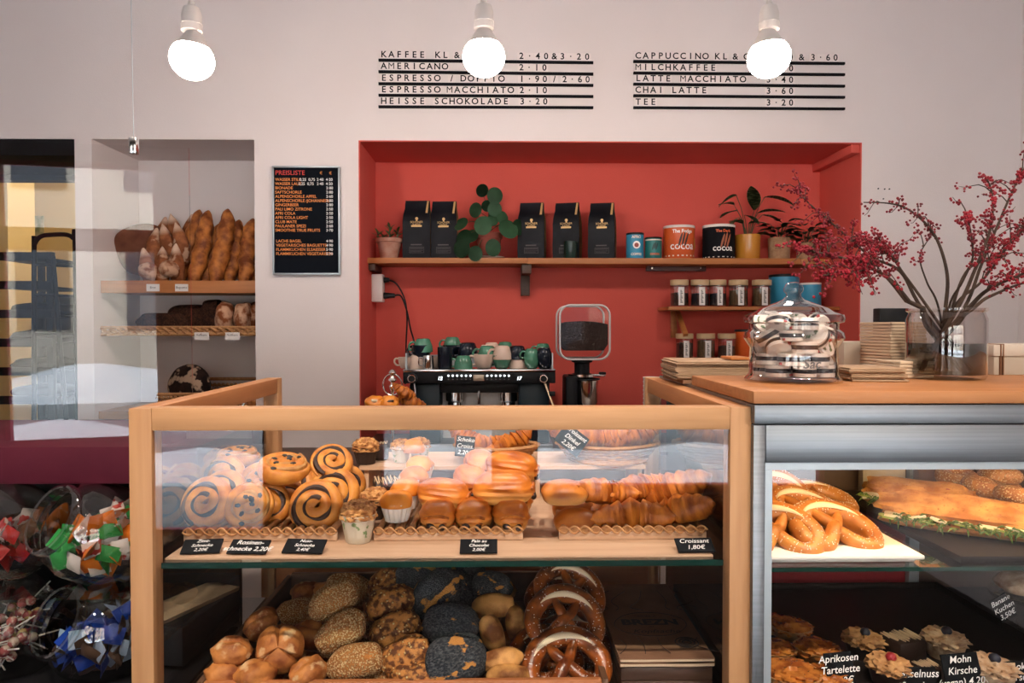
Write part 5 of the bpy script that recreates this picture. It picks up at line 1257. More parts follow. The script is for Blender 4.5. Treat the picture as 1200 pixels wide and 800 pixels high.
# ------------------------------------------------------------------ trays and pastries on the upper case shelf
def rattan_tray(px0, px1, py, lab):
    Yf = 1.60; x0, x1 = P(px0, py, Yf).x, P(px1, py, Yf).x
    t = thing('pastry_tray', lab, 'tray', ((x0+x1)/2, Yf, SB+0.0005)); w = x1-x0; D = 0.36
    part('front_slat', G().bb(-w/2, w/2, 0, 0.014, 0, 0.017, 0.002), 'board', t)
    part('rear_slat', G().bb(-w/2, w/2, D-0.014, D, 0, 0.017, 0.002), 'board', t)
    n = 14; me = G().cyl((0, 0.002, 0.022), 0.0075, D-0.004, 10, (R(-90), 0, 0)).mesh('cane', 'rattan')
    for k in range(n): link('cane', me, t, (-w/2+w*(k+0.5)/n, 0, 0))
    for ph in (0, PI):
        pts = [(-w/2+w*i/(n*6), -0.002+0.004*math.cos(PI*i/6+ph), 0.023+0.008*math.sin(PI*i/6+ph)) for i in range(n*6+1)]
        part('binding', G().tube(pts, 0.0022, 6), 'rattan', t)
    return SB+0.031
tz = rattan_tray(215, 395, 640, 'cane pastry tray holding cinnamon swirls on the left')
rattan_tray(438, 613, 640, 'cane pastry tray holding chocolate pastries in the middle')
rattan_tray(655, 828, 636, 'cane pastry tray holding croissants on the right')

def swirl(Rm, seed, raisins=False, turns=2.5):
    th = 0.021; pitch = Rm/(turns+0.1)
    g = G(); f = G(); n = int(turns*26); p1 = []; r1 = []; p2 = []
    for i in range(n+1):
        a = 2*PI*turns*i/n+seed; rr = 0.004+(Rm-pitch*0.5-0.004)*i/n
        zz = 0.006*(1-i/n)+0.0015*noise.noise(Vector((a*1.3, seed, 0)))
        p1.append((rr*math.cos(a), rr*math.sin(a), zz)); r1.append(pitch*(0.60 if i < n-12 else 0.60*(n-i+3)/15))
        r2 = rr+pitch*0.5
        p2.append((r2*math.cos(a), r2*math.sin(a), zz+0.0105+0.0015*math.sin(i*0.5)))
    g.tube(p1, r1, 12, flat=th/(pitch*0.6))
    f.tube(p2[:-25], [pitch*(0.24+0.07*math.sin(i*0.7+seed)) for i in range(len(p2)-25)], 8, flat=1.15)
    a_ = g.mesh('dough', 'swirl', 60); b_ = f.mesh('filling', 'filling' if not raisins else mat('custard_filling', (0.50, 0.26, 0.07), .5, 0, (0.30, 0.12, 0.03), vs=40))
    pr = [('dough', a_, []), ('filling', b_, [])]
    if raisins:
        r_ = random.Random(seed)
        for k in range(11):
            i = r_.randrange(8, n-10); x, y, z = p1[i]
            pr.append(('raisin', G().ball((x, y, z+th*0.92), 0.0058, (1.3, 1, 0.7), 1, (0, 0, k)).mesh('raisin', 'raisin'), []))
    return pr
SW = swirl(0.072, 1.0); SW2 = swirl(0.066, 2.6, turns=2.2); SR = swirl(0.066, 4.0, True)
def face(px, py, Y, tilt, yaw, roll, proto, name, lab, cat, grp, sc=1.0):
    return inst(proto, name, lab, cat, P(px, py, Y), Euler((R(tilt), R(roll), R(yaw)), 'XYZ'), grp, sc)
g1 = 'swirl pastries on the left tray'
face(371, 594, 1.665, 66, 6, 0, SW, 'cinnamon_swirl', 'large dark filled cinnamon swirl facing front at the tray\'s right end', 'pastry', g1, 1.0)
face(391, 579, 1.725, 66, 10, 0, SW, 'cinnamon_swirl', 'cinnamon swirl tucked right behind the front swirl', 'pastry', g1, 1.02)
face(404, 570, 1.79, 70, 25, 0, SW2, 'cinnamon_swirl', 'cinnamon swirl half hidden at the right rear of the tray', 'pastry', g1, .95)
face(313, 592, 1.70, 70, 38, 0, SW2, 'cinnamon_swirl', 'cinnamon swirl leaning sideways in the tray\'s middle', 'pastry', g1, 1.0)
face(336, 590, 1.77, 72, 42, 0, SW2, 'cinnamon_swirl', 'cinnamon swirl leaning behind the middle one', 'pastry', g1, 1.0)
face(292, 592, 1.66, 68, 8, 0, SR, 'raisin_swirl', 'pale raisin swirl facing front beside the leftmost swirl', 'pastry', g1, .98)
face(243, 590, 1.66, 66, -6, 0, SW, 'cinnamon_swirl', 'leftmost cinnamon swirl facing front behind the reflection', 'pastry', g1, .98)
face(262, 578, 1.74, 66, -4, 0, SW2, 'cinnamon_swirl', 'cinnamon swirl tucked behind the two left ones', 'pastry', g1, 1.0)
face(333, 549, 1.73, 14, 0, 6, SR, 'raisin_swirl', 'raisin swirl lying flat on top of the pile', 'pastry', g1, 1.08)
face(389, 543, 1.76, 44, 14, 12, SW, 'cinnamon_swirl', 'cinnamon swirl resting tilted on top of the pile', 'pastry', g1, .84)
face(279, 536, 1.93, 6, 0, 0, SR, 'raisin_swirl', 'raisin swirl lying flat at the back left', 'pastry', g1, 1.0)
for k, (px, py, Y) in enumerate([(262, 560, 1.86), (305, 565, 1.86), (345, 570, 1.88), (385, 568, 1.88)]):
    face(px, py, Y, 60, U(-8, 8), 0, (SW2, SR)[k % 2], 'cinnamon_swirl' if k % 2 == 0 else 'raisin_swirl', 'swirl pastry in the hidden back row, %s' % ['far left', 'second', 'third', 'far right'][k], 'pastry', g1, 1.0)

def cup_cake(r, h, wrapm, topm, lumpy, fl=0.03, fn=16, seed=0):
    w = G().lathe([(0, 0.001), (r*0.68, 0), (r*0.7, 0.002), (r, h), (r*0.97, h), (r*0.66, 0.006), (0, 0.005)], n=64, fl=fl, fn=fn).mesh('paper_cup', wrapm)
    t = G().loaf(r*1.0, r*1.0, r*0.8, seed, 0.06 if not lumpy else 0.16, freq=1.6 if not lumpy else 7, flat=0.2, c=(0, 0, h*0.95), nu=40, nv=26).mesh('cake_top', topm)
    return [('paper_cup', w, []), ('cake_top', t, [])]
MB = cup_cake(0.037, 0.042, 'wrapw', 'brio', False, 0.05, 16, 1)
MC = cup_cake(0.039, 0.062, 'wrapg', 'crumble', True, 0.02, 10, 2)
MK = cup_cake(0.036, 0.045, mat('brown_cup', (0.035, 0.018, 0.012), 0.8), 'crumble', True, 0.03, 14, 3)
zb_ = SB+0.0006
def onz(px, Y, z): q = P(px, 600, Y); return (q.x, Y, z)
inst(MC, 'crumble_muffin', 'crumble muffin in a leaf printed paper between two trays', 'muffin', onz(420, 1.60, zb_), (0, 0, 0.3), 'muffins', 1.0)
inst(MK, 'crumble_muffin', 'crumble muffin in brown paper behind the leaf printed one', 'muffin', onz(440, 1.72, zb_+0.02), (0, 0, 0), 'muffins', 1.0)
inst(MK, 'crumble_muffin', 'crumble muffin on the step shelf beside the swirls', 'muffin', onz(429, 2.03, RZ+0.001), (0, 0, 0), 'muffins', 1.0)
single('muffin_block', G().bb(-0.04, 0.04, -0.04, 0.04, 0, 0.019, 0.003), 'board', 'small wooden block under the brown crumble muffin', 'block', onz(440, 1.72, zb_))
tzb = tz+0.001
for i, (px, Y, lab) in enumerate([(465, 1.655, 'brioche in a white fluted cup, front of its row'), (476, 1.74, 'brioche second in the row'), (485, 1.825, 'brioche third in the row'), (492, 1.90, 'brioche last in the row')]):
    inst(MB, 'brioche', lab, 'brioche', onz(px, Y, tzb+[0, .008, .022, .035][i]), (0, 0, i), 'brioches beside the chocolate pastries', [1.0, 1.0, .98, .98][i])
def choc_cake():
    b = G().bb(-0.035, 0.035, -0.03, 0.03, 0, 0.045, 0.008).mesh('cake_block', 'choc')
    z = G().tube([(-0.033+0.066*i/24, 0.026*math.sin(i*1.9), 0.046) for i in range(25)], 0.0016, 5).mesh('icing_drizzle', mat('icing', (0.62, 0.45, 0.28), .5))
    return [('cake_block', b, [('icing_drizzle', z)])]
CK = choc_cake()
inst(CK, 'chocolate_slice', 'dark chocolate slice with pale drizzle behind the crumble muffin', 'cake', onz(456, 1.80, zb_+0.045), (R(12), 0, .3), 'chocolate slices', 1.1)
single('slice_block', G().bb(-0.035, 0.035, -0.035, 0.035, 0, 0.038, 0.003), 'board', 'wooden block under the drizzled chocolate slice', 'block', onz(456, 1.81, zb_))
inst(CK, 'chocolate_slice', 'dark chocolate slice on the step shelf at its left end', 'cake', onz(441, 2.1, RZ+0.001), (0, 0, .2), 'chocolate slices', 1.0)
inst(MC, 'crumble_muffin', 'muffin in pale paper on the step shelf left of the basket', 'muffin', onz(470, 2.05, RZ+0.001), (0, 0, 1), 'muffins', .72)
inst(MC, 'crumble_muffin', 'second muffin in pale paper on the step shelf', 'muffin', onz(492, 2.06, RZ+0.001), (0, 0, 2), 'muffins', .75)
single('bun', G().loaf(0.035, 0.035, 0.028, 4, .05), 'brio', 'small golden bun perched on the step shelf muffins', 'bun', P(485, 525, 2.05), (0, 0, 0))

# pain au chocolat
def pain_proto(seed):
    def fn(q, ph, th):
        k = 1+0.035*math.sin(q.z*16+q.x*1.5)+0.02*math.sin(q.z*9-q.y*3)
        return Vector((q.x*k, q.y, q.z))
    b = G().loaf(0.042, 0.062, 0.036, seed, 0.05, pw=0.68, flat=0.8, nu=40, nv=30, fn=fn).mesh('pastry_body', 'pain')
    roll = G()
    for zz, s in ((0.004, 1.0), (-0.008, 0.8)): roll.tube([(x*s, -0.0622+0.004*abs(x)/0.03, zz-0.004+0.010*math.cos(x*40)*s) for x in [-.028+.056*i/10 for i in range(11)]], 0.0035, 6)
    rl_ = roll.mesh('layer_edge', 'croi')
    c1_ = G().ball((-0.014, -0.0615, -0.012), 0.0095, (1, 0.7, .8), 2).mesh('chocolate_stick', 'choc'); c2_ = G().ball((0.013, -0.0615, -0.015), 0.0085, (.9, 0.7, 1.1), 2).mesh('chocolate_stick', 'choc')
    return [('pastry_body', b, []), ('layer_edge', rl_, []), ('chocolate_stick', c1_, []), ('chocolate_stick', c2_, [])]
PC = [pain_proto(1), pain_proto(5)]
g2 = 'chocolate pastries on the middle tray'
for i, (px, py, Y, rz, rx, s_, lab) in enumerate([
        (514, 602, 1.665, 0, 0, .98, 'front row chocolate pastry, left of three'), (556, 602, 1.665, -3, 0, 1.0, 'front row chocolate pastry, middle of three'), (598, 602, 1.665, 4, 0, 1.0, 'front row chocolate pastry, right of three'),
        (520, 579, 1.70, 84, 6, 1.0, 'second layer chocolate pastry lying sideways on the left'), (590, 572, 1.69, 88, 0, 1.14, 'second layer chocolate pastry lying sideways on the right'),
        (600, 547, 1.78, 80, 6, 1.05, 'top layer chocolate pastry on the right'), (552, 563, 1.80, 20, 12, .95, 'second layer chocolate pastry in the gap'), (562, 545, 1.86, 10, 10, .95, 'top layer chocolate pastry at the back'),
        (516, 590, 1.80, 0, 0, 1.0, 'back row chocolate pastry on the left'), (560, 586, 1.80, 0, 0, 1.0, 'back row chocolate pastry in the middle'), (604, 584, 1.80, 0, 0, 1.0, 'back row chocolate pastry on the right')]):
    inst(PC[i % 2], 'chocolate_pastry', lab, 'pastry', P(px, py, Y), (R(rx), 0, R(rz)), g2, s_)
# croissant tray
BN = [[('bun_body', G().loaf(0.054, 0.05, 0.032, s, .04, flat=.6).mesh('bun_body', 'bun'), [])] for s in (1, 2)]
g3 = 'croissants and buns on the right tray'
for (px, py, Y, rz, s_, lab) in [(676, 612, 1.66, 0, 1.0, 'shiny bun at the tray\'s front left corner'), (661, 578, 1.68, 8, 1.0, 'shiny bun on top of the front left bun')]:
    inst(BN[0], 'milk_bun', lab, 'bun', P(px, py, Y), (0, 0, R(rz)), g3, s_)
inst(BN[1], 'milk_bun', 'shiny bun behind the front left bun', 'bun', P(672, 596, 1.79), (0, 0, 1), g3, 1.0)
for i, (px, py, Y, rx, ry, rz, s_, lab) in enumerate([
        (740, 606, 1.66, 10, 4, 172, 1.3, 'croissant lying along the tray\'s front edge'), (797, 599, 1.66, 12, 18, 150, 1.15, 'croissant at the front right corner of the tray'),
        (705, 577, 1.71, 20, -8, 190, 1.1, 'croissant on the second layer beside the upper bun'), (745, 574, 1.74, 25, 10, 200, 1.12, 'croissant on the second layer in the middle'), (790, 574, 1.73, 15, 24, 160, 1.25, 'croissant slanting down at the right of the pile'),
        (720, 596, 1.80, 0, 0, 185, 1.0, 'croissant in the hidden middle row'), (780, 596, 1.82, 0, 0, 175, 1.0, 'croissant in the hidden back row')]):
    single('croissant', CR[i % 3], None, lab, 'croissant', P(px, py, Y), (R(rx), R(ry), R(rz)), g3, s_)
# baskets on the step shelf
def basket(px, w, h, Y, lab):
    q = P(px, 540, Y); t = thing('bread_basket', lab, 'basket', (q.x, Y, RZ+0.001)); r = S(w, Y)/2; hh = S(h, Y)
    part('basket_floor', G().lathe([(0, 0.001), (r*0.8, 0.001), (r*0.8, 0.006), (0, 0.006)], n=28), 'rattan', t)
    for k in range(5):
        u = k/4; rr = r*(0.8+0.2*u); n_ = 40
        part('wicker_strand', G().tube([(rr*math.cos(2*PI*i/n_)+0.003*math.cos(i*PI+k*PI)*math.cos(2*PI*i/n_), (rr*math.sin(2*PI*i/n_)+0.003*math.cos(i*PI+k*PI)*math.sin(2*PI*i/n_))*0.62, 0.008+(hh-0.01)*u+0.004*abs(math.cos(2*PI*i/n_))) for i in range(n_)], 0.0042 if k < 4 else 0.006, 6, closed=True), 'rattan', t)
    return t
basket(582, 96, 16, 2.09, 'round wicker basket of croissants on the step shelf, left one')
basket(712, 118, 18, 2.09, 'round wicker basket of large croissants on the step shelf, right one')
for i, (px, py, Y, rx, ry, rz, s_, lab) in enumerate([
        (562, 524, 2.06, 70, 0, 190, .95, 'croissant standing upright in the left basket'), (597, 522, 2.07, 60, 20, 200, .95, 'croissant leaning right in the left basket'), (548, 514, 2.10, 50, -20, 170, .85, 'croissant half hidden at the back of the left basket'),
        (700, 516, 2.05, 50, 0, 180, 1.15, 'large croissant in the right basket, left one'), (738, 514, 2.06, 55, 14, 190, 1.2, 'large croissant in the right basket, right one'), (668, 512, 2.10, 30, -20, 170, 1.0, 'croissant behind the price card in the right basket')]):
    single('croissant', CR[i % 3], None, lab, 'croissant', P(px, py, Y), (R(rx), R(ry), R(rz)), 'croissants in the step shelf baskets', s_)

# price cards ------------------------------------------------------------
def card(px, py, Y, wpx, hpx, lines, lab, tilt=0, lean=0, size=None, sh=0.25, yaw=0, pos=None):
    q = P(px, py, Y) if pos is None else Vector(pos); w, h = S(wpx, Y), S(hpx, Y)
    t = thing('price_card', lab, 'price card', q, Euler((R(lean), R(tilt), R(yaw)), 'XYZ'), 'black chalk price cards')
    cdp = part('card', G().bb(-w/2, w/2, -0.0015, 0.0015, -h/2, h/2), 'slate', t)
    g = G(); n_ = len(lines); s = size or h/(n_+0.3)*0.95
    for k, l_ in enumerate(lines):
        write(g, l_, (0, -0.0022, h/2-h*(k+0.82)/(n_+0.2)), s, align='CENTER', shear=sh, bold=0.0001)
    part('lettering', g, 'chalk', cdp)
    return t
zc_ = SB+0.003
for (px, Y, w, ln, lab, rz, tl) in [(237, 1.525, 44, ['Zimt-', 'Schnecke', '2,20€'], 'black price card at the far left shelf front', 6, 0), (292, 1.520, 46, ['Rosinen-', 'schnecke 2,20€'], 'second black price card on the shelf front', -4, 0), (357, 1.522, 48, ['Nuss-', 'Schnecke', '2,40€'], 'black price card in front of the swirl tray', -6, 0), (561, 1.515, 44, ['Pain au', 'Chocolat', '2,00€'], 'black pain au chocolat price card on the shelf front', 0, 0), (814, 1.515, 44, ['Croissant', '1,80€'], 'black croissant price card at the right shelf front', 2, 0)]:
    q = P(px, 648, Y); card(px, 648, Y, w, 22, ln, lab, 0, -62, yaw=rz, pos=(q.x, Y, zc_+S(11, Y)*math.sin(R(28))+0.001))
card(545, 523, 2.0, 22, 24, ['Schoko', 'Croiss.', '2,20€'], 'black price card at the left basket', 6, -8)
card(670, 515, 1.99, 34, 26, ['Croissant', 'Dinkel', '2,20€'], 'diamond tilted black price card at the right basket', 38, -10)

# ------------------------------------------------------------------ bread bin in the lower case
bx0_, bx1_ = PX(221, 1.5), PX(716, 1.5)
bz = CZB+0.001
t = thing('bread_bin', 'long brown wooden bin of bread rolls at the bottom of the oak case', 'bread bin', ((bx0_+bx1_)/2, 1.52, bz)); o = Vector(t.location); bw = bx1_-bx0_
part('bin_floor', G().bb(-bw/2, bw/2, 0.002, 0.66, 0, 0.012), 'binw', t)
for a in (-bw/2, bw/2-0.014): part('bin_side', G().bb(a, a+0.014, 0.0, 0.66, 0.0125, PZ(795, 1.52)-bz-0.002, 0.002), 'binw', t)
part('bin_front', G().bb(-bw/2+0.0145, bw/2-0.0145, 0.0, 0.014, 0.0125, PZ(797, 1.52)-bz, 0.002), 'backw', t)
part('bin_back', G().bb(-bw/2+0.0145, bw/2-0.0145, 0.645, 0.66, 0.0125, 0.1, 0.002), 'binw', t)
LF = {}
def lf(k, lx, ly, lz, m, **kw):
    LF[k] = [G().loaf(lx, ly, lz, s, **kw).mesh(k, m) for s in (1, 4)]
lf('sesame', .062, .040, .034, 'sesame', amp=.06, flat=.6)
lf('pumpkin', .060, .040, .034, 'pump', amp=.08, freq=3, flat=.55)
lf('poppy', .060, .046, .036, 'poppy', amp=.05, flat=.6)
lf('stick', .050, .028, .026, 'stick', amp=.08, flat=.7)
lf('smooth', .050, .040, .034, 'kaiser', amp=.09, freq=2.4, flat=.6, fn=lambda q, ph, th: Vector((q.x, q.y, q.z-(0.22*math.exp(-(q.y*5.5+q.x*1.2)**2) if q.z > 0 else 0))))
def kais():
    def fn(q, ph, th):
        if q.z > -0.1:
            a = abs(math.sin(ph*1.5+0.6)); d = min(1, math.sqrt(q.x*q.x+q.y*q.y)*2)
            q = q*(1-0.20*math.exp(-(a*6)**2)*(0.4+0.6*d))
        return q
    return [('roll_body', G().loaf(.054, .054, .046, 2, .04, flat=.6, nu=60, nv=30, fn=fn).mesh('roll_body', 'kaiser'), [])]
KS = kais()
def pretzel(Rp, m, salt=120, seed=0, crumb=True):
    C2 = [(-0.40, -0.60, .10), (-0.14, -0.16, .14), (0.10, 0.10, .02), (0.46, 0.55, .02), (0.80, 0.56, 0), (0.99, 0.06, 0), (0.66, -0.56, 0), (0, -0.80, 0), (-0.66, -0.56, 0), (-0.99, 0.06, 0), (-0.80, 0.56, 0), (-0.46, 0.55, .02), (-0.10, 0.10, .16), (0.14, -0.16, .05), (0.40, -0.60, .10)]
    pts = [Vector((x, -y, z))*Rp for x, y, z in catmull(C2, 7)]
    N = len(pts); rad = []
    for i in range(N):
        u = abs(2*i/(N-1)-1); rad.append(Rp*(0.31-0.175*u**0.9 if u < .93 else 0.12))
    g = G().tube(pts, rad, 12)
    me = g.mesh('pretzel_dough', m, 60)
    pr = [('pretzel_dough', me, [])]
    if crumb:
        k = N//2; seg = pts[k-9:k+10]
        c = G().tube([v+Vector((0, -Rp*0.10, Rp*0.255)) for v in seg], [Rp*0.10*math.sin(PI*(j+0.6)/19.5) for j in range(19)], 8, flat=.7)
        pr[0][2].append(('split_crumb', c.mesh('split_crumb', 'crumb', 60)))
    r_ = random.Random(seed); s = G()
    for _ in range(salt):
        i = r_.randrange(N//6, N-N//6); a = r_.uniform(0.3, PI-0.3); v = pts[i]; tdir = (pts[min(i+1, N-1)]-pts[i-1]).normalized(); side = tdir.cross(Vector((0, 0, 1)))
        q = v+side*(math.cos(a)*rad[i])+Vector((0, 0, math.sin(a)*rad[i]))
        s.box(q, (0.0016, 0.0016, 0.0012), 0, (r_.random(), r_.random(), r_.random()))
    pr.append(('salt_grains', s.mesh('salt_grains', 'salt'), []))
    return pr
def pile(k, name, px, py, Y, rx, ry, rz, s_, lab, i=0):
    single(name, LF[k][i % 2], None, lab, 'bread roll', P(px, py, Y), (R(rx), R(ry), R(rz)), 'rolls in the bread bin', s_)
L_ = [
 ('smooth', 'bread_roll', 271, 763, 1.58, 10, 0, 8, .86, 'plain crusty roll at the front left of the bin'), ('smooth', 'bread_roll', 306, 731, 1.68, 30, -35, 20, .84, 'plain crusty roll leaning behind the split roll'), ('smooth', 'bread_roll', 364, 744, 1.72, 20, 10, 0, .9, 'plain crusty roll behind the seeded ones'),
 ('smooth', 'bread_roll', 300, 790, 1.55, 0, 0, 40, .9, 'plain roll under the split roll'), ('smooth', 'bread_roll', 262, 788, 1.56, 0, 0, 10, .8, 'plain roll in the front left corner'), ('smooth', 'bread_roll', 362, 787, 1.56, 10, 0, 60, .86, 'golden ribbed roll at the front between split and seeded rolls'),
 ('sesame', 'sesame_roll', 391, 703, 1.70, 62, -28, 0, 1.0, 'sesame roll at the top of the left pile'), ('sesame', 'sesame_roll', 399, 741, 1.64, 64, -38, 0, 1.05, 'sesame roll below the top one'), ('sesame', 'sesame_roll', 417, 776, 1.58, 52, -12, 0, 1.02, 'sesame roll at the front of the pile'), ('sesame', 'sesame_roll', 408, 690, 1.84, 40, 10, 0, 1.0, 'sesame roll behind the top one in shadow'), ('sesame', 'sesame_roll', 352, 716, 1.86, 20, 0, 20, .9, 'dark sesame roll at the back left'), ('sesame', 'sesame_roll', 434, 735, 1.80, 30, 0, 0, 1.0, 'sesame roll in the gap behind'),
 ('pumpkin', 'pumpkin_seed_roll', 455, 683, 1.84, 40, -30, 0, 1.0, 'pumpkin seed roll at the very back'), ('pumpkin', 'pumpkin_seed_roll', 457, 707, 1.74, 40, -12, 10, 1.05, 'pumpkin seed roll with white floury base'), ('pumpkin', 'pumpkin_seed_roll', 463, 738, 1.66, 56, -20, 0, 1.0, 'pumpkin seed roll in the middle of its column'), ('pumpkin', 'pumpkin_seed_roll', 475, 769, 1.59, 54, -26, 0, 1.0, 'pumpkin seed roll at the front of its column'), ('pumpkin', 'pumpkin_seed_roll', 487, 792, 1.56, 20, 0, 0, .95, 'pumpkin seed roll at the bin front'), ('pumpkin', 'pumpkin_seed_roll', 495, 735, 1.78, 40, 0, 0, .95, 'pumpkin seed roll in the gap behind its column'),
 ('poppy', 'poppy_seed_roll', 492, 679, 1.84, 42, 20, 10, 1.1, 'poppy seed roll at the back left of its column'), ('poppy', 'poppy_seed_roll', 511, 695, 1.76, 60, -38, 20, 1.1, 'poppy seed roll with a split golden seam'), ('poppy', 'poppy_seed_roll', 537, 695, 1.84, 60, 50, 0, 1.05, 'poppy seed roll standing in shadow'), ('poppy', 'poppy_seed_roll', 528, 731, 1.66, 40, 4, 0, 1.1, 'poppy seed roll lying in the middle'), ('poppy', 'poppy_seed_roll', 534, 774, 1.58, 62, 0, 30, 1.22, 'big poppy seed roll with golden patches in front'), ('poppy', 'poppy_seed_roll', 576, 687, 1.84, 30, 8, 0, .9, 'poppy seed roll on top at the right'), ('poppy', 'poppy_seed_roll', 545, 672, 1.92, 30, 8, 0, .95, 'poppy seed roll at the very back'), ('poppy', 'poppy_seed_roll', 512, 750, 1.75, 30, 8, 0, .95, 'poppy seed roll deep in the gap'),
 ('stick', 'pale_roll', 579, 709, 1.76, 30, -4, -6, 1.05, 'pale oval roll lying on top'), ('stick', 'pale_roll', 606, 732, 1.74, 80, 80, 10, .95, 'pale oval roll standing beside the pretzels'), ('stick', 'pale_roll', 577, 742, 1.66, 70, 70, 10, .95, 'pale roll standing in front of the oval one'), ('stick', 'pale_roll', 588, 773, 1.60, 40, -10, 0, .95, 'pale split roll at the front'), ('stick', 'pale_roll', 596, 792, 1.57, 20, 0, 0, .95, 'pale roll at the bin front'), ('stick', 'pale_roll', 600, 752, 1.76, 40, 0, 0, .95, 'pale roll deep in the gap'),
 ('smooth', 'bread_roll', 330, 778, 1.66, 0, 0, 40, .9, 'plain roll hidden low behind the split roll'), ('sesame', 'sesame_roll', 440, 792, 1.6, 10, 0, 0, .95, 'sesame roll hidden low at the front'), ('poppy', 'poppy_seed_roll', 556, 752, 1.76, 10, 0, 0, .95, 'poppy seed roll hidden behind the big one'),
]
for i, a in enumerate(L_): pile(*a, i=i)
inst(KS, 'split_roll', 'large round split crusty roll at the left of the bin', 'bread roll', P(328, 760, 1.60), (R(62), R(6), R(8)), 'rolls in the bread bin', .95)
# filling layer of rolls underneath
r_ = random.Random(3); kinds = ['smooth', 'smooth', 'sesame', 'pumpkin', 'poppy', 'stick']
fl_i = 0
for i in range(11):
    for j in range(4):
        x = bx0_+0.07+(bw-0.32)*i/10; y = 1.62+0.13*j
        k = kinds[min(5, int(i/11*6))]
        fl_i += 1
        single({'smooth': 'bread_roll', 'sesame': 'sesame_roll', 'pumpkin': 'pumpkin_seed_roll', 'poppy': 'poppy_seed_roll', 'stick': 'pale_roll'}[k], LF[k][0], None, 'roll in the bottom layer of the bread bin under the pile', 'bread roll', (x, y, bz+0.036), (0, 0, r_.uniform(0, 6)), 'bottom layer of rolls', .82)
        if j >= 2: single('bread_roll', LF[k][1], None, 'roll in the second hidden layer of the bread bin pile', 'bread roll', (x+0.03, y, bz+0.10), (0.2, 0, r_.uniform(0, 6)), 'second layer of rolls', .82)
PZL = [pretzel(0.082, 'lye', 150, 1), pretzel(0.078, 'lye', 150, 2)]
for i, (px, py, Y, rx, ry, rz, s_, lab) in enumerate([(668, 692, 1.78, 42, 20, 0, .92, 'dark salted pretzel at the top of the pile'), (662, 726, 1.68, 48, 8, 0, 1.0, 'dark salted pretzel in the middle with open split'), (663, 779, 1.60, 40, -8, 8, 1.02, 'dark salted pretzel at the front bottom'), (640, 770, 1.68, 40, 10, 0, .95, 'dark salted pretzel underneath on the left'), (672, 752, 1.76, 30, 0, 0, .95, 'dark salted pretzel underneath at the back'), (655, 700, 1.88, 30, 0, 0, .95, 'dark salted pretzel hidden behind the top one')]):
    inst(PZL[i % 2], 'pretzel', lab, 'pretzel', P(px, py, Y), (R(rx), R(ry), R(rz)), 'dark pretzels in the bread bin', s_)
for j, (x, y) in enumerate([(PX(660, 1.68), 1.68), (PX(655, 1.9), 1.9)]):
    inst(PZL[1], 'pretzel', 'dark pretzel lying flat under the pretzel pile, %s' % ['front', 'back'][j], 'pretzel', (x, y, bz+0.034), (0, 0, 0), 'dark pretzels in the bread bin', .9)
# paper bags with print
pz0 = bz
a0, a1, b0, b1 = P(728, 783, 1.55), P(841, 783, 1.55), P(704, 690, 2.0), P(785, 690, 2.0)
pbw, pbd = a1.x-a0.x, 0.46
zt_ = PZ(775, 1.56)
st0 = thing('cake_box_pile', 'stack of trays supporting the printed brown bags', 'boxes', ((a0.x+a1.x)/2, 1.57, pz0))
n_ = 3; hh = (zt_-0.021-pz0)/n_
for k in range(n_): part('box', G().bb(-pbw/2+0.004, pbw/2-0.004, 0.004, pbd, hh*k, hh*(k+1)-0.001, 0.002), 'darkw', st0)
t = thing('printed_paper_bags', 'stack of brown printed pretzel bags lying flat in the case', 'paper bags', ((a0.x+a1.x)/2, 1.57, zt_-0.0205)); 
def wavy(z0, z1, ph):
    g = G(); n = 16; A = []
    for (dz, jz) in ((z0, 0), (z1, 1)):
        row = []
        for i in range(n+1):
            u = i/n; x = -pbw/2+pbw*u
            for yy in (0, 0.10, pbd):
                wv = 0.0022*math.sin(u*7+ph) if yy == 0 else 0
                row.append(g.bm.verts.new((x, yy, dz+wv)))
        A.append(row)
    for i in range(n):
        for k in range(2):
            b = i*3+k
            g.bm.faces.new((A[1][b], A[1][b+3], A[1][b+4], A[1][b+1])); g.bm.faces.new((A[0][b], A[0][b+1], A[0][b+4], A[0][b+3]))
        g.bm.faces.new((A[0][i*3], A[0][i*3+3], A[1][i*3+3], A[1][i*3])); g.bm.faces.new((A[0][i*3+2], A[1][i*3+2], A[1][i*3+5], A[0][i*3+5]))
    for e in (0, n): g.bm.faces.new((A[0][e*3], A[1][e*3], A[1][e*3+1], A[0][e*3+1])); g.bm.faces.new((A[0][e*3+1], A[1][e*3+1], A[1][e*3+2], A[0][e*3+2]))
    return g
part('paper_bag', wavy(0.0022, 0.009, 0), 'kraftd', t)
tb = part('paper_bag', wavy(0.0122, 0.0195, 2.2), 'kraftd', t)
part('bag_mouth', G().bb(-pbw/2+0.002, pbw/2-0.002, -0.002, -0.0005, 0.0135, 0.018), 'napkin', t)
part('bag_mouth', G().bb(-pbw/2+0.002, pbw/2-0.002, -0.002, -0.0005, 0.003, 0.008), 'napkin', t)
zp = 0.0225
g = G()
TM = lambda x, y, txt, s, **k: g.add(glyphs(txt, s, align='CENTER', **k), Matrix.Translation((x, y, zp)))
TM(0, 0.175, 'BREZN', 0.045, bold=0.002); TM(0, 0.222, 'IMMER A', 0.012); TM(0, 0.160, 'IST', 0.010); TM(0.005, 0.128, 'Kopfsache', 0.027, shear=0.3)
for (rx_, ry_, cx_, cy_) in ((0.088, 0.07, 0, 0.18),): g.tube([(cx_+rx_*math.cos(2*PI*k/40)*(1+.06*math.sin(4*PI*k/40)), cy_+ry_*math.sin(2*PI*k/40), zp) for k in range(40)], 0.0009, 4, closed=True)
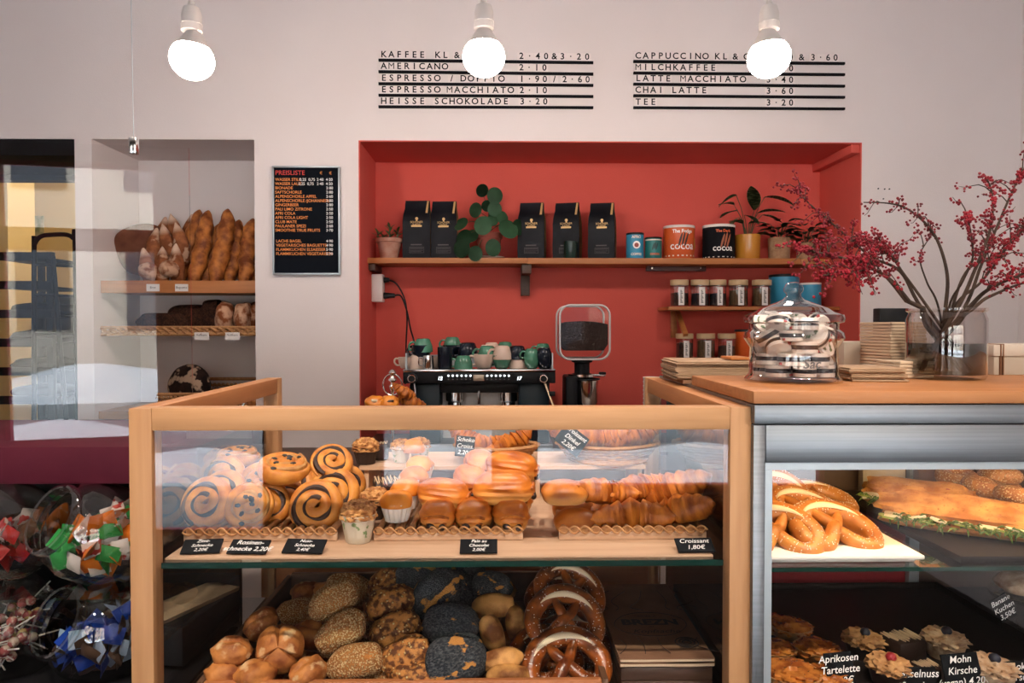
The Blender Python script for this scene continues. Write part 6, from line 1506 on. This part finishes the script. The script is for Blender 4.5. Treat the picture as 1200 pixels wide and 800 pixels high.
for r__ in (0.010, 0.018, 0.026): g.tube([(0.062+r__*math.cos(2*PI*k/24), 0.075+r__*math.sin(2*PI*k/24), zp) for k in range(24)], 0.0014, 4, closed=True)
for kx in range(5):
    x = -pbw*0.42+kx*pbw*0.21
    g.tube(catmull([(x+0.02, 0.40, zp), (x+0.028*(kx-2), 0.33, zp), (x*0.7+(0.03 if kx > 2 else -0.03), 0.285, zp), (max(-.1, min(.1, x*1.6)), 0.265, zp)], 6), 0.0009, 4)
    if kx != 3: g.tube(catmull([(x*1.05, 0.10, zp), (x*0.9, 0.06, zp), (x+0.012*(kx-1), 0.02, zp)], 5), 0.0009, 4)
part('print', g, 'inkb', tb)
# leaflets in the dark left corner
q = P(223, 693, 1.95)
sheets('leaflet_stack', 'leaning stack of brown leaflets in the dark left corner of the case', 'leaflets', (q.x, 1.93, bz+0.10), (0.11, 0.26, 0.012), 4, 'kraft', R(-24), 0.003, 'leaflet')
single('leaflet_box', G().bb(-0.07, 0.07, -0.16, 0.14, 0, 0.098, 0.003), 'blackm', 'dark box under the leaflets in the case corner', 'box', (q.x+0.005, 1.95, bz+0.001), (0, 0, R(-8)))

# ------------------------------------------------------------------ refrigerated counter contents: upper glass shelf
fz = FSZ+0.0008
a, b = P(884, 655, 1.48), P(1083, 656, 1.48)
wx0 = fx0+0.024
t = thing('white_tray', 'white tray of golden pretzels in the steel counter', 'tray', ((wx0+b.x)/2, 1.475, fz)); w = b.x-wx0
g = G().bb(-w/2+0.014, w/2-0.014, 0.014, 0.48, 0, 0.008, 0.002); part('tray_foot', g, 'tray_w', t)
part('tray_plate', G().bb(-w/2, w/2, 0, 0.50, 0.0085, 0.018, 0.004), 'tray_w', t)
tw_ = fz+0.0185
GP = [pretzel(0.088, 'lyep', 200, 5), pretzel(0.085, 'lyep', 200, 6)]
for i, (px, py, Y, rx, ry, rz, s_, lab) in enumerate([(908, 626, 1.555, 32, -4, -6, .95, 'golden pretzel at the left front of the white tray'), (977, 621, 1.575, 26, 4, 8, 1.0, 'golden pretzel in front on the white tray'), (943, 603, 1.70, 26, 6, 12, 1.0, 'golden pretzel behind the front pair'), (912, 582, 1.76, 44, 14, 0, .9, 'golden pretzel at the top left of the pile'), (958, 588, 1.84, 18, 0, 30, 1.0, 'golden pretzel at the back of the pile'), (905, 606, 1.72, 20, 0, 0, .95, 'golden pretzel under the top left one')]):
    inst(GP[i % 2], 'pretzel', lab, 'pretzel', P(px, py, Y), (R(rx), R(ry), R(rz)), 'golden pretzels on the white tray', s_)
inst(GP[0], 'pretzel', 'golden pretzel lying flat under the pile on the white tray', 'pretzel', onz(930, 1.80, tw_+0.022), (0, 0, 0.4), 'golden pretzels on the white tray', .95)
# dark wooden tray of sandwiches
tx0 = 0.955
single('sandwich_tray', G().bb(tx0, 1.75, 1.475, 2.08, fz, fz+0.016, 0.003), 'tray_d', 'dark wooden tray carrying baguette sandwiches in the steel counter', 'tray', (0, 0, 0))
sz_ = fz+0.0165
def sandwich(p0, p1, lab, seed, wd=0.042):
    d = p1-p0; L = d.length; c = (p0+p1)/2; yaw = math.atan2(d.y, d.x)
    t = thing('baguette_sandwich', lab, 'sandwich', (c.x, c.y, sz_+0.001), (0, 0, yaw), 'baguette sandwiches')
    bt_ = G().loaf(L/2, wd, 0.015, seed, 0.05, pw=.6, flat=.8, c=(0, 0, 0.013), nu=40, nv=16); part('bottom_half', bt_, 'crustp', t)
    part('top_half', G().loaf(L/2, wd*0.98, 0.023, seed+2, 0.14, freq=3.2, pw=.6, flat=.3, c=(0, 0.010, 0.044), rot=(R(20), 0, 0), nu=40, nv=18), 'focaccia', t)
    r_ = random.Random(seed)
    for k in range(7):
        x = -L/2*0.8+L*0.8*k/6
        part('cheese_slice', G().box((x, -wd*0.66+r_.uniform(-.004, .004), 0.027), (0.038, 0.04, 0.007), 0.003, (R(r_.uniform(-12, 12)), R(r_.uniform(-14, 14)), r_.uniform(-.4, .4))), 'cheese', t)
    for k in range(5):
        x = -L/2*0.85+L*0.85*k/4
        part('cucumber_slice', G().cyl((x, -wd*0.80, 0.020), 0.022, 0.004, 18, (R(r_.uniform(-25, 5)), R(r_.uniform(-10, 10)), 0)), 'cuke', t)
    g = G()
    for k in range(150):
        x = r_.uniform(-L/2*0.9, L/2*0.9); y = -wd*r_.uniform(0.8, 1.1); z = r_.uniform(0.016, 0.030)
        dd = Vector((r_.uniform(-1, 1), r_.uniform(-1, -.1), r_.uniform(-.5, .3))).normalized()*r_.uniform(.014, .03)
        g.tube([(x, y, z), (x+dd.x*.5, y+dd.y*.5, z+dd.z*.5+.004), (x+dd.x, y+dd.y, z+dd.z)], [.0012, .0024, .0007], 4)
    o_ = part('rocket_leaves', g, 'green', t); o_['kind'] = 'stuff'
    for k in range(3):
        part('tomato_piece', G().ball((L/2*r_.uniform(-.6, .6), 0.0+0.01*k, 0.061), 0.006, (1.4, 1, .5), 1), 'rasp', t)
sandwich(Vector((P(1032, 600, 1.74).x, 1.75, 0)), Vector((P(1250, 620, 1.53).x, 1.545, 0)), 'long herb baguette sandwich with rocket and cucumber in front', 3, .05)
sandwich(Vector((P(1012, 570, 1.94).x, 1.94, 0)), Vector((P(1150, 590, 1.74).x+0.0, 1.77, 0)), 'herb baguette sandwich behind the front one', 8, .045)
def bagel():
    g = G().tube([(0.036*math.cos(2*PI*k/32), 0.036*math.sin(2*PI*k/32), 0.022) for k in range(32)], 0.022, 14, closed=True)
    b = g.mesh('bagel_ring', 'sesb')
    return [('bagel_ring', b, [])]
M['sesb'] = mat('seeded_bagel_crust', (0.50, 0.22, 0.06), .5, 0, (0.34, 0.11, 0.025), vs=22, speck=(0.72, 0.52, 0.28), sps=170, spt=.42, bump=.6, bs=200)
BGL = bagel()
for i, (px, Y, s_, lab) in enumerate([(1120, 1.98, .95, 'seeded bagel at the back beside the rear sandwich'), (1152, 1.86, .95, 'seeded bagel in the middle of the sandwich tray'), (1193, 1.76, .95, 'seeded bagel at the right edge of view'), (1172, 1.99, .95, 'seeded bagel at the rear right')]):
    inst(BGL, 'bagel', lab, 'bagel', onz(px, Y, sz_+0.036), (R(10), 0, i), 'seeded bagels', s_)
    inst(BGL, 'bagel', lab.replace('seeded bagel', 'lower bagel half below the one'), 'bagel', onz(px, Y, sz_+0.0), (0, 0, i), 'seeded bagels', s_*0.98)
# plate with crisps on right
q = P(1200, 575, 1.80); tp_ = thing('snack_plate', 'pale plate of crisps on a glass stand at the right edge', 'plate', (q.x+0.03, 1.98, sz_+0.001))
zpl = PZ(583, 1.98)-sz_
part('stand', G().lathe([(0, 0), (0.05, 0), (0.012, 0.012), (0.012, zpl-0.012), (0.05, zpl-0.004), (0, zpl-0.004)], n=20), 'jarg', tp_)
part('plate', G().lathe([(0, zpl-0.004), (0.06, zpl-0.004), (0.095, zpl+0.010), (0.093, zpl+0.012), (0.058, zpl), (0, zpl)], n=28), 'tray_w', tp_)
for k in range(6): part('crisp', G().box((-0.04+0.02*k, -0.02+0.012*(k % 3), zpl+0.02), (0.06, 0.03, 0.002), 0, (R(20*k), R(-25+9*k), k)), 'crustp', tp_)
# crates of paper behind the sandwiches
for i, (px0, px1, py0, m_, lab) in enumerate([(1075, 1140, 552, 'kraftd', 'brown paper parcel standing behind the rear sandwich'), (1142, 1190, 552, 'binw', 'dark wooden crate behind the bagels'), (1010, 1060, 552, 'carton', 'grey parcel at the back of the upper shelf')]):
    x0, x1 = PX(px0, 2.1), PX(px1, 2.1)
    single('paper_parcel', G().bb(x0, x1, 2.085, 2.115, fz+0.0, PZ(py0-6, 2.1), 0.003), m_, lab, 'parcel')
# ------------------------------------------------------------------ lower trays with tartlets
lz0 = PZ(800, 1.50)-0.03
def dark_tray(x0, x1, lab):
    t = thing('cake_tray', lab, 'tray', ((x0+x1)/2, 1.47, lz0)); w = x1-x0; D = 0.62
    part('tray_base', G().bb(-w/2, w/2, 0, D, 0, 0.006), 'tray_d', t)
    for (a, b_, c, d) in ((-w/2, w/2, 0, 0.006), (-w/2, w/2, D-0.006, D), (-w/2, -w/2+0.006, 0.0065, D-0.0065), (w/2-0.006, w/2, 0.0065, D-0.0065)): part('tray_rim', G().bb(a, b_, c, d, 0.0065, 0.026, 0.002), 'tray_d', t)
xm = P(1010, 790, 1.5).x+0.02
dark_tray(fx0+0.03, PX(938, 2.05), 'dark baking tray of apricot tartlets') if False else dark_tray(fx0+0.03, xm-0.13, 'dark baking tray of apricot tartlets')
dark_tray(xm-0.128, xm+0.50, 'dark tray of small cakes beside the tartlets')
fpart('lower_shelf', G().bb(fx0+0.02, fx1, FY+0.03, 2.12, lz0-0.012, lz0-0.0006), 'tray_d')
lt = lz0+0.0065
def tartlet():
    c = G().lathe([(0, 0), (0.036, 0), (0.046, 0.024), (0.043, 0.024), (0.038, 0.012), (0, 0.012)], n=40, fl=.025, fn=18).mesh('tart_case', 'tart')
    f = G().loaf(0.0425, 0.0425, 0.014, 2, .25, freq=5, flat=.3, c=(0, 0, 0.019)).mesh('fruit_filling', 'glaze')
    return [('tart_case', c, []), ('fruit_filling', f, [])]
TT = tartlet()
def onr(px, py, z):
    d = P(px, py, 1.0)-CAM; k = (z-CAM.z)/d.z; return CAM+d*k
for i, (px, py, s_) in enumerate([(927, 742, 1.12), (907, 768, 1.1), (957, 768, 1.12), (927, 800, 1.35), (970, 800, 1.05), (905, 735, 1.0)]):
    q = onr(px, py-3, lt+0.012)
    inst(TT, 'apricot_tartlet', 'apricot tartlet on the dark tray, ' + ['back one beside the tray divider', 'left one against the steel frame', 'middle right one', 'large front one', 'one behind the tartlet price card', 'rearmost one half hidden'][i], 'tartlet', (q.x, q.y, lt+0.0005), (0, 0, i), 'apricot tartlets', s_)
def cupk(topm, berry=None, base='choc'):
    b_ = G().lathe([(0, 0), (0.032, 0), (0.040, 0.030), (0, 0.030)], n=30, fl=.02, fn=15).mesh('cake_base', base)
    t_ = G().loaf(0.040, 0.040, 0.016, 3, .28, freq=4.5, flat=.4, c=(0, 0, 0.036), nu=36, nv=20).mesh('topping', topm)
    pr = [('cake_base', b_, []), ('topping', t_, [])]
    if berry: pr.append(('berry', G().ball((0, -0.004, 0.054), 0.011, (1, 1, .9), 2).mesh('berry', berry), []))
    return pr
C1, C2_, C3 = cupk('nuts', 'bluebb'), cupk('nuts', 'rasp'), cupk('cream_top', 'bluebb', 'cream_top')
for (pr_, px, py, s_, lab, nm) in [(C1, 1012, 762, 1.05, 'chocolate cake with nut topping and blueberry', 'nut_cake'), (C2_, 1042, 793, 1.05, 'chocolate cake with nut topping and raspberry', 'nut_cake'), (C3, 1107, 762, 1.1, 'pale nut meringue cake with a blueberry', 'meringue_cake'), (C3, 1163, 796, 1.1, 'pale nut meringue cake at the front right', 'meringue_cake'), (CK, 1057, 765, 1.15, 'tall dark chocolate cake with caramel drizzle', 'chocolate_cake'), (CK, 1085, 788, .7, 'small dark chocolate cake with drizzle behind the price cards', 'chocolate_cake')]:
    q = onr(px, py, lt+0.012)
    inst(pr_, nm, lab, 'cake', (q.x, q.y, lt+0.0005), (0, 0, .3), 'small cakes on the dark tray', s_)
def lcard(px, py, w, h, ln, lab, tilt=0, Y=None):
    q = P(px, py, Y); c_ = card(px, py, Y, w, h, ln, lab, tilt, -14, pos=q)
    part('stick', G().tube([(0, 0.004, 0), (0, 0.012, -(q.z-lt)*1.03)], 0.0016, 5), 'ink', c_)
lcard(984, 785, 33, 40, ['Aprikosen', 'Tartelette', '3,60€'], 'black apricot tartlet price card', -5, 1.505)
lcard(1076, 797, 44, 30, ['Haselnuss', 'Tartelette'], 'black hazelnut tartlet price card', 0, 1.50)
lcard(1127, 786, 44, 40, ['Mohn', 'Kirsche', '(vegan) 4,20€'], 'black vegan poppy cherry price card', -5, 1.50)
lcard(1193, 794, 34, 38, ['Schoko', 'Kirsch', '4,20€'], 'black chocolate cherry price card at the right edge', -4, 1.50)
# glass cake stand upper right of lower level
q = P(1196, 690, 1.75); zq = q.z
t = thing('cake_stand', 'glass cake stand with a pale nut cake at the right edge', 'cake stand', (q.x+0.03, 1.78, lz0))
part('stand', G().lathe([(0, 0), (0.06, 0), (0.015, 0.012), (0.015, zq-lz0-0.035), (0.075, zq-lz0-0.03), (0.078, zq-lz0-0.02), (0, zq-lz0-0.026)], n=28), 'jarg', t)
part('cake', G().loaf(0.06, 0.06, 0.03, 3, .08, c=(0, 0, zq-lz0)), 'cream_top', t)
card(1176, 712, 1.68, 20, 30, ['Banane', 'Kuchen', '3,50€'], 'black banana cake price card hanging at the cake stand', -30, 0)

# ------------------------------------------------------------------ candy jars on the left
def penny_jar(c, rot, lab, s_=1.0):
    t = thing('penny_candy_jar', lab, 'jar', c, rot, 'tilted candy jars', s_)
    part('glass_body', G().lathe([(0, -0.112), (0.07, -0.11), (0.098, -0.075), (0.106, -0.02), (0.100, 0.035), (0.082, 0.068), (0.069, 0.078), (0.067, 0.086), (0.063, 0.086), (0.064, 0.076), (0.078, 0.064), (0.096, 0.033), (0.102, -0.02), (0.094, -0.073), (0.067, -0.105), (0, -0.106)], n=40), 'jarg', t)
    part('neck_rim', G().lathe([(0.066, 0.084), (0.072, 0.088), (0.073, 0.096), (0.070, 0.104), (0.066, 0.106), (0.062, 0.104), (0.061, 0.09)], n=40), 'rimg', t)
    return t
def packet(w, h):
    g = G(); n = 6; rows = []
    for j in range(n+1):
        v = j/n; row = []
        for i in range(n+1):
            u = i/n; z = 0.006*math.sin(PI*u)*math.sin(PI*v)+0.0008*math.sin(9*u+7*v)
            row.append((w*(u-.5), h*(v-.5), z))
        rows.append(row)
    for sgn in (1, -1):
        V = [[g.bm.verts.new((x, y, z*sgn)) for x, y, z in r] for r in rows]
        for j in range(n):
            for i in range(n): g.bm.faces.new((V[j][i], V[j][i+1], V[j+1][i+1], V[j+1][i]))
    bmesh.ops.remove_doubles(g.bm, verts=g.bm.verts, dist=1e-5)
    return g
def pk(col, col2): return packet(0.046, 0.035).mesh('packet', mat('candy_wrapper', col, .35, 0, col2, vs=30, lo=.62, hi=.64, spec=.3))
W_ = {'green': pk((0.03, 0.26, 0.06), (0.62, 0.6, 0.55)), 'orange': pk((0.78, 0.21, 0.02), (0.78, 0.6, 0.5)), 'white': pk((0.7, 0.66, 0.62), (0.5, 0.05, 0.04)), 'red': pk((0.38, 0.02, 0.02), (0.6, 0.55, 0.5)), 'blue': pk((0.01, 0.045, 0.30), (0.02, 0.06, 0.36)), 'pale blue': pk((0.30, 0.40, 0.55), (0.10, 0.16, 0.40)), 'brown': pk((0.12, 0.07, 0.045), (0.2, 0.14, 0.10))}
def lolly():
    b = G().ball((0, 0, 0), 0.0125, (1, 1, 1), 2).mesh('candy_ball', mat('lolly_wrap', (0.38, 0.10, 0.10), .25, 0, (0.62, 0.50, 0.42), vs=60, lo=.48, hi=.56))
    s = G().tube([(0, 0, 0.010), (0, 0, 0.06)], 0.0018, 6).mesh('stick', 'paper')
    return [('candy_ball', b, []), ('stick', s, [])]
LL = lolly()
LL2 = [('candy_ball', G().ball((0, 0, 0), 0.0125, (1, 1, 1), 2).mesh('candy_ball', mat('lolly_wrap_stripe', (0.25, 0.05, 0.06), .25, 0, (0.42, 0.30, 0.12), vs=50, lo=.48, hi=.56)), []), LL[1]]
def fill(c, s_, kinds, n_, seed, lab, grp, up=0.35):
    r_ = random.Random(seed); k = 0
    while k < n_:
        v = Vector((r_.uniform(-1, 1), r_.uniform(-1, 1), r_.uniform(-1, 1)))
        if v.length > 1 or v.z > up+0.5*v.x: continue
        p = Vector(c)+v*0.078*s_
        if kinds == 'lolly':
            inst((LL, LL2)[k % 2], 'lollipop', 'wrapped lollipop with white stick in the lower left candy jar', 'lollipop', p, (r_.uniform(0, 6), r_.uniform(0, 6), r_.uniform(0, 6)), grp, 1.0)
        else:
            kd = kinds[k % len(kinds)]
            single('candy_packet', W_[kd], None, '%s candy packet %s' % (kd, lab), 'candy', p, (R(r_.uniform(40, 130)), R(r_.uniform(-40, 40)), r_.uniform(0, 6)), grp, s_*r_.uniform(.9, 1.15))
        k += 1
JR = (R(62), 0, R(-32))                       # mouth turned towards the customer and to the left
JARS = []
for (px, py, Y, s_, lab) in [(112, 623, 1.79, 1.17, 'tilted glass jar of green and orange candy packets, upper right'), (-8, 618, 1.79, 1.17, 'tilted glass jar of red candies, upper left at the picture edge'), (118, 737, 1.79, 1.17, 'tilted glass jar of blue chocolate packets, lower right'), (-2, 735, 1.79, 1.17, 'tilted glass jar of lollipops, lower left at the picture edge')]:
    c = P(px, py, Y); penny_jar(c, JR, lab, s_); JARS.append((c, s_))
fill(JARS[0][0], 1.15, ['green', 'orange', 'white', 'green', 'orange', 'white', 'red'], 84, 1, 'in the upper right candy jar', 'packets in the upper right jar', .35)
fill(JARS[1][0], 1.1, ['red', 'brown', 'white', 'red'], 44, 2, 'in the upper left candy jar', 'packets in the upper left jar', -.1)
fill(JARS[2][0], 1.15, ['blue', 'brown', 'blue', 'pale blue', 'brown'], 84, 3, 'in the lower right candy jar', 'packets in the lower right jar', .35)
fill(JARS[3][0], 1.1, 'lolly', 60, 4, '', 'lollipops in the lower left jar', .4)
# ------------------------------------------------------------------ baking rack in the back room
RKY = 4.35
xk1 = PX(62, RKY); xk0 = -3.05
rk_z = PZ(296, RKY)
t = thing('baking_rack', 'dark metal baking rack trolley in the back room', 'rack', ((xk0+xk1)/2, RKY, 0)); o = Vector(t.location); hw_ = (xk1-xk0)/2
for sx in (-hw_, hw_-0.035):
    for yy in (0, 0.5): part('upright', G().bb(sx, sx+0.035, yy, yy+0.035, 0.08, rk_z, 0.004), 'dkmetal', t)
for k in range(9):
    z = rk_z-0.03-k*0.17
    part('tray', G().bb(-hw_+0.036, hw_-0.036, 0.01, 0.5, z-0.012, z, 0.003), 'dkmetal', t)
    part('tray_rim', G().bb(-hw_+0.0, hw_-0.0, -0.012, -0.001, z-0.022, z+0.028, 0.003), 'dkmetal', t)
    if k in (2, 3, 4, 5): part('dark_fill', G().loaf(hw_*0.8, 0.2, 0.05, k, .1, flat=.5, c=(0.0, 0.25, z+0.03)), 'blackm', t)  # black lumps added to fill the rack with darkness
for sx in (-hw_+0.02, hw_-0.02):
    for yy in (0.03, 0.5): part('castor', G().cyl((sx-0.012, yy, 0.04), 0.04, 0.024, 16, (0, R(90), 0)), 'black', t)
t = thing('dark_backdrop', 'dark deck oven standing behind the baking rack', 'oven', (PX(20, 5.55), 5.55, 0))  # dark block added so the space behind the rack reads dark
part('backdrop_body', G().bb(-1.2, PX(70, 5.3)-PX(20, 5.3), 0.02, 0.8, 0.005, PZ(345, 5.3), 0.01), 'dkmetal', t)
for k in range(3): part('backdrop_panel', G().bb(-1.1, PX(64, 5.3)-PX(20, 5.3), 0, 0.019, 0.25+k*0.42, 0.6+k*0.42, 0.006), 'black', t)
# arched frame of a trolley in front
Yh = 4.22
t = thing('trolley_frame', 'dark rounded tubular trolley frame standing before the baking rack', 'trolley', (PX(66, Yh), Yh, 0)); o = Vector(t.location)
pp = [P(40, 560, Yh), P(40, 300, Yh), P(41, 285, Yh), P(48, 277, Yh), P(60, 275, Yh), P(78, 275, Yh), P(86, 280, Yh), P(88, 292, Yh), P(92, 560, Yh)]
part('tubular_frame', G().tube(catmull([q-o for q in pp], 6), 0.013, 10), 'dkmetal', t)
for py in (310, 345, 390): part('cross_bar', G().tube([P(41, py, Yh)-o, P(88, py+2, Yh)-o], 0.008, 8), 'dkmetal', t)
sl0, sl1 = P(62, 300, Yh-0.01), P(83, 560, Yh-0.01)
part('brace', G().tube([sl0-o, sl1-o], 0.013, 8), 'dkmetal', t)
part('foot_bar', G().tube([Vector((pp[0].x, Yh, 0.04))-o, Vector((pp[-1].x, Yh, 0.04))-o], 0.02, 8), 'dkmetal', t)
for q in (pp[0], pp[-1]): part('leg', G().tube([q-o, Vector((q.x, Yh, 0.04))-o], 0.013, 8), 'dkmetal', t)
q = P(19, 266, 6.39); single('wall_hook', G().bb(-0.13, 0.13, 0, 0.02, -0.015, 0.015, 0.003).bb(-0.02, 0.02, -0.02, 0.0, -0.05, 0.04, 0.003), 'dkmetal', 'dark hook rail on the cream wall of the back room', 'hook rail', (q.x, 6.375, q.z))
q = P(43, 265, 6.39); single('wall_notice', G().bb(-0.06, 0.06, 0, 0.004, -0.09, 0.09), mat('green_notice', (0.25, 0.34, 0.25), .8, 0, (0.6, 0.6, 0.5), vs=20), 'small greenish notice on the cream wall', 'notice', (q.x, 6.39, q.z))
q = P(4, 260, 5.2); single('cream_pillar', G().bb(-0.5, PX(11, 5.2)-PX(0, 5.2), 0, 0.3, 0, PZ(200, 5.2)), 'cream', 'cream painted pillar at the left edge of the back room', 'pillar', (PX(0, 5.2), 5.2, 0.0005))
